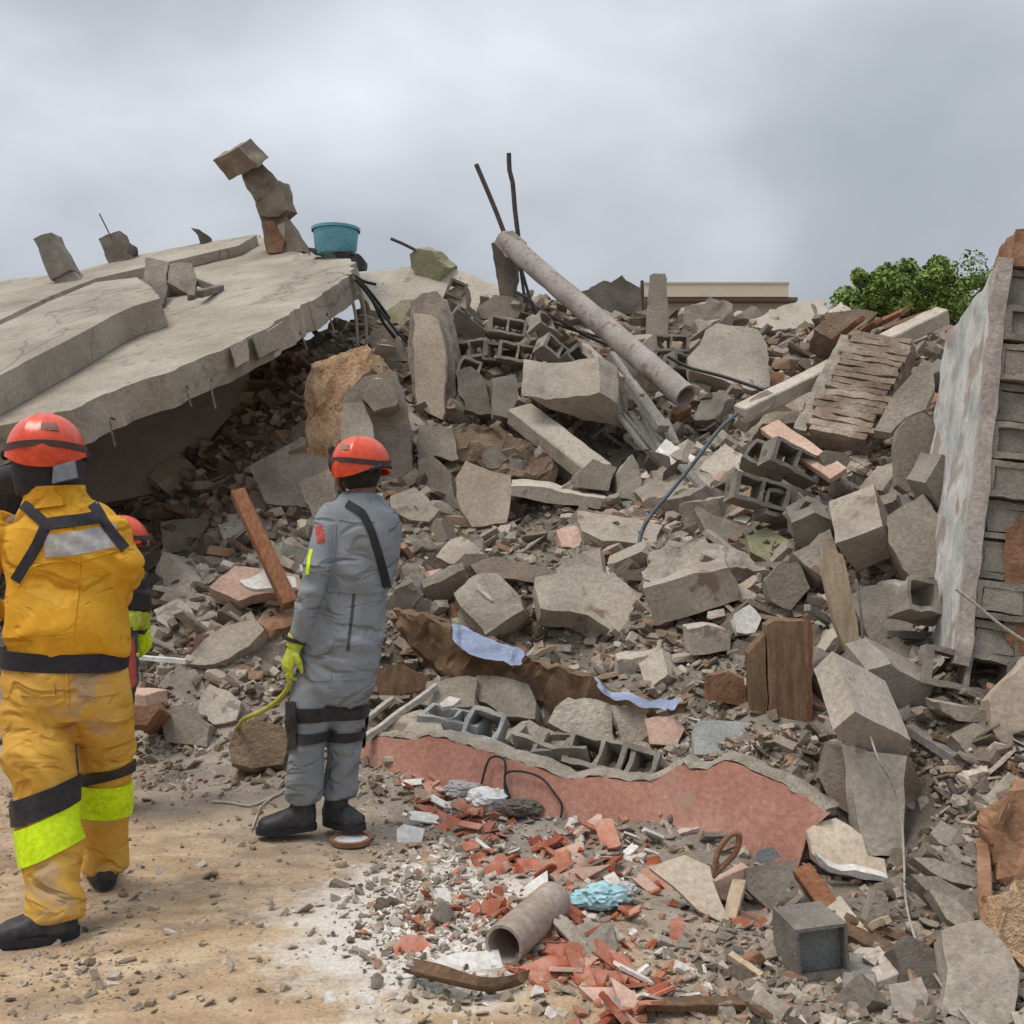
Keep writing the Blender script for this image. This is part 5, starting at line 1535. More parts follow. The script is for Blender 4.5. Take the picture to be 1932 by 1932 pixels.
LIB = []
for k in range(26):
    kind = k % 5
    if kind == 0:
        bm = hull_bm(.5, .42, .36, boxy=1)
    elif kind == 1:
        bm = hull_bm(.6, .45, .13, boxy=1)
    elif kind == 2:
        bm = hull_bm(.5, .4, .3, 12, 0)
    elif kind == 3:
        bm = hull_bm(.68, .25, .22, boxy=1)
    else:
        bm = hull_bm(.55, .38, .2, 9, 0)
    bmesh.ops.triangulate(bm, faces=bm.faces)
    split_long(bm, .15, 5)
    roughen(bm, .028, 4.0)
    roughen(bm, .016, 11.0)
    me = to_mesh(bm, 'concrete_chunk')
    me.materials.append(MATS['rubble'])
    finish(me, 28)
    LIB.append(me)


def inside(poly, x, y):
    c = False
    k = len(poly)
    for i in range(k):
        x1, y1 = poly[i]
        x2, y2 = poly[(i + 1) % k]
        if (y1 > y) != (y2 > y) and x < (x2 - x1) * (y - y1) / (y2 - y1) + x1:
            c = not c
    return c


BB = [(min(p[0] for p in h), max(p[0] for p in h), min(p[1] for p in h), max(p[1] for p in h), h, d) for h, d in HERO]


def blocked(px, py, d, pad):
    """would a stone here hide something placed with care?"""
    for x0, x1, y0, y1, h, hd_ in BB:
        if x0 - pad < px < x1 + pad and y0 - pad < py < y1 + pad and d < hd_ + .25:
            if inside(h, px, py) or inside(h, px - pad, py) or inside(h, px + pad, py) or inside(h, px, py - pad) or inside(h, px, py + pad):
                return True
    return False


# the two men's outlines and where they stand
MEN = [([(-20, 770), (170, 780), (280, 1000), (290, 1250), (260, 1500), (240, 1680), (170, 1790), (-20, 1790)], 4.3), ([(600, 815), (740, 815), (765, 1000), (740, 1250), (700, 1580), (480, 1580), (500, 1250), (580, 960)], 5.3),
       ([(200, 960), (290, 960), (290, 1530), (200, 1530)], 5.6)]


# ------------------------------------------------------------------ saying which stone is which
MARKS = [('the blue tub', 635, 455), ('the pillar with the pale face', 810, 680), ('the top of the long pipe', 950, 470), ('the mouth of the long pipe', 1297, 745), ('the middle of the long pipe', 1130, 600),
         ('the ribbed brick panel', 1610, 740), ('the block wall foot', 1830, 1180), ('the timber leaning in the left heap', 500, 1040), ('the red helmet of the man in grey', 680, 870), ('the orange earth face', 620, 750),
         ('the sloping pale beam', 1060, 840), ('the level concrete plank', 1055, 945), ('the brown earth bank', 950, 860), ('the crusted block', 1310, 1110), ('the lit-top block', 1640, 1020), ('the upright timber post', 1490, 1270),
         ('the fallen column cap', 1640, 1350), ('the fallen column foot', 1650, 1610), ('the cinder block', 1530, 1780), ('the corner block', 1850, 1830), ('the blue cloth', 920, 1210), ('the glove of the man in grey', 540, 1245),
         ('the squared block at the heap toe', 360, 1370), ('the hose', 1290, 900), ('the far pale post', 1240, 560), ('the large smooth slab', 1370, 670), ('the roof tip', 655, 510), ('the hanging wires', 680, 600), ('the tilted overhanging slab', 1090, 720),
         ('the rounded upright plate', 1740, 860), ('the mossy patch', 1450, 1030), ('the bush', 1680, 590), ('the pinkish plate', 480, 1100), ('the hidden man', 270, 1150), ('the white-edged plaster plate', 1580, 1610), ('the clay pipe', 990, 1750),
         ('the white bag', 925, 1525), ('the blue bag', 1130, 1715), ('the red wall', 1300, 1530), ('the long ridge tile', 1170, 1845), ('the upright white plastic', 770, 1590), ('the bright orange tile', 910, 1630), ('the thin triangular sheet', 1310, 1690)]
USED = {}


def which(head, px, py):
    ms = sorted(MARKS, key=lambda m_: (m_[1] - px) ** 2 + (m_[2] - py) ** 2)[:7]
    first = None
    for nm_, mx_, my_ in ms:
        dx_, dy_ = px - mx_, py - my_
        ds = math.hypot(dx_, dy_)
        if abs(dx_) > 1.8 * abs(dy_):
            rel = 'left of' if dx_ < 0 else 'right of'
        elif abs(dy_) > 1.8 * abs(dx_):
            rel = 'above' if dy_ < 0 else 'below'
        else:
            rel = ('up' if dy_ < 0 else 'down') + (' left of' if dx_ < 0 else ' right of')
        far_ = 'close ' if ds < 60 else 'well ' if ds > 190 else ''
        lb = head + ' ' + far_ + rel + ' ' + nm_
        first = first or lb
        if lb not in USED:
            USED[lb] = 1
            return lb
    return first


CN = {'rubble': 'grey-brown', 'concrete': 'grey', 'concrete_pale': 'pale', 'block_grey': 'mid-grey', 'plaster_tan': 'tan', 'clay_brown': 'red-brown', 'concrete_dark': 'dark grey', 'wood_grey': 'grey', 'wood': 'brown', 'wood_pale': 'yellowish', 'clay_tile': 'orange', 'plaster_white': 'white', 'plaster_pink': 'pinkish'}
SHP = ['squared stone', 'flat slab', 'angular lump', 'long stone', 'wedge']

ZONES = [
    ('grey lump of rubble on the left heap below the roof', 'rubble on the left heap', [(280, 1180), (330, 1000), (400, 900), (470, 800), (560, 720), (640, 640), (700, 700), (640, 1000), (560, 1180), (420, 1420), (290, 1420)], 62, (.10, .34), None),
    ('grey lump of rubble on the slope right of the man in grey', 'rubble on the middle slope', [(740, 920), (900, 880), (1300, 900), (1320, 1080), (1300, 1290), (1130, 1270), (960, 1190), (760, 1160)], 80, (.12, .46), None),
    ('grey lump of rubble high on the heap round the pipe', 'rubble high on the heap', [(660, 600), (860, 560), (1000, 560), (1300, 780), (1320, 900), (900, 900), (800, 760)], 46, (.16, .5), None),
    ('grey lump of rubble on the far crest at right', 'rubble on the far crest', [(1150, 590), (1300, 590), (1560, 590), (1760, 640), (1760, 880), (1500, 860), (1320, 800)], 50, (.16, .6), None),
    ('grey lump of rubble on the right slope', 'rubble on the right slope', [(1320, 820), (1520, 860), (1780, 880), (1800, 1320), (1560, 1320), (1320, 1230), (1300, 1000)], 66, (.12, .42), None),
    ('grey lump of rubble in the lower right corner', 'rubble in the lower right', [(1500, 1330), (1932, 1280), (1960, 1932), (1300, 1932), (1400, 1700), (1580, 1560)], 74, (.05, .13), None)]
for label, grp, poly, cnt, (s0, s1), _ in ZONES:
    x0, x1 = min(p[0] for p in poly), max(p[0] for p in poly)
    y0, y1 = min(p[1] for p in poly), max(p[1] for p in poly)
    made = tries = 0
    while made < cnt and tries < 4000:
        tries += 1
        px, py = rr.uniform(x0, x1), rr.uniform(y0, y1)
        if not inside(poly, px, py):
            continue
        gpt = G(px, py)
        if gpt is None:
            continue
        sz = s0 * 1.2 + (s1 - s0) * 1.2 * rr.random() ** 1.5
        if blocked(px, py, gpt.y, sz / gpt.y * F * .55) or blocked(px, py - sz / gpt.y * F * .5, gpt.y, sz / gpt.y * F * .45):
            continue
        li_ = rr.randrange(len(LIB))
        o = bpy.data.objects.new(['rubble_stone', 'slab_fragment', 'rubble_lump', 'long_stone', 'rubble_wedge'][li_ % 5], LIB[li_])
        COL.objects.link(o)
        o.location = gpt + Vector((0, 0, sz * .06))
        o.rotation_euler = (rr.uniform(-.9, .9), rr.uniform(-.9, .9), rr.uniform(0, 6.3))
        o.scale = (sz * rr.uniform(.8, 1.25), sz * rr.uniform(.8, 1.2), sz * rr.uniform(.8, 1.2))
        mm_ = rr.choices(['rubble', 'concrete', 'concrete_pale', 'block_grey', 'plaster_tan', 'clay_brown', 'concrete_dark', 'plaster_white', 'plaster_pink'], [8, 6, 2.5, 5, 1.2, .7, 2, .7, .5])[0]
        if mm_ != 'rubble':
            o.material_slots[0].link = 'OBJECT'
            o.material_slots[0].material = MATS[mm_]
        szw = 'small ' if sz / gpt.y * F < 32 else 'large ' if sz / gpt.y * F > 58 else ''
        tag(o, which(szw + CN[mm_] + ' ' + SHP[li_ % 5], px, py), 'rubble', grp)
        made += 1

# loose battens, slats and bits of wood in the heap
WB = beam_bm(Vector((-.5, 0, 0)), Vector((.5, 0, 0)), .06, .035, 0, .008, .2)
wbm = to_mesh(WB, 'wood_piece')
wbm.materials.append(MATS['wood_grey'])
finish(wbm)
for label, grp, poly, cnt, mm_ in [('thin grey slat among the rubble on the right slope', 'slats on the right slope', ZONES[4][2], 26, 'wood_grey'), ('brown wood splinter in the left heap', 'splinters in the left heap', ZONES[0][2], 12, 'wood'),
                                   ('thin slat among the rubble high on the heap', 'slats high on the heap', ZONES[2][2], 14, 'wood_grey'), ('wood splinter in the lower right rubble', 'splinters in the lower right', ZONES[5][2], 16, 'wood')]:
    made = tries = 0
    while made < cnt and tries < 2000:
        tries += 1
        px, py = rr.uniform(min(p[0] for p in poly), max(p[0] for p in poly)), rr.uniform(min(p[1] for p in poly), max(p[1] for p in poly))
        if not inside(poly, px, py):
            continue
        gpt = G(px, py)
        if gpt is None or blocked(px, py, gpt.y, 24):
            continue
        o = bpy.data.objects.new('wood_piece', wbm)
        COL.objects.link(o)
        o.location = gpt + Vector((0, 0, .03))
        o.rotation_euler = (rr.uniform(-.5, .5), rr.uniform(-.1, .6), rr.choice([rr.uniform(-.9, .9), rr.uniform(0, 6)]))
        s_ = rr.uniform(.25, .8) if 'lower' not in grp else rr.uniform(.1, .32)
        k_ = 1 if 'lower' not in grp else .6
        o.scale = (s_, rr.uniform(.6, 1.6) * k_, rr.uniform(.6, 1.4) * k_)
        o.material_slots[0].link = 'OBJECT'
        wm_ = rr.choice([mm_, mm_, mm_, 'wood_pale' if 'lower' in grp else 'concrete_pale'])
        o.material_slots[0].material = MATS[wm_]
        tag(o, which(('long ' if s_ > .55 else 'short ' if s_ < .38 else '') + CN[wm_] + ' slat', px, py), 'wood', grp)
        made += 1

# clay tile shards in front of the red wall
TL = []
for k in range(7):
    bm = bmesh.new()
    w, l, arc = rr.uniform(.05, .09), rr.uniform(.07, .15), rr.uniform(.2, 1.3)
    top, bot = [], []
    for i in range(5):
        u = i / 4
        a = (u - .5) * arc
        rad = w / max(arc, .2)
        jl, jr = rr.uniform(-.3, .3) * l, rr.uniform(-.3, .3) * l
        for lst, r_ in ((top, rad + .006), (bot, rad - .006)):
            lst.append((bm.verts.new((math.sin(a) * r_, -l / 2 + jl * .5, math.cos(a) * r_ - rad)), bm.verts.new((math.sin(a) * r_, l / 2 + jr * .5, math.cos(a) * r_ - rad))))
    for i in range(4):
        bm.faces.new((top[i][0], top[i + 1][0], top[i + 1][1], top[i][1]))
        bm.faces.new((bot[i][0], bot[i][1], bot[i + 1][1], bot[i + 1][0]))
        for e in (0, 1):
            bm.faces.new((top[i][e], top[i + 1][e], bot[i + 1][e], bot[i][e]))
    for i in (0, 4):
        bm.faces.new((top[i][0], top[i][1], bot[i][1], bot[i][0]))
    me = to_mesh(bm, 'tile_shard')
    me.materials.append(MATS['clay_tile'])
    finish(me, 30)
    TL.append(me)
TILEPATH = [(Q(7, [(320, 800), (420, 960), (560, 1010), (700, 1060)]), 26, 50, 'upper left'), (Q(7, [(560, 1130), (800, 1180), (1000, 1130), (1250, 1130), (1330, 1280)]), 36, 70, 'upper'),
            (Q(7, [(880, 1400), (960, 1500), (900, 1640), (1050, 1720), (1300, 1680), (1380, 1800), (1150, 1880)]), 34, 62, 'lower'), (Q(7, [(200, 1560), (480, 1440), (560, 1440), (1300, 1430)]), 16, 45, 'scattered')]
_TLAB = {'upper left': 'red clay tile shard below the left end of the red wall', 'upper': 'orange clay tile shard in the heap above the pipe', 'lower': 'orange clay tile shard at the bottom right of the pipe', 'scattered': 'stray orange tile shard lying on white powder by the pipe'}
for path, cnt, spread, zone in TILEPATH:
    for k in range(cnt):
        f = rr.random() * (len(path) - 1)
        j = min(int(f), len(path) - 2)
        px = path[j][0] + (path[j + 1][0] - path[j][0]) * (f - j) + rr.gauss(0, spread * .6)
        py = path[j][1] + (path[j + 1][1] - path[j][1]) * (f - j) + rr.gauss(0, spread * .38)
        gpt = G(px, py)
        if gpt is None or (blocked(px, py, gpt.y + .3, 8) and rr.random() < .8):
            continue
        o = bpy.data.objects.new('tile_shard', rr.choice(TL))
        COL.objects.link(o)
        o.location = gpt + Vector((0, 0, rr.uniform(.012, .05)))
        o.rotation_euler = (rr.uniform(-.8, .8), rr.uniform(-.8, .8), rr.uniform(0, 6.3))
        s_ = rr.uniform(.5, 1.15)
        o.scale = (s_,) * 3
        if rr.random() < .3:
            o.material_slots[0].link = 'OBJECT'
            o.material_slots[0].material = MATS[rr.choice(['plaster_pink', 'plaster_white', 'plaster_white', 'concrete'])]
            tag(o, which(('small ' if s_ < .7 else 'large ' if s_ > 1 else '') + 'pale plaster shard', px, py), 'shard', 'pale shards among the tiles')
        else:
            tag(o, which(('small ' if s_ < .7 else 'large ' if s_ > 1 else '') + ('curved' if TL.index(o.data) % 2 else 'flat') + ' orange tile shard', px, py), 'tile', 'clay tile shards, ' + zone)


# ------------------------------------------------------------------ what nobody could count
def debris_mat(name, cols):
    m = bpy.data.materials.new(name)
    m.use_nodes = True
    t = m.node_tree
    b = t.nodes['Principled BSDF']
    b.inputs['Roughness'].default_value = .95
    b.inputs['Specular IOR Level'].default_value = .2
    at = N(t, 'ShaderNodeAttribute', attribute_name='tint')
    r = ramp(t, cols)
    t.links.new(at.outputs['Fac'], r.inputs[0])
    geo = N(t, 'ShaderNodeNewGeometry')
    f = N(t, 'ShaderNodeTexNoise', i_Scale=60.0, i_Detail=4.0)
    t.links.new(geo.outputs['Position'], f.inputs[0])
    mf = N(t, 'ShaderNodeMapRange', i_1=.3, i_2=.7, i_3=.75, i_4=1.2)
    t.links.new(f.outputs['Fac'], mf.inputs[0])
    sc = N(t, 'ShaderNodeVectorMath', operation='SCALE')
    t.links.new(r.outputs[0], sc.inputs[0])
    t.links.new(mf.outputs[0], sc.inputs['Scale'])
    t.links.new(sc.outputs[0], b.inputs['Base Color'])
    bp = N(t, 'ShaderNodeBump', i_Strength=.6, i_Distance=.008)
    t.links.new(f.outputs['Fac'], bp.inputs['Height'])
    t.links.new(bp.outputs[0], b.inputs['Normal'])
    MATS[name] = m


debris_mat('debris', [(0, (.11, .088, .065)), (.3, (.21, .175, .138)), (.6, (.315, .27, .22)), (.80, (.44, .388, .325)), (.88, (.34, .245, .17)), (.95, (.30, .17, .11)), (1, (.62, .58, .52))])
debris_mat('grit', [(0, (.17, .13, .095)), (.4, (.30, .235, .17)), (.7, (.42, .35, .27)), (.9, (.36, .30, .26)), (1, (.64, .60, .53))])
debris_mat('tile_crumb', [(0, (.28, .07, .04)), (.25, (.42, .13, .07)), (.38, (.40, .22, .15)), (.5, (.26, .225, .185)), (.75, (.40, .35, .30)), (1, (.70, .66, .60))])
SM = []
for k in range(16):
    bm = hull_bm(*[(.5, .42, .36), (.6, .45, .13), (.7, .25, .2), (.5, .5, .4)][k % 4], npts=9, boxy=1 if k % 4 < 3 else 0)
    bmesh.ops.triangulate(bm, faces=bm.faces)
    bm.verts.ensure_lookup_table()
    SM.append((np.array([v.co[:] for v in bm.verts]), np.array([[v.index for v in f.verts] for f in bm.faces])))
    bm.free()


def scatter(name, label, cat, m, items):
    """items: (place, size, flatten) -> one mesh of small shards"""
    V_, T_, C_ = [], [], []
    n0 = 0
    for p_, sz, fl in items:
        vs, ts = rr.choice(SM)
        q = np.array(Euler((rr.uniform(-.8, .8), rr.uniform(-.8, .8), rr.uniform(0, 6.3))).to_matrix())
        v = vs * np.array([rr.uniform(.7, 1.3), rr.uniform(.7, 1.3), rr.uniform(.6, 1.2) * fl]) * sz
        V_.append(v @ q.T + np.array(p_))
        T_.append(ts + n0)
        C_.append(np.full(len(vs), rr.random()))
        n0 += len(vs)
    V_ = np.concatenate(V_)
    T_ = np.concatenate(T_)
    me = bpy.data.meshes.new(name)
    me.vertices.add(len(V_))
    me.vertices.foreach_set('co', V_.ravel())
    me.loops.add(len(T_) * 3)
    me.loops.foreach_set('vertex_index', T_.ravel().astype('i4'))
    me.polygons.add(len(T_))
    me.polygons.foreach_set('loop_start', np.arange(0, len(T_) * 3, 3, dtype='i4'))
    me.update(calc_edges=True)
    at = me.attributes.new('tint', 'FLOAT', 'POINT')
    at.data.foreach_set('value', np.concatenate(C_).astype('f4'))
    me.materials.append(MATS[m])
    me.validate()
    me.shade_flat()
    o = bpy.data.objects.new(name, me)
    COL.objects.link(o)
    return tag(o, label, cat, kind='stuff')


items = []
while len(items) < 15000:      # over the whole heap, also outside the frame
    x, y = rr.uniform(-7, 7), rr.uniform(4.3, 17)
    z = H(x, y)
    if rr.random() > min(1, max(.03, (z - .0) / .35)):
        continue
    far = min(1.6, y / 8)
    sz = (.03 + .16 * rr.random() ** 3.2) * far
    # leave the black hollow under the roof alone a little
    items.append(((x, y, z + sz * rr.uniform(-.15, .3)), sz, 1))
# densely where the camera looks
while len(items) < 36000:
    px, py = rr.uniform(280, 1990), rr.uniform(560, 1960)
    gpt = G(px, py)
    if gpt is None or rr.random() > min(1, max(.0, (gpt.z - .03) / .25)):
        if not (gpt is not None and px > 1330 + max(0, py - 1700) * .3 and py > 1450 and rr.random() < .9):
            continue
    pn = .55 + 1.0 * max(0, noise.noise(gpt * 1.7) + .35)
    sz = (9 + 42 * rr.random() ** 3.0) * pn / F * gpt.y
    if blocked(px, py, gpt.y, sz / gpt.y * F * .4) and rr.random() < .9:
        continue
    items.append(((gpt.x, gpt.y, gpt.z + sz * rr.uniform(-.25, .2)), sz, rr.uniform(.5, 1)))
for k in range(2600):       # the same heap beyond the right edge of the frame
    x, y = rr.uniform(1.9, 6.5), rr.uniform(2.4, 6.5)
    sz = .03 + .14 * rr.random() ** 3
    items.append(((x, y, H(x, y) + sz * rr.uniform(-.2, .25)), sz, rr.uniform(.5, 1)))
scatter('rubble_debris', 'small grey stones and dust covering the whole heap', 'rubble', 'debris', items)

items = []
while len(items) < 5200:       # grit and pebbles over the yard
    px, py = rr.uniform(-100, 1500), 1932 - 560 * rr.random() ** .8
    gpt = G(px, py)
    if gpt is None:
        continue
    dn = noise.noise(Vector((gpt.x * 1.6, gpt.y * 1.6, 9))) + .25
    w = .12 + .9 * max(0, dn) * (1 if py < 1560 else .45 if px < 300 or px > 750 else .25)
    if py > 1500 and px < 700:
        w *= .55
    if rr.random() > w:
        continue
    sz = .007 + .035 * rr.random() ** 4
    if 1380 < py < 1520:
        sz *= 1.7
    items.append(((gpt.x, gpt.y, gpt.z + sz * .15), sz, .8))
for k in range(260):
    a = G(rr.gauss(120, 110), rr.gauss(1835, 34))
    if a is not None:
        sz = .008 + .04 * rr.random() ** 4
        items.append(((a.x, a.y, a.z + sz * .02), sz, .45))
scatter('yard_grit', 'scattered grit and pebbles on the trodden yard', 'gravel', 'grit', items)

items = []
for path, cnt, spread, zone in TILEPATH:
    for k in range(cnt * 10):
        f = rr.random() * (len(path) - 1)
        j = min(int(f), len(path) - 2)
        px = path[j][0] + (path[j + 1][0] - path[j][0]) * (f - j) + rr.gauss(0, spread)
        py = path[j][1] + (path[j + 1][1] - path[j][1]) * (f - j) + rr.gauss(0, spread * .6)
        a = G(px, py)
        if a is None:
            continue
        sz = .012 + .05 * rr.random() ** 2.5
        items.append(((a.x, a.y, a.z + sz * .2), sz, .7))
scatter('tile_crumbs', 'broken crumbs of red clay tile and plaster before the red wall', 'rubble', 'tile_crumb', items)
items = []
for k in range(1500):
    a = G(rr.gauss(1420, 130), rr.gauss(1830, 70)) if k % 2 else G(rr.gauss(800, 80), rr.gauss(1700, 70))
    if a is not None:
        sz = .01 + .04 * rr.random() ** 2.5
        items.append(((a.x, a.y, a.z + sz * .2), sz, .7))
scatter('plaster_crumbs', 'pale crumbs of plaster and mortar strewn near the pipe', 'rubble', 'debris', items)
items = []
for k in range(1500):
    a = G(rr.gauss(815, 75), rr.gauss(1720, 75))
    if a is not None:
        sz = .006 + .03 * rr.random() ** 3
        items.append(((a.x, a.y, a.z + sz * .15), sz, .6))
debris_mat('powder', [(0, (.50, .46, .40)), (.5, (.62, .58, .52)), (1, (.75, .72, .68))])
scatter('plaster_powder', 'white plaster powder and flakes left of the pipe', 'rubble', 'powder', items)
# ================================================================== PEOPLE
def remeshed(bm, voxel, smooth_it=3, folds=0.0, seed=1.0, ffreq=9.0):
    """join overlapping closed shapes into one continuous skin, then lay folds into it"""
    me = to_mesh(bm, 'tmp')
    o = bpy.data.objects.new('tmp', me)
    COL.objects.link(o)
    md = o.modifiers.new('r', 'REMESH')
    md.mode = 'VOXEL'
    md.voxel_size = voxel
    dg = bpy.context.evaluated_depsgraph_get()
    dg.update()
    me2 = bpy.data.meshes.new_from_object(o.evaluated_get(dg))
    bpy.data.objects.remove(o)
    bpy.data.meshes.remove(me)
    b2 = bmesh.new()
    b2.from_mesh(me2)
    bpy.data.meshes.remove(me2)
    for _ in range(smooth_it):
        bmesh.ops.smooth_vert(b2, verts=b2.verts, factor=.5, use_axis_x=True, use_axis_y=True, use_axis_z=True)
    if folds:
        b2.normal_update()
        for v in b2.verts:
            p = v.co
            w = noise.noise_vector(p * 3 + Vector((seed,) * 3)) * .35
            q = Vector(((p.x + w.x) * ffreq * .55, (p.y + w.y) * ffreq * .55, (p.z + w.z + p.x * .35) * ffreq * 1.2)) + Vector((seed * 7, 0, 0))
            k = 1 - abs(noise.noise(q)) * 2.2
            k2 = noise.noise(q * 2.3 + Vector((9, 9, 9)))
            v.co += v.normal * folds * (k * .9 + k2 * .45 - .4)
    return b2


def ring(px, py, d, hw, hd):
    """a ring given by its middle and half width in the photograph and its half depth in metres"""
    return (P(px, py, d), hw * d / F, hd)


def ell(bm, c, rx, ry, rz, seg=16, rings_=10):
    R_ = []
    for i in range(rings_ + 1):
        a = -math.pi / 2 + math.pi * i / rings_
        R_.append((Vector(c) + Vector((0, 0, math.sin(a) * rz)), max(.002, rx * math.cos(a)), max(.002, ry * math.cos(a))))
    loft(bm, R_, seg)


def hand_bm(bm, wrist, palm, back, curl=.5, size=1.0, thumb=1):
    """palm: direction of the fingers, back: out of the back of the hand"""
    f = palm.normalized()
    b = (back - f * back.dot(f)).normalized()
    s = f.cross(b).normalized() * thumb
    pc = wrist + f * .055 * size
    loft(bm, [(wrist - f * .02, .028 * size, .022 * size), (wrist + f * .02 * size, .036 * size, .02 * size), (pc + f * .02 * size, .044 * size, .019 * size), (pc + f * .045 * size, .042 * size, .016 * size)], 12, V=b)
    for k, (off, ln) in enumerate([(-.033, .072), (-.011, .082), (.011, .078), (.032, .062)]):
        a = wrist + f * .095 * size + s * off * size
        d1 = (f * math.cos(curl * .6) - b * math.sin(curl * .6)).normalized()
        d2 = (f * math.cos(curl * 1.6) - b * math.sin(curl * 1.6)).normalized()
        d3 = (f * math.cos(curl * 2.5) - b * math.sin(curl * 2.5)).normalized()
        q1_ = a + d1 * ln * .45 * size
        q2_ = q1_ + d2 * ln * .35 * size
        q3_ = q2_ + d3 * ln * .3 * size
        loft(bm, [(a - f * .015, .0105 * size, .0105 * size), (a, .0105 * size, .0105 * size), (q1_, .0098 * size, .0098 * size), (q2_, .009 * size, .009 * size), (q3_, .006 * size, .006 * size)], 8, V=s)
    a = wrist + f * .03 * size - s * .034 * size
    t1_ = (f * .6 - s * .7 - b * .35).normalized()
    t2_ = (f * .9 - s * .15 - b * .5).normalized()
    loft(bm, [(a, .014 * size, .014 * size), (a + t1_ * .032 * size, .0125 * size, .0125 * size), (a + t1_ * .032 * size + t2_ * .03 * size, .011 * size, .011 * size), (a + t1_ * .032 * size + t2_ * .052 * size, .006 * size, .006 * size)], 8, V=b)


def head_bm(bm, c, face, r=.1):
    """head centred at c looking along face (level)"""
    f = Vector((face[0], face[1], 0)).normalized()
    s = Vector((f.y, -f.x, 0))
    rs = []
    for z, a, b, o in [(-.125, .035, .04, .03), (-.10, .05, .06, .028), (-.06, .062, .078, .016), (-.02, .070, .090, .006), (.03, .075, .098, 0), (.07, .070, .092, -.004), (.10, .05, .068, -.006), (.118, .02, .03, -.006)]:
        rs.append((c + Vector((0, 0, z)) + f * o, a, b))
    loft(bm, rs, 18, V=f)
    ell(bm, c + f * .100 + Vector((0, 0, -.03)), .014, .020, .018)
    loft(bm, [(c + f * .088 + Vector((0, 0, .012)), .009, .010), (c + f * .102 + Vector((0, 0, -.03)), .014, .014)], 8, V=s)
    for k in (-1, 1):
        ell(bm, c + s * .076 * k + Vector((0, 0, -.01)) - f * .005, .012, .02, .032)
    ell(bm, c + f * .088 + Vector((0, 0, -.066)), .026, .014, .012)
    ell(bm, c + f * .083 + Vector((0, 0, .022)), .05, .012, .009)
    return f, s


def face_parts(t, c, f, s):
    for k in (-1, 1):
        bm = bmesh.new()
        ell(bm, c + f * .084 + s * .031 * k + Vector((0, 0, .002)), .013, .011, .009, 12, 8)
        e = obj('eye', bm, 'eye_white', t, 60)
        bm = bmesh.new()
        ell(bm, c + f * .0925 + s * .031 * k + Vector((0, 0, .002)), .006, .0045, .006, 10, 6)
        obj('iris', bm, 'hair', e, 60)
    bm = bmesh.new()
    ell(bm, c + f * .0955 + Vector((0, 0, -.066)), .022, .008, .006, 12, 8)
    obj('lips', bm, 'lip', t, 60)


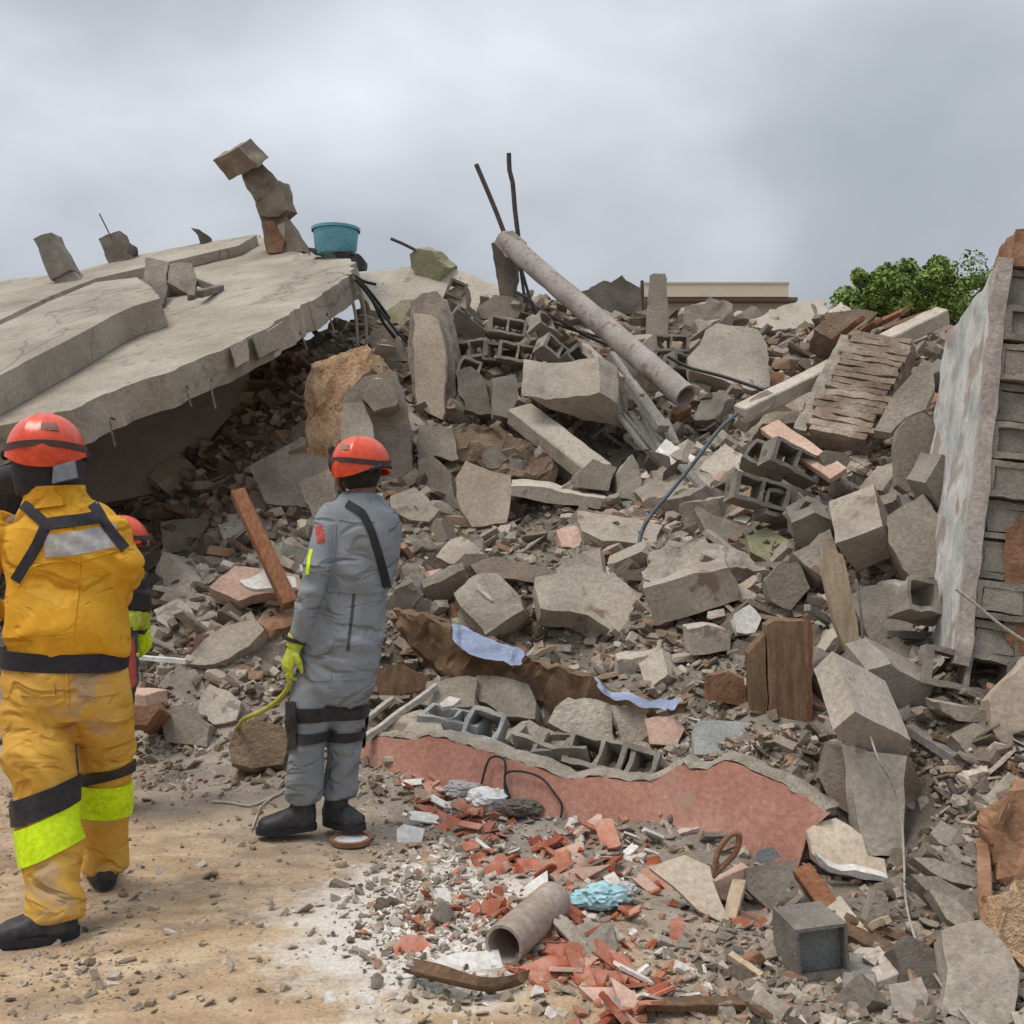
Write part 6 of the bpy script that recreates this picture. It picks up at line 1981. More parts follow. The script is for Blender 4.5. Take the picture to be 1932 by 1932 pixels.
def helmet(t, c, rx, ry, rz, face, brim=.012, m='helmet_red', lamp=True, dip=.03):
    """rescue helmet: shell with a wavy lower edge, raised crest, dark band, lamp clips"""
    f = Vector((face[0], face[1], 0)).normalized()
    s = Vector((f.y, -f.x, 0))
    bm = bmesh.new()
    seg, rg = 56, 16
    outer, inner = [], []
    for i in range(rg + 1):
        u = i / rg
        lo, li = [], []
        for j in range(seg):
            a = 2 * math.pi * j / seg
            front = math.cos(a)
            edge = -.22 - .16 * (abs(math.sin(a)) < .45) * 0 - .20 * max(0, -front) ** 2 - .10 * max(0, front) ** 3 + .10 * math.exp(-((abs(math.sin(a)) - 1) / .25) ** 2)
            el = math.asin(max(-1, edge)) + (math.pi / 2 - math.asin(max(-1, edge))) * u
            crest = 1 + .05 * math.exp(-(math.sin(a) / .28) ** 2) * math.cos(el) + .045 * math.exp(-((abs(math.sin(a)) - .55) / .10) ** 2) * math.sin(max(0, el)) * math.cos(el) * 2
            fl = 1 + .05 * max(0, 1 - u * 7)
            for lst, sc in ((lo, 1.0), (li, .95)):
                lst.append(bm.verts.new(c + (f * front * ry * fl + s * math.sin(a) * rx * fl) * math.cos(el) * crest * sc + Vector((0, 0, math.sin(el) * rz * sc * (crest if el > 0 else 1)))))
        outer.append(lo)
        inner.append(li)
    for L_ in (outer, inner):
        for i in range(rg):
            for j in range(seg):
                bm.faces.new((L_[i][j], L_[i][(j + 1) % seg], L_[i + 1][(j + 1) % seg], L_[i + 1][j]))
    for j in range(seg):
        bm.faces.new((outer[0][j], outer[0][(j + 1) % seg], inner[0][(j + 1) % seg], inner[0][j]))
    bmesh.ops.remove_doubles(bm, verts=bm.verts, dist=.0008)
    hm = obj('helmet', bm, m, t, 45)
    bm = bmesh.new()
    for a0, a1, zz in ((0, 2 * math.pi, .12),):
        pts = []
        for j in range(41):
            a = a0 + (a1 - a0) * j / 40
            pts.append(c + f * math.cos(a) * ry * 1.012 + s * math.sin(a) * rx * 1.012 + Vector((0, 0, rz * (zz + .05 * math.cos(2 * a)))))
        lps = []
        for p_ in pts[:-1]:
            o_ = (p_ - c)
            o_.z = 0
            o_.normalize()
            lps.append([bm.verts.new(p_ + o_ * x + Vector((0, 0, z))) for x, z in ((-.01, -.012), (.004, -.012), (.004, .012), (-.01, .012))])
        for i in range(40):
            for k in range(4):
                bm.faces.new((lps[i][k], lps[(i + 1) % 40][k], lps[(i + 1) % 40][(k + 1) % 4], lps[i][(k + 1) % 4]))
    obj('lamp_band', bm, 'helmet_band', hm, 60)
    # sticker on the shell
    bm = bmesh.new()
    gs = []
    for i in range(5):
        row = []
        for j in range(6):
            a = math.pi - .45 + .5 * j / 5
            el = .50 + .22 * i / 4
            row.append(bm.verts.new(c + (f * math.cos(a) * ry + s * math.sin(a) * rx) * math.cos(el) * 1.048 + Vector((0, 0, math.sin(el) * rz * 1.048))))
        gs.append(row)
    for i in range(4):
        for j in range(5):
            bm.faces.new((gs[i][j], gs[i][j + 1], gs[i + 1][j + 1], gs[i + 1][j]))
    bmesh.ops.solidify(bm, geom=bm.faces[:], thickness=.004)
    obj('sticker', bm, 'plaster_pink', hm, 60)
    for k in (-1, 1):
        bm = bmesh.new()
        ell(bm, c + s * rx * 1.02 * k + Vector((0, 0, -rz * .08)), .012, .028, .022)
        obj('clip', bm, 'harness_black', hm, 60)
    if lamp:
        bm = bmesh.new()
        cc = c + f * ry * 1.05 + Vector((0, 0, rz * .2))
        loft(bm, [(cc - f * .01, .026, .02), (cc + f * .02, .026, .02), (cc + f * .026, .018, .014)], 14, V=Vector((0, 0, 1)))
        obj('head_lamp', bm, 'harness_black', hm, 50)
    return hm


def strap(name, t, pts, w, th, m='harness_black', up=None):
    """flat webbing along pts (point, outward normal)"""
    bm = bmesh.new()
    ps = smooth_path([p_ for p_, _ in pts], 8)
    ns = smooth_path([n_ for _, n_ in pts], 8)
    L_ = []
    for i, p_ in enumerate(ps):
        tg = (ps[min(i + 1, len(ps) - 1)] - ps[max(i - 1, 0)]).normalized()
        n_ = (ns[i] - tg * ns[i].dot(tg)).normalized()
        s_ = tg.cross(n_).normalized()
        L_.append([bm.verts.new(p_ + s_ * a * w / 2 + n_ * b * th) for a, b in ((-1, -1), (1, -1), (1, 1), (-1, 1))])
    for i in range(len(L_) - 1):
        for k in range(4):
            bm.faces.new((L_[i][k], L_[i][(k + 1) % 4], L_[i + 1][(k + 1) % 4], L_[i + 1][k]))
    bm.faces.new(L_[0][::-1])
    bm.faces.new(L_[-1])
    return obj(name, bm, m, t, 40)


def band(name, t, rings_, m, grow=.006, inner=.012, V=Vector((0, 1, 0)), seg=28, sq=2.0):
    """a sleeve of cloth round a limb: rings as for loft"""
    bm = bmesh.new()
    o_ = loft(bm, [(c, a + grow, b + grow) for c, a, b in rings_], seg, V, cap=False, sq=sq)
    i_ = loft(bm, [(c, a - inner, b - inner) for c, a, b in rings_], seg, V, cap=False, sq=sq)
    for j in range(seg):
        bm.faces.new((o_[0][j], o_[0][(j + 1) % seg], i_[0][(j + 1) % seg], i_[0][j]))
        bm.faces.new((o_[-1][j], o_[-1][(j + 1) % seg], i_[-1][(j + 1) % seg], i_[-1][j]))
    return obj(name, bm, m, t, 50)


def snug(name, t, base_me_obj, sel, grow, m):
    """a strip lifted off an existing garment: every face of it that sel() accepts, thickened outwards"""
    me = base_me_obj.data
    off = WL[base_me_obj.name]
    bm = bmesh.new()
    bm.from_mesh(me)
    bm.normal_update()
    kill = [f for f in bm.faces if not sel(f.calc_center_median() + off, f.normal)]
    bmesh.ops.delete(bm, geom=kill, context='FACES')
    if not bm.faces:
        bm.free()
        return None
    bm.normal_update()
    for v in bm.verts:
        v.co += off + v.normal * grow
    r_ = bmesh.ops.extrude_face_region(bm, geom=bm.faces[:])
    vs = [e for e in r_['geom'] if isinstance(e, bmesh.types.BMVert)]
    for v in vs:
        v.co -= v.normal * .0
    bm.normal_update()
    for v in vs:
        v.co += v.normal * .004
    me2 = bpy.data.meshes.new(name)
    bmesh.ops.recalc_face_normals(bm, faces=bm.faces)
    bm.to_mesh(me2)
    bm.free()
    return obj(name, me2, m, t, 60)


from mathutils.bvhtree import BVHTree


def tree_of(o):
    me = o.data
    off = WL[o.name]
    return BVHTree.FromPolygons([v.co + off for v in me.vertices], [p_.vertices[:] for p_ in me.polygons])


def sheet(name, t, grid, nrm_, grow, th, m, closed=False):
    """grid[i][j] of points on a garment, nrm_[i][j] outward: a strip of cloth lying on it"""
    bm = bmesh.new()
    n_, k_ = len(grid), len(grid[0])
    up_ = [[bm.verts.new(grid[i][j] + nrm_[i][j] * (grow + th)) for j in range(k_)] for i in range(n_)]
    dn_ = [[bm.verts.new(grid[i][j] + nrm_[i][j] * (grow - .006)) for j in range(k_)] for i in range(n_)]
    rng = range(n_) if closed else range(n_ - 1)
    for i in rng:
        i2 = (i + 1) % n_
        for j in range(k_ - 1):
            bm.faces.new((up_[i][j], up_[i2][j], up_[i2][j + 1], up_[i][j + 1]))
            bm.faces.new((dn_[i][j], dn_[i][j + 1], dn_[i2][j + 1], dn_[i2][j]))
        for j in (0, k_ - 1):
            bm.faces.new((up_[i][j], up_[i2][j], dn_[i2][j], dn_[i][j]))
    if not closed:
        for i in (0, n_ - 1):
            for j in range(k_ - 1):
                bm.faces.new((up_[i][j], up_[i][j + 1], dn_[i][j + 1], dn_[i][j]))
    return obj(name, bm, m, t, 60)


def ribbon(name, t, tree, path, width, m, grow=.002, th=.004, across=5, step=5.0):
    """webbing laid on a garment along a line seen in the photograph"""
    pts = []
    for (x0, y0), (x1, y1) in zip(path[:-1], path[1:]):
        k_ = max(1, int(math.hypot(x1 - x0, y1 - y0) / step))
        pts += [(x0 + (x1 - x0) * i / k_, y0 + (y1 - y0) * i / k_) for i in range(k_)]
    pts.append(path[-1])
    for _ in range(2):
        pts = [pts[0]] + [((pts[i - 1][0] + pts[i][0] * 2 + pts[i + 1][0]) / 4, (pts[i - 1][1] + pts[i][1] * 2 + pts[i + 1][1]) / 4) for i in range(1, len(pts) - 1)] + [pts[-1]]
    grid, nn_ = [], []
    for i, (x, y) in enumerate(pts):
        x0, y0 = pts[max(i - 1, 0)]
        x1, y1 = pts[min(i + 1, len(pts) - 1)]
        l_ = math.hypot(x1 - x0, y1 - y0)
        ux, uy = -(y1 - y0) / l_, (x1 - x0) / l_
        row, rn = [], []
        for j in range(across):
            o_ = (j / (across - 1) - .5) * width
            hit = tree.ray_cast(Vector((0, 0, CAMH)), ray(x + ux * o_, y + uy * o_).normalized())
            if hit[0] is None:
                row = None
                break
            nv = hit[1] if hit[1].y < 0 else -hit[1]
            row.append(hit[0])
            rn.append((nv + Vector((0, -.6, 0))).normalized())
        if row:
            grid.append(row)
            nn_.append(rn)
    return sheet(name, t, grid, nn_, grow, th, m)


def wrap(name, t, tree, c, tilt, height, m, grow=.003, th=.006, rows=5, yaw=0.0, seg=44, bulge=0.0):
    """a band round a limb: c its middle, tilt how much it drops from right to left (radians)"""
    ax_ = Vector((-math.sin(tilt), 0, math.cos(tilt)))
    u_ = Vector((math.cos(tilt), 0, math.sin(tilt)))
    v_ = Vector((0, 1, 0))
    grid, nn_ = [], []
    for i in range(seg):
        a_ = 2 * math.pi * i / seg
        dr = u_ * math.cos(a_) + v_ * math.sin(a_)
        row, rn = [], []
        for j in range(rows):
            w_ = j / (rows - 1) - .5
            o_ = c + ax_ * height * w_
            hit = tree.ray_cast(o_, dr, .3)
            r_ = (hit[0] - o_).length if hit[0] is not None else .12
            row.append(r_)
            rn.append((o_, dr))
        grid.append(row)
        nn_.append(rn)
    for _ in range(2):      # webbing does not sink into every fold
        grid = [[max(grid[i][j], (grid[i - 1][j] + 2 * grid[i][j] + grid[(i + 1) % seg][j]) / 4) for j in range(rows)] for i in range(seg)]
    G2 = [[nn_[i][j][0] + nn_[i][j][1] * grid[i][j] for j in range(rows)] for i in range(seg)]
    N2 = [[nn_[i][j][1] for j in range(rows)] for i in range(seg)]
    return sheet(name, t, G2, N2, grow, th, m, True)


def boot(t, heel, toe, ankle, hgt_=.2, w=.052):
    fw = (toe - heel)
    fw.z = 0
    Lf = fw.length
    fw.normalize()
    z0 = min(heel.z, toe.z)
    b = bmesh.new()
    s_ = Vector((fw.y, -fw.x, 0))
    rs = [(heel - fw * .005 + Vector((0, 0, .05)), w * .6, .045), (heel + fw * .05 + Vector((0, 0, .055)), w * .95, .055), (heel + fw * .13 + Vector((0, 0, .052)), w, .052), (heel + fw * Lf * .72 + Vector((0, 0, .042)), w * 1.1, .042), (heel + fw * Lf * .92 + Vector((0, 0, .036)), w * .95, .034), (toe + Vector((0, 0, .03)), w * .45, .02)]
    loft(b, rs, 16, V=Vector((0, 0, 1)), sq=2.6)
    loft(b, [(heel + fw * .055 + Vector((0, 0, .03)), w * 1.0, .06), (heel + fw * .055 + Vector((0, 0, .10)), w * .92, .06), (ankle, w * .95, .062)], 16, V=fw)
    bb = remeshed(b, .010, 2)
    for v in bb.verts:
        v.co.z = max(v.co.z, z0 + .012)
    bo = obj('boot', bb, 'boot_black', t, 60)
    b = bmesh.new()
    rs = []
    k = 14
    top, bot = [], []
    for i in range(28):
        a = 2 * math.pi * i / 28
        u = math.cos(a)
        v_ = math.sin(a)
        x = Lf * .5 + (Lf * .5 + .012) * (abs(u) ** .8) * (1 if u > 0 else -1)
        ww = (w * 1.12 if u > -.2 else w * .95) * (abs(v_) ** .8) * (1 if v_ > 0 else -1)
        q = Vector((heel.x, heel.y, 0)) + fw * x + s_ * ww
        top.append(b.verts.new((q.x, q.y, z0 + .028)))
        bot.append(b.verts.new((q.x, q.y, z0)))
    b.faces.new(top)
    b.faces.new(bot[::-1])
    for i in range(28):
        b.faces.new((top[i], bot[i], bot[(i + 1) % 28], top[(i + 1) % 28]))
    obj('sole', b, 'harness_black', bo, 40)
    return bo


def body_skin(t, head_c, face, neck, chest, pelvis, limbs, hands, skin='skin'):
    """one continuous figure under the clothes"""
    bm = bmesh.new()
    f, s = head_bm(bm, head_c, face)
    loft(bm, [(head_c + Vector((0, 0, -.07)), .055, .06), (neck, .058, .06), (chest + Vector((0, 0, .1)), .10, .07), (chest, .15, .09), (pelvis + Vector((0, 0, .15)), .12, .085), (pelvis, .14, .09), (pelvis - Vector((0, 0, .1)), .1, .08)], 18)
    for pts in limbs:
        loft(bm, pts, 12)
    for h_ in hands:
        hand_bm(bm, *h_)
    bb = remeshed(bm, .0075, 2)
    o = obj('body', bb, skin, t, 60)
    face_parts(t, head_c, f, s)
    return o


# ------------------------------------------------------------------ the man in yellow
DY = 4.0
ym = empty('person', P(120, 1720, 3.98) * 1.0, 'person in yellow rescue suit and red helmet standing at left, seen from behind', 'person')
ym.location.z = 0
WL[ym.name] = Vector(ym.location)
torso = [ring(104, 932, DY, 44, .085), ring(106, 952, DY, 58, .10), ring(110, 972, DY, 84, .115), ring(116, 1000, DY, 106, .135), ring(124, 1045, DY, 112, .15), ring(133, 1090, DY, 110, .155), ring(134, 1140, DY, 110, .16), ring(131, 1185, DY, 114, .172), ring(126, 1212, DY, 114, .165), ring(122, 1232, DY, 104, .142), ring(122, 1250, DY, 104, .14)]
r_arm = [ring(200, 992, DY, 34, .075), ring(218, 1015, DY - .01, 35, .078), ring(236, 1058, DY - .02, 30, .07), ring(236, 1094, DY + .05, 31, .07), ring(222, 1125, DY + .24, 28, .058), ring(195, 1140, DY + .38, 25, .05)]
l_arm = [ring(25, 990, DY, 36, .075), ring(-5, 1015, DY, 38, .078), ring(-28, 1060, DY, 36, .075), ring(-38, 1110, DY, 35, .07), ring(-25, 1140, DY + .06, 32, .06), ring(0, 1160, DY + .16, 27, .05)]
bm = bmesh.new()
loft(bm, torso, 28, sq=2.3)
loft(bm, r_arm, 18)
loft(bm, l_arm, 18)
jb = remeshed(bm, .010, 5, .020, 2.3, 3.6)
jacket = obj('jacket', jb, 'suit_yellow', ym, 60)
hips = [ring(123, 1236, DY, 108, .14), ring(125, 1275, DY, 116, .155), ring(126, 1320, DY, 120, .165), ring(126, 1352, DY, 108, .15)]
l_leg = [ring(66, 1330, DY, 60, .13), ring(68, 1380, DY - .05, 65, .125), ring(76, 1440, DY - .11, 67, .115), ring(84, 1488, DY - .13, 55, .10), ring(90, 1545, DY - .14, 56, .10), ring(98, 1610, DY - .18, 54, .10), ring(104, 1680, DY - .22, 49, .09), ring(106, 1738, DY - .25, 52, .09)]
r_leg = [ring(190, 1330, DY, 56, .12), ring(200, 1380, DY + .08, 50, .115), ring(203, 1430, DY + .16, 48, .105), ring(196, 1470, DY + .18, 46, .095), ring(195, 1520, DY + .22, 50, .095), ring(196, 1575, DY + .26, 44, .085), ring(198, 1640, DY + .29, 40, .08)]
bm = bmesh.new()
loft(bm, hips, 26)
loft(bm, l_leg, 20)
loft(bm, r_leg, 20)
tb_ = remeshed(bm, .010, 5, .018, 5.1, 3.4)
trousers = obj('trousers', tb_, 'trouser_yellow', ym, 60)
band('belt', ym, [ring(124, 1224, DY, 110, .150), ring(123, 1258, DY, 109, .146)], 'harness_black', .012, .012, sq=2.3)
# collar
band('collar', ym, [ring(103, 918, DY, 50, .088), ring(104, 936, DY, 52, .09), ring(107, 958, DY, 64, .105)], 'suit_yellow', .01, .014)


def px_of(p):
    return (CX + p.x / p.y * F, CY - (p.z - CAMH) / p.y * F)


def near_line(x, y, a, b):
    ax_, ay_ = a
    bx_, by_ = b
    L2 = (bx_ - ax_) ** 2 + (by_ - ay_) ** 2
    u = max(0, min(1, ((x - ax_) * (bx_ - ax_) + (y - ay_) * (by_ - ay_)) / L2))
    return math.hypot(x - ax_ - u * (bx_ - ax_), y - ay_ - u * (by_ - ay_))


def sel_lines(lines, back=True):
    def f(p, n):
        if back and n.y > .2:
            return False
        x, y = px_of(p)
        return any(near_line(x, y, a, b) < w for a, b, w in lines)
    return f


jt, tt = tree_of(jacket), tree_of(trousers)
ribbon('harness_strap', ym, jt, [(40, 948), (62, 966), (88, 990), (70, 1030), (30, 1096)], 20, 'harness_black')
ribbon('harness_strap', ym, jt, [(172, 946), (184, 966), (200, 990), (236, 1036)], 19, 'harness_black', .003)
ribbon('harness_yoke', ym, jt, [(84, 990), (130, 984), (192, 976)], 22, 'harness_black', .005)
ribbon('reflective_panel', ym, jt, [(84, 1030), (120, 1028), (160, 1022), (222, 1008)], 44, 'reflect_grey', .0005, .002, 7)
wrap('lime_band', ym, tt, P(92, 1574, 3.84), .40, .125, 'lime_band', .004, .005, 7)
wrap('lime_band', ym, tt, P(195, 1503, 4.21), -.08, .135, 'lime_band', .004, .005, 7)
wrap('knee_strap', ym, tt, P(86, 1510, 3.87), .34, .09, 'pad_black', .006, .006)
wrap('knee_strap', ym, tt, P(197, 1458, 4.17), .20, .042, 'pad_black', .006, .006)
ribbon('seam', ym, jt, [(150, 1050), (146, 1120), (136, 1200)], 5, 'suit_yellow', .0, .004, 3)
ribbon('seam', ym, jt, [(34, 1105), (60, 1068), (90, 1060), (160, 1056), (226, 1036)], 5, 'suit_yellow', .0, .004, 3)
ribbon('pocket_flap', ym, tt, [(40, 1300), (70, 1304), (104, 1302)], 22, 'trouser_yellow', .001, .005)
ribbon('pocket_flap', ym, tt, [(150, 1302), (180, 1304), (214, 1298)], 22, 'trouser_yellow', .001, .005)
ribbon('seam', ym, tt, [(126, 1262), (127, 1300), (128, 1345)], 5, 'trouser_yellow', .0, .004, 3)
boot(ym, Vector((P(140, 1768, 3.74).x, 3.76, .0)), Vector((P(5, 1768, 3.72).x, 3.68, 0)), P(108, 1700, 3.75), w=.06)
boot(ym, Vector((P(205, 1668, 4.26).x, 4.22, 0)), Vector((P(190, 1640, 4.5).x, 4.5, 0)), P(198, 1610, 4.29), w=.055)
hc = P(92, 868, DY + .02)
body_skin(ym, hc, (-.35, 1), P(104, 935, DY), P(115, 1040, DY), P(125, 1270, DY),
          [[(P(150, 985, DY), .05, .05), (P(225, 1010, DY), .05, .05), (P(242, 1080, DY + .05), .042, .042), (P(195, 1140, DY + .38), .03, .03), (P(190, 1142, DY + .42), .026, .026)],
           [(P(60, 985, DY), .05, .05), (P(-5, 1005, DY), .05, .05), (P(-36, 1095, DY), .042, .042), (P(0, 1160, DY + .16), .03, .03), (P(6, 1163, DY + .20), .026, .026)],
           [(P(80, 1290, DY), .08, .08), (P(72, 1400, DY - .04), .07, .07), (P(88, 1520, DY - .12), .05, .05), (P(104, 1700, DY - .24), .04, .04)],
           [(P(175, 1290, DY), .08, .08), (P(196, 1400, DY + .08), .07, .07), (P(196, 1500, DY + .2), .05, .05), (P(198, 1620, DY + .28), .04, .04)]],
          [(P(190, 1142, DY + .42), Vector((-.3, 1, 0)), Vector((0, 0, 1)), .5, 1.0, -1), (P(6, 1163, DY + .20), Vector((.3, 1, -.1)), Vector((0, 0, 1)), .6, 1.0, 1)])
bm = bmesh.new()
hand_bm(bm, P(6, 1165, DY + .18), Vector((.3, 1, -.15)), Vector((0, 0, 1)), .7, 1.12, 1)
loft(bm, [(P(-2, 1162, DY + .12), .042, .042), (P(6, 1165, DY + .2), .038, .034)], 12)
obj('glove', remeshed(bm, .006, 1), 'harness_black', ym, 60)
bm = bmesh.new()
hand_bm(bm, P(192, 1141, DY + .40), Vector((-.3, 1, 0)), Vector((0, 0, 1)), .7, 1.12, -1)
obj('glove', remeshed(bm, .006, 1), 'harness_black', ym, 60)
helmet(ym, P(87, 853, DY + .03), .140, .165, .148, (-.35, 1))
# hood and goggle strap at the back of the head
bm = bmesh.new()
loft(bm, [(P(96, 930, DY + .02), .118, .11), (P(92, 905, DY + .02), .124, .122), (P(90, 880, DY + .02), .128, .138), (P(90, 856, DY + .02), .126, .142)], 26)
obj('hood', remeshed(bm, .009, 2, .004, 4, 14), 'harness_black', ym, 60)
bm, _, _ = prism_bm([(100, 880), (140, 868), (146, 900), (98, 912)], (.25, -1, .1), .03, DY - .115, None, 0, .05, 0)
obj('goggle_pad', bm, 'goggle_grey', ym)
# dark breathing mask turned to the left
bm = bmesh.new()
loft(bm, [(P(50, 895, DY + .06), .05, .05), (P(25, 902, DY + .10), .052, .055), (P(2, 908, DY + .13), .05, .055), (P(-12, 912, DY + .14), .03, .035)], 16, V=Vector((0, 0, 1)))
obj('mask', remeshed(bm, .008, 2), 'harness_black', ym, 60)

# ------------------------------------------------------------------ the man in grey
DG = 5.0
gm = empty('person', Vector((P(600, 1560, DG).x, DG, 0)), 'person in grey overall and red helmet with yellow-green gloves, seen from behind', 'person')
torso = [ring(682, 932, DG, 36, .085), ring(681, 948, DG, 50, .10), ring(680, 966, DG, 66, .12), ring(681, 1000, DG, 72, .14), ring(680, 1045, DG, 68, .145), ring(675, 1090, DG, 61, .135), ring(669, 1118, DG, 59, .125), ring(661, 1150, DG, 64, .135), ring(653, 1190, DG, 74, .15), ring(646, 1225, DG, 78, .155), ring(640, 1246, DG, 75, .15)]
l_arm = [ring(640, 968, DG, 32, .07), ring(623, 990, DG - .04, 31, .07), ring(610, 1030, DG - .09, 28, .068), ring(599, 1075, DG - .12, 27, .066), ring(587, 1115, DG - .13, 25, .062), ring(575, 1160, DG - .12, 23, .056), ring(562, 1205, DG - .1, 20, .046)]
r_arm = [ring(718, 970, DG, 30, .068), ring(732, 1000, DG + .03, 24, .068), ring(735, 1050, DG + .06, 20, .06), ring(722, 1092, DG + .12, 22, .06), ring(715, 1100, DG + .25, 20, .05), ring(708, 1090, DG + .38, 18, .045)]
bm = bmesh.new()
loft(bm, torso, 28, sq=2.2)
loft(bm, l_arm, 18)
loft(bm, r_arm, 18)
ov = obj('overall_top', remeshed(bm, .010, 5, .015, 8.2, 3.6), 'suit_grey', gm, 60)
hips = [ring(640, 1232, DG, 74, .148), ring(634, 1262, DG, 76, .15), ring(628, 1296, DG, 76, .145), ring(622, 1318, DG, 66, .12)]
l_leg = [ring(596, 1280, DG, 42, .12), ring(590, 1330, DG - .02, 43, .115), ring(582, 1380, DG - .03, 34, .10), ring(578, 1430, DG - .03, 34, .10), ring(575, 1475, DG - .02, 34, .095), ring(573, 1508, DG, 34, .09)]
r_leg = [ring(664, 1280, DG, 42, .12), ring(657, 1330, DG + .04, 40, .115), ring(652, 1380, DG + .07, 31, .10), ring(647, 1430, DG + .09, 31, .10), ring(643, 1475, DG + .10, 31, .09), ring(641, 1505, DG + .10, 31, .088)]
bm = bmesh.new()
loft(bm, hips, 26)
loft(bm, l_leg, 20)
loft(bm, r_leg, 20)
ot = obj('overall_legs', remeshed(bm, .010, 5, .014, 3.7, 3.6), 'suit_grey', gm, 60)
vt, lt = tree_of(ov), tree_of(ot)
ribbon('waist_seam', gm, vt, [(616, 1112), (650, 1114), (690, 1116), (724, 1112)], 9, 'suit_grey', .001, .004)
ribbon('back_seam', gm, vt, [(668, 1120), (664, 1160), (656, 1228)], 6, 'suit_slate', -.002, .003, 3)
ribbon('shoulder_strap', gm, vt, [(655, 950), (684, 968), (700, 1000), (714, 1045), (730, 1108)], 15, 'harness_black', .004)
ribbon('shoulder_patch', gm, vt, [(601, 992), (604, 1008), (606, 1024)], 15, 'patch_red', .0005, .002)
ribbon('lime_stripe', gm, vt, [(588, 1036), (583, 1056), (580, 1084)], 6, 'lime_band', .001, .002)
for cx_, dz in ((586, -.02), (653, .05)):
    wrap('knee_strap', gm, lt, P(cx_, 1340, DG + dz), 0, .055, 'pad_black', .005, .005)
    wrap('knee_strap', gm, lt, P(cx_ - 4, 1386, DG + dz), 0, .045, 'pad_black', .005, .005)
snug('knee_pad', gm, ot, lambda p, n: px_of(p)[0] < 563 and 1325 < px_of(p)[1] < 1415, .014, 'pad_black')
snug('knee_pad', gm, ot, lambda p, n: n.y > .3 and px_of(p)[0] > 621 and 1330 < px_of(p)[1] < 1410, .014, 'pad_black')
ribbon('pocket_flap', gm, lt, [(585, 1276), (605, 1278), (625, 1277)], 14, 'suit_grey', .001, .004)
ribbon('pocket_flap', gm, lt, [(648, 1276), (668, 1277), (690, 1272)], 14, 'suit_grey', .001, .004)
ribbon('seam', gm, vt, [(632, 990), (630, 1040), (622, 1090)], 5, 'suit_grey', .0, .004, 3)
ribbon('seam', gm, vt, [(640, 978), (670, 984), (706, 982)], 5, 'suit_grey', .0, .004, 3)
boot(gm, Vector((P(592, 1566, 5.0).x, 5.02, 0)), Vector((P(490, 1570, 4.97).x, 4.94, 0)), P(573, 1500, 5.0), w=.056)
boot(gm, Vector((P(612, 1556, 5.05).x, 5.10, 0)), Vector((P(682, 1562, 4.98).x, 4.99, 0)), P(638, 1495, 5.1), w=.054)
hc2 = P(682, 888, DG + .02)
wr = P(556, 1216, DG - .1)
wr2 = P(706, 1088, DG + .40)
body_skin(gm, hc2, (.55, 1), P(682, 938, DG), P(680, 1030, DG), P(645, 1240, DG),
          [[(P(650, 975, DG), .05, .05), (P(622, 992, DG - .02), .05, .05), (P(594, 1105, DG - .05), .04, .04), (wr, .026, .026)],
           [(P(712, 975, DG), .05, .05), (P(732, 1000, DG + .03), .05, .05), (P(724, 1090, DG + .12), .04, .04), (wr2, .026, .026)],
           [(P(610, 1260, DG), .08, .08), (P(590, 1340, DG - .02), .07, .07), (P(578, 1430, DG - .03), .05, .05), (P(573, 1510, DG), .04, .04)],
           [(P(660, 1260, DG), .08, .08), (P(656, 1340, DG + .05), .07, .07), (P(644, 1430, DG + .09), .05, .05), (P(638, 1508, DG + .1), .04, .04)]],
          [(wr, Vector((-.35, .1, -1)), Vector((-.8, -.6, 0)), .5, 1.0, 1), (wr2, Vector((.2, 1, .3)), Vector((.6, 0, .8)), .6, 1.0, -1)])
for w_, pl, bk, th_ in ((wr, Vector((-.35, .1, -1)), Vector((-.8, -.6, 0)), 1), (wr2, Vector((.2, 1, .3)), Vector((.6, 0, .8)), -1)):
    bm = bmesh.new()
    hand_bm(bm, w_, pl, bk, .75, 1.16, th_)
    loft(bm, [(w_ - pl.normalized() * .045, .046, .042), (w_ + pl.normalized() * .015, .038, .034)], 14)
    obj('glove', remeshed(bm, .006, 1), 'glove_lime', gm, 60)
band('glove_cuff', gm, [(wr + Vector((.008, 0, .03)), .05, .046), (wr + Vector((.003, 0, .012)), .047, .043)], 'pad_black', .002, .012)
helmet(gm, P(681, 879, DG + .02), .122, .15, .140, (.8, 1))
bm = bmesh.new()
loft(bm, [(P(683, 921, DG + .015), .066, .07), (P(682, 912, DG + .015), .08, .085), (P(680, 892, DG + .02), .10, .118), (P(680, 872, DG + .02), .10, .12)], 22)
obj('hair', remeshed(bm, .008, 2, .003, 2, 20), 'hair', gm, 60)
bm = bmesh.new()
ell(bm, P(632, 873, DG + .03), .032, .045, .058)
ell(bm, P(626, 850, DG + .03), .018, .03, .03)
obj('ear_defender', remeshed(bm, .007, 2), 'harness_black', gm, 60)
obj('chin_strap', tube_bm([P(640, 890, DG), P(640, 910, DG + .02), P(648, 926, DG + .08)], .012, 8), 'wood_red', gm, 50)
obj('lamp_cable', tube_bm([P(700, 885, DG - .12), P(720, 880, DG - .06), P(738, 882, DG + .04)], .008, 8), 'harness_black', gm, 50)

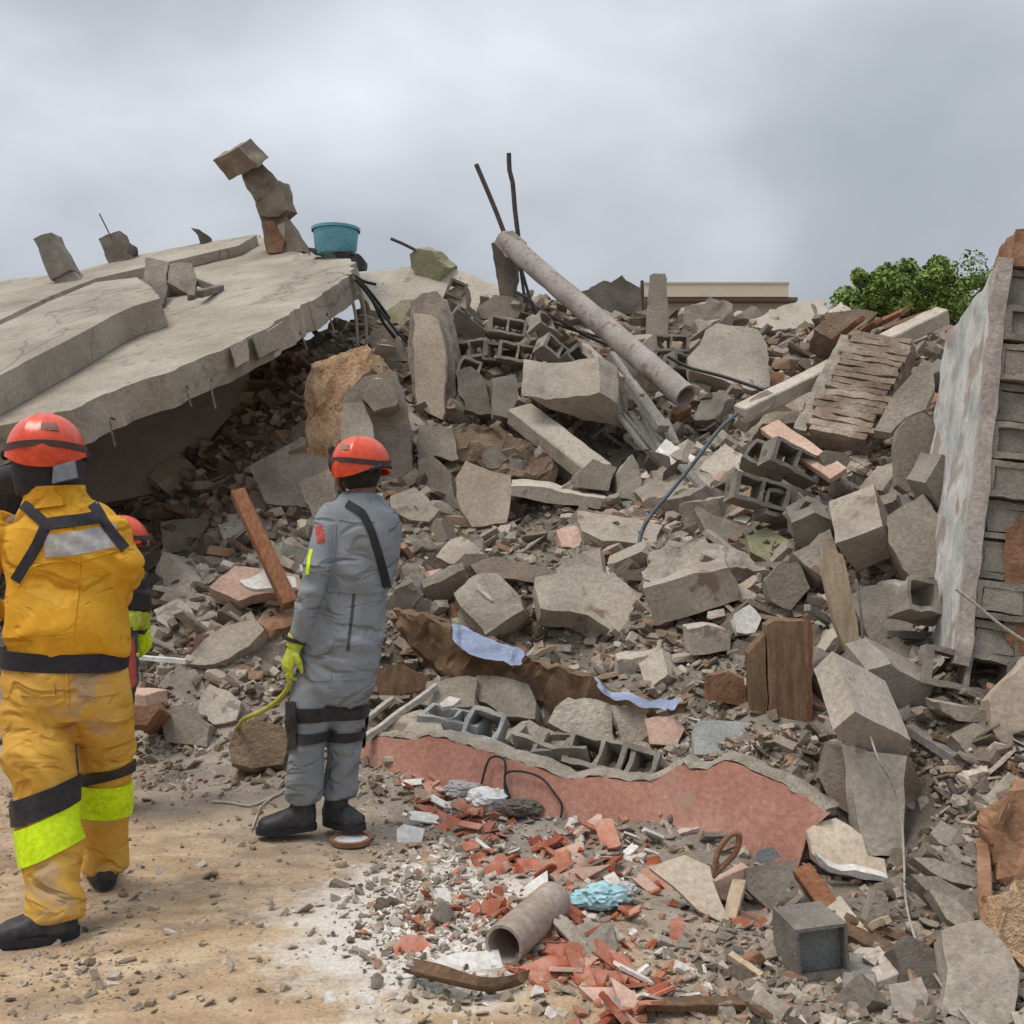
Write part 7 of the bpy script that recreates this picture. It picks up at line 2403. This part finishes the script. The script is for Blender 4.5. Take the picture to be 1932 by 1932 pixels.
# ------------------------------------------------------------------ the third one, stooping in front of the man in yellow
DT = 5.35
tm = empty('person', Vector((P(225, 1500, DT).x, DT, 0)), 'stooping person in dark suit and orange helmet, mostly hidden by the one in yellow', 'person')
torso = [ring(214, 1058, DT + .06, 34, .085), ring(210, 1075, DT + .04, 62, .11), ring(204, 1105, DT, 70, .14), ring(198, 1160, DT - .05, 64, .14), ring(196, 1215, DT - .1, 60, .14), ring(196, 1265, DT - .1, 60, .14)]
r_arm = [ring(232, 1075, DT, 28, .065), ring(248, 1098, DT - .02, 24, .062), ring(258, 1130, DT - .02, 22, .058), ring(261, 1165, DT + .05, 20, .052), ring(263, 1188, DT + .1, 18, .046)]
l_arm = [ring(172, 1075, DT, 28, .065), ring(145, 1105, DT, 25, .06), ring(135, 1150, DT, 23, .055), ring(145, 1190, DT + .15, 19, .045)]
bm = bmesh.new()
loft(bm, torso, 24)
loft(bm, r_arm, 16)
loft(bm, l_arm, 16)
tj = obj('overall_top', remeshed(bm, .012, 3, .010, 6.2, 9.0), 'suit_slate', tm, 60)
l_leg = [ring(165, 1250, DT - .1, 42, .11), ring(150, 1330, DT + .08, 36, .10), ring(140, 1400, DT, 32, .09), ring(132, 1495, DT, 30, .085)]
r_leg = [ring(218, 1250, DT - .1, 42, .11), ring(216, 1330, DT + .08, 34, .10), ring(206, 1400, DT, 31, .09), ring(202, 1495, DT, 29, .085)]
bm = bmesh.new()
loft(bm, [ring(196, 1240, DT - .1, 62, .14), ring(196, 1290, DT - .06, 64, .14)], 22)
loft(bm, l_leg, 16)
loft(bm, r_leg, 16)
obj('overall_legs', remeshed(bm, .012, 3, .010, 1.2, 9.0), 'suit_slate', tm, 60)
snug('elbow_pad', tm, tj, lambda p, n: px_of(p)[0] > 244 and 1095 < px_of(p)[1] < 1150, .01, 'pad_black')
snug('lime_sleeve', tm, tj, lambda p, n: px_of(p)[0] > 236 and 1154 < px_of(p)[1] < 1186 and p.y < DT + .2, .006, 'glove_lime')
boot(tm, Vector((P(132, 1520, DT).x, DT - .06, 0)), Vector((P(126, 1510, DT).x, DT + .2, 0)), P(132, 1470, DT))
boot(tm, Vector((P(202, 1520, DT).x, DT - .06, 0)), Vector((P(206, 1510, DT).x, DT + .2, 0)), P(202, 1470, DT))
w3 = P(264, 1190, DT + .1)
w4 = P(146, 1192, DT + .17)
hc3 = P(225, 1030, DT + .08)
body_skin(tm, hc3, (.2, 1), P(216, 1066, DT + .05), P(205, 1120, DT), P(196, 1260, DT - .1),
          [[(P(225, 1090, DT), .05, .05), (P(250, 1115, DT - .02), .04, .04), (w3, .026, .026)], [(P(180, 1090, DT), .05, .05), (P(138, 1130, DT), .04, .04), (w4, .026, .026)],
           [(P(175, 1260, DT - .1), .075, .075), (P(150, 1330, DT + .08), .06, .06), (P(132, 1500, DT), .04, .04)], [(P(220, 1260, DT - .1), .075, .075), (P(216, 1330, DT + .08), .06, .06), (P(202, 1500, DT), .04, .04)]],
          [(w3, Vector((.1, .5, -.8)), Vector((.7, -.5, .3)), .5, 1.0, 1), (w4, Vector((.1, .8, -.5)), Vector((-.7, 0, .6)), .5, 1.0, -1)])
for w_, pl, bk, th_ in ((w3, Vector((.1, .5, -.8)), Vector((.7, -.5, .3)), 1), (w4, Vector((.1, .8, -.5)), Vector((-.7, 0, .6)), -1)):
    bm = bmesh.new()
    hand_bm(bm, w_, pl, bk, .7, 1.14, th_)
    loft(bm, [(w_ - pl.normalized() * .04, .044, .04), (w_ + pl.normalized() * .015, .037, .033)], 14)
    obj('glove', remeshed(bm, .006, 1), 'lime_band', tm, 60)
helmet(tm, P(227, 1018, DT + .08), .132, .15, .125, (.2, 1))
bm, _, _ = prism_bm([(236, 1218), (250, 1205), (256, 1290), (246, 1300), (238, 1260)], (.2, -1, 0), .05, DT - .3, None, .004, .05, .004)
obj('tool_pouch', bm, 'patch_red', tm)
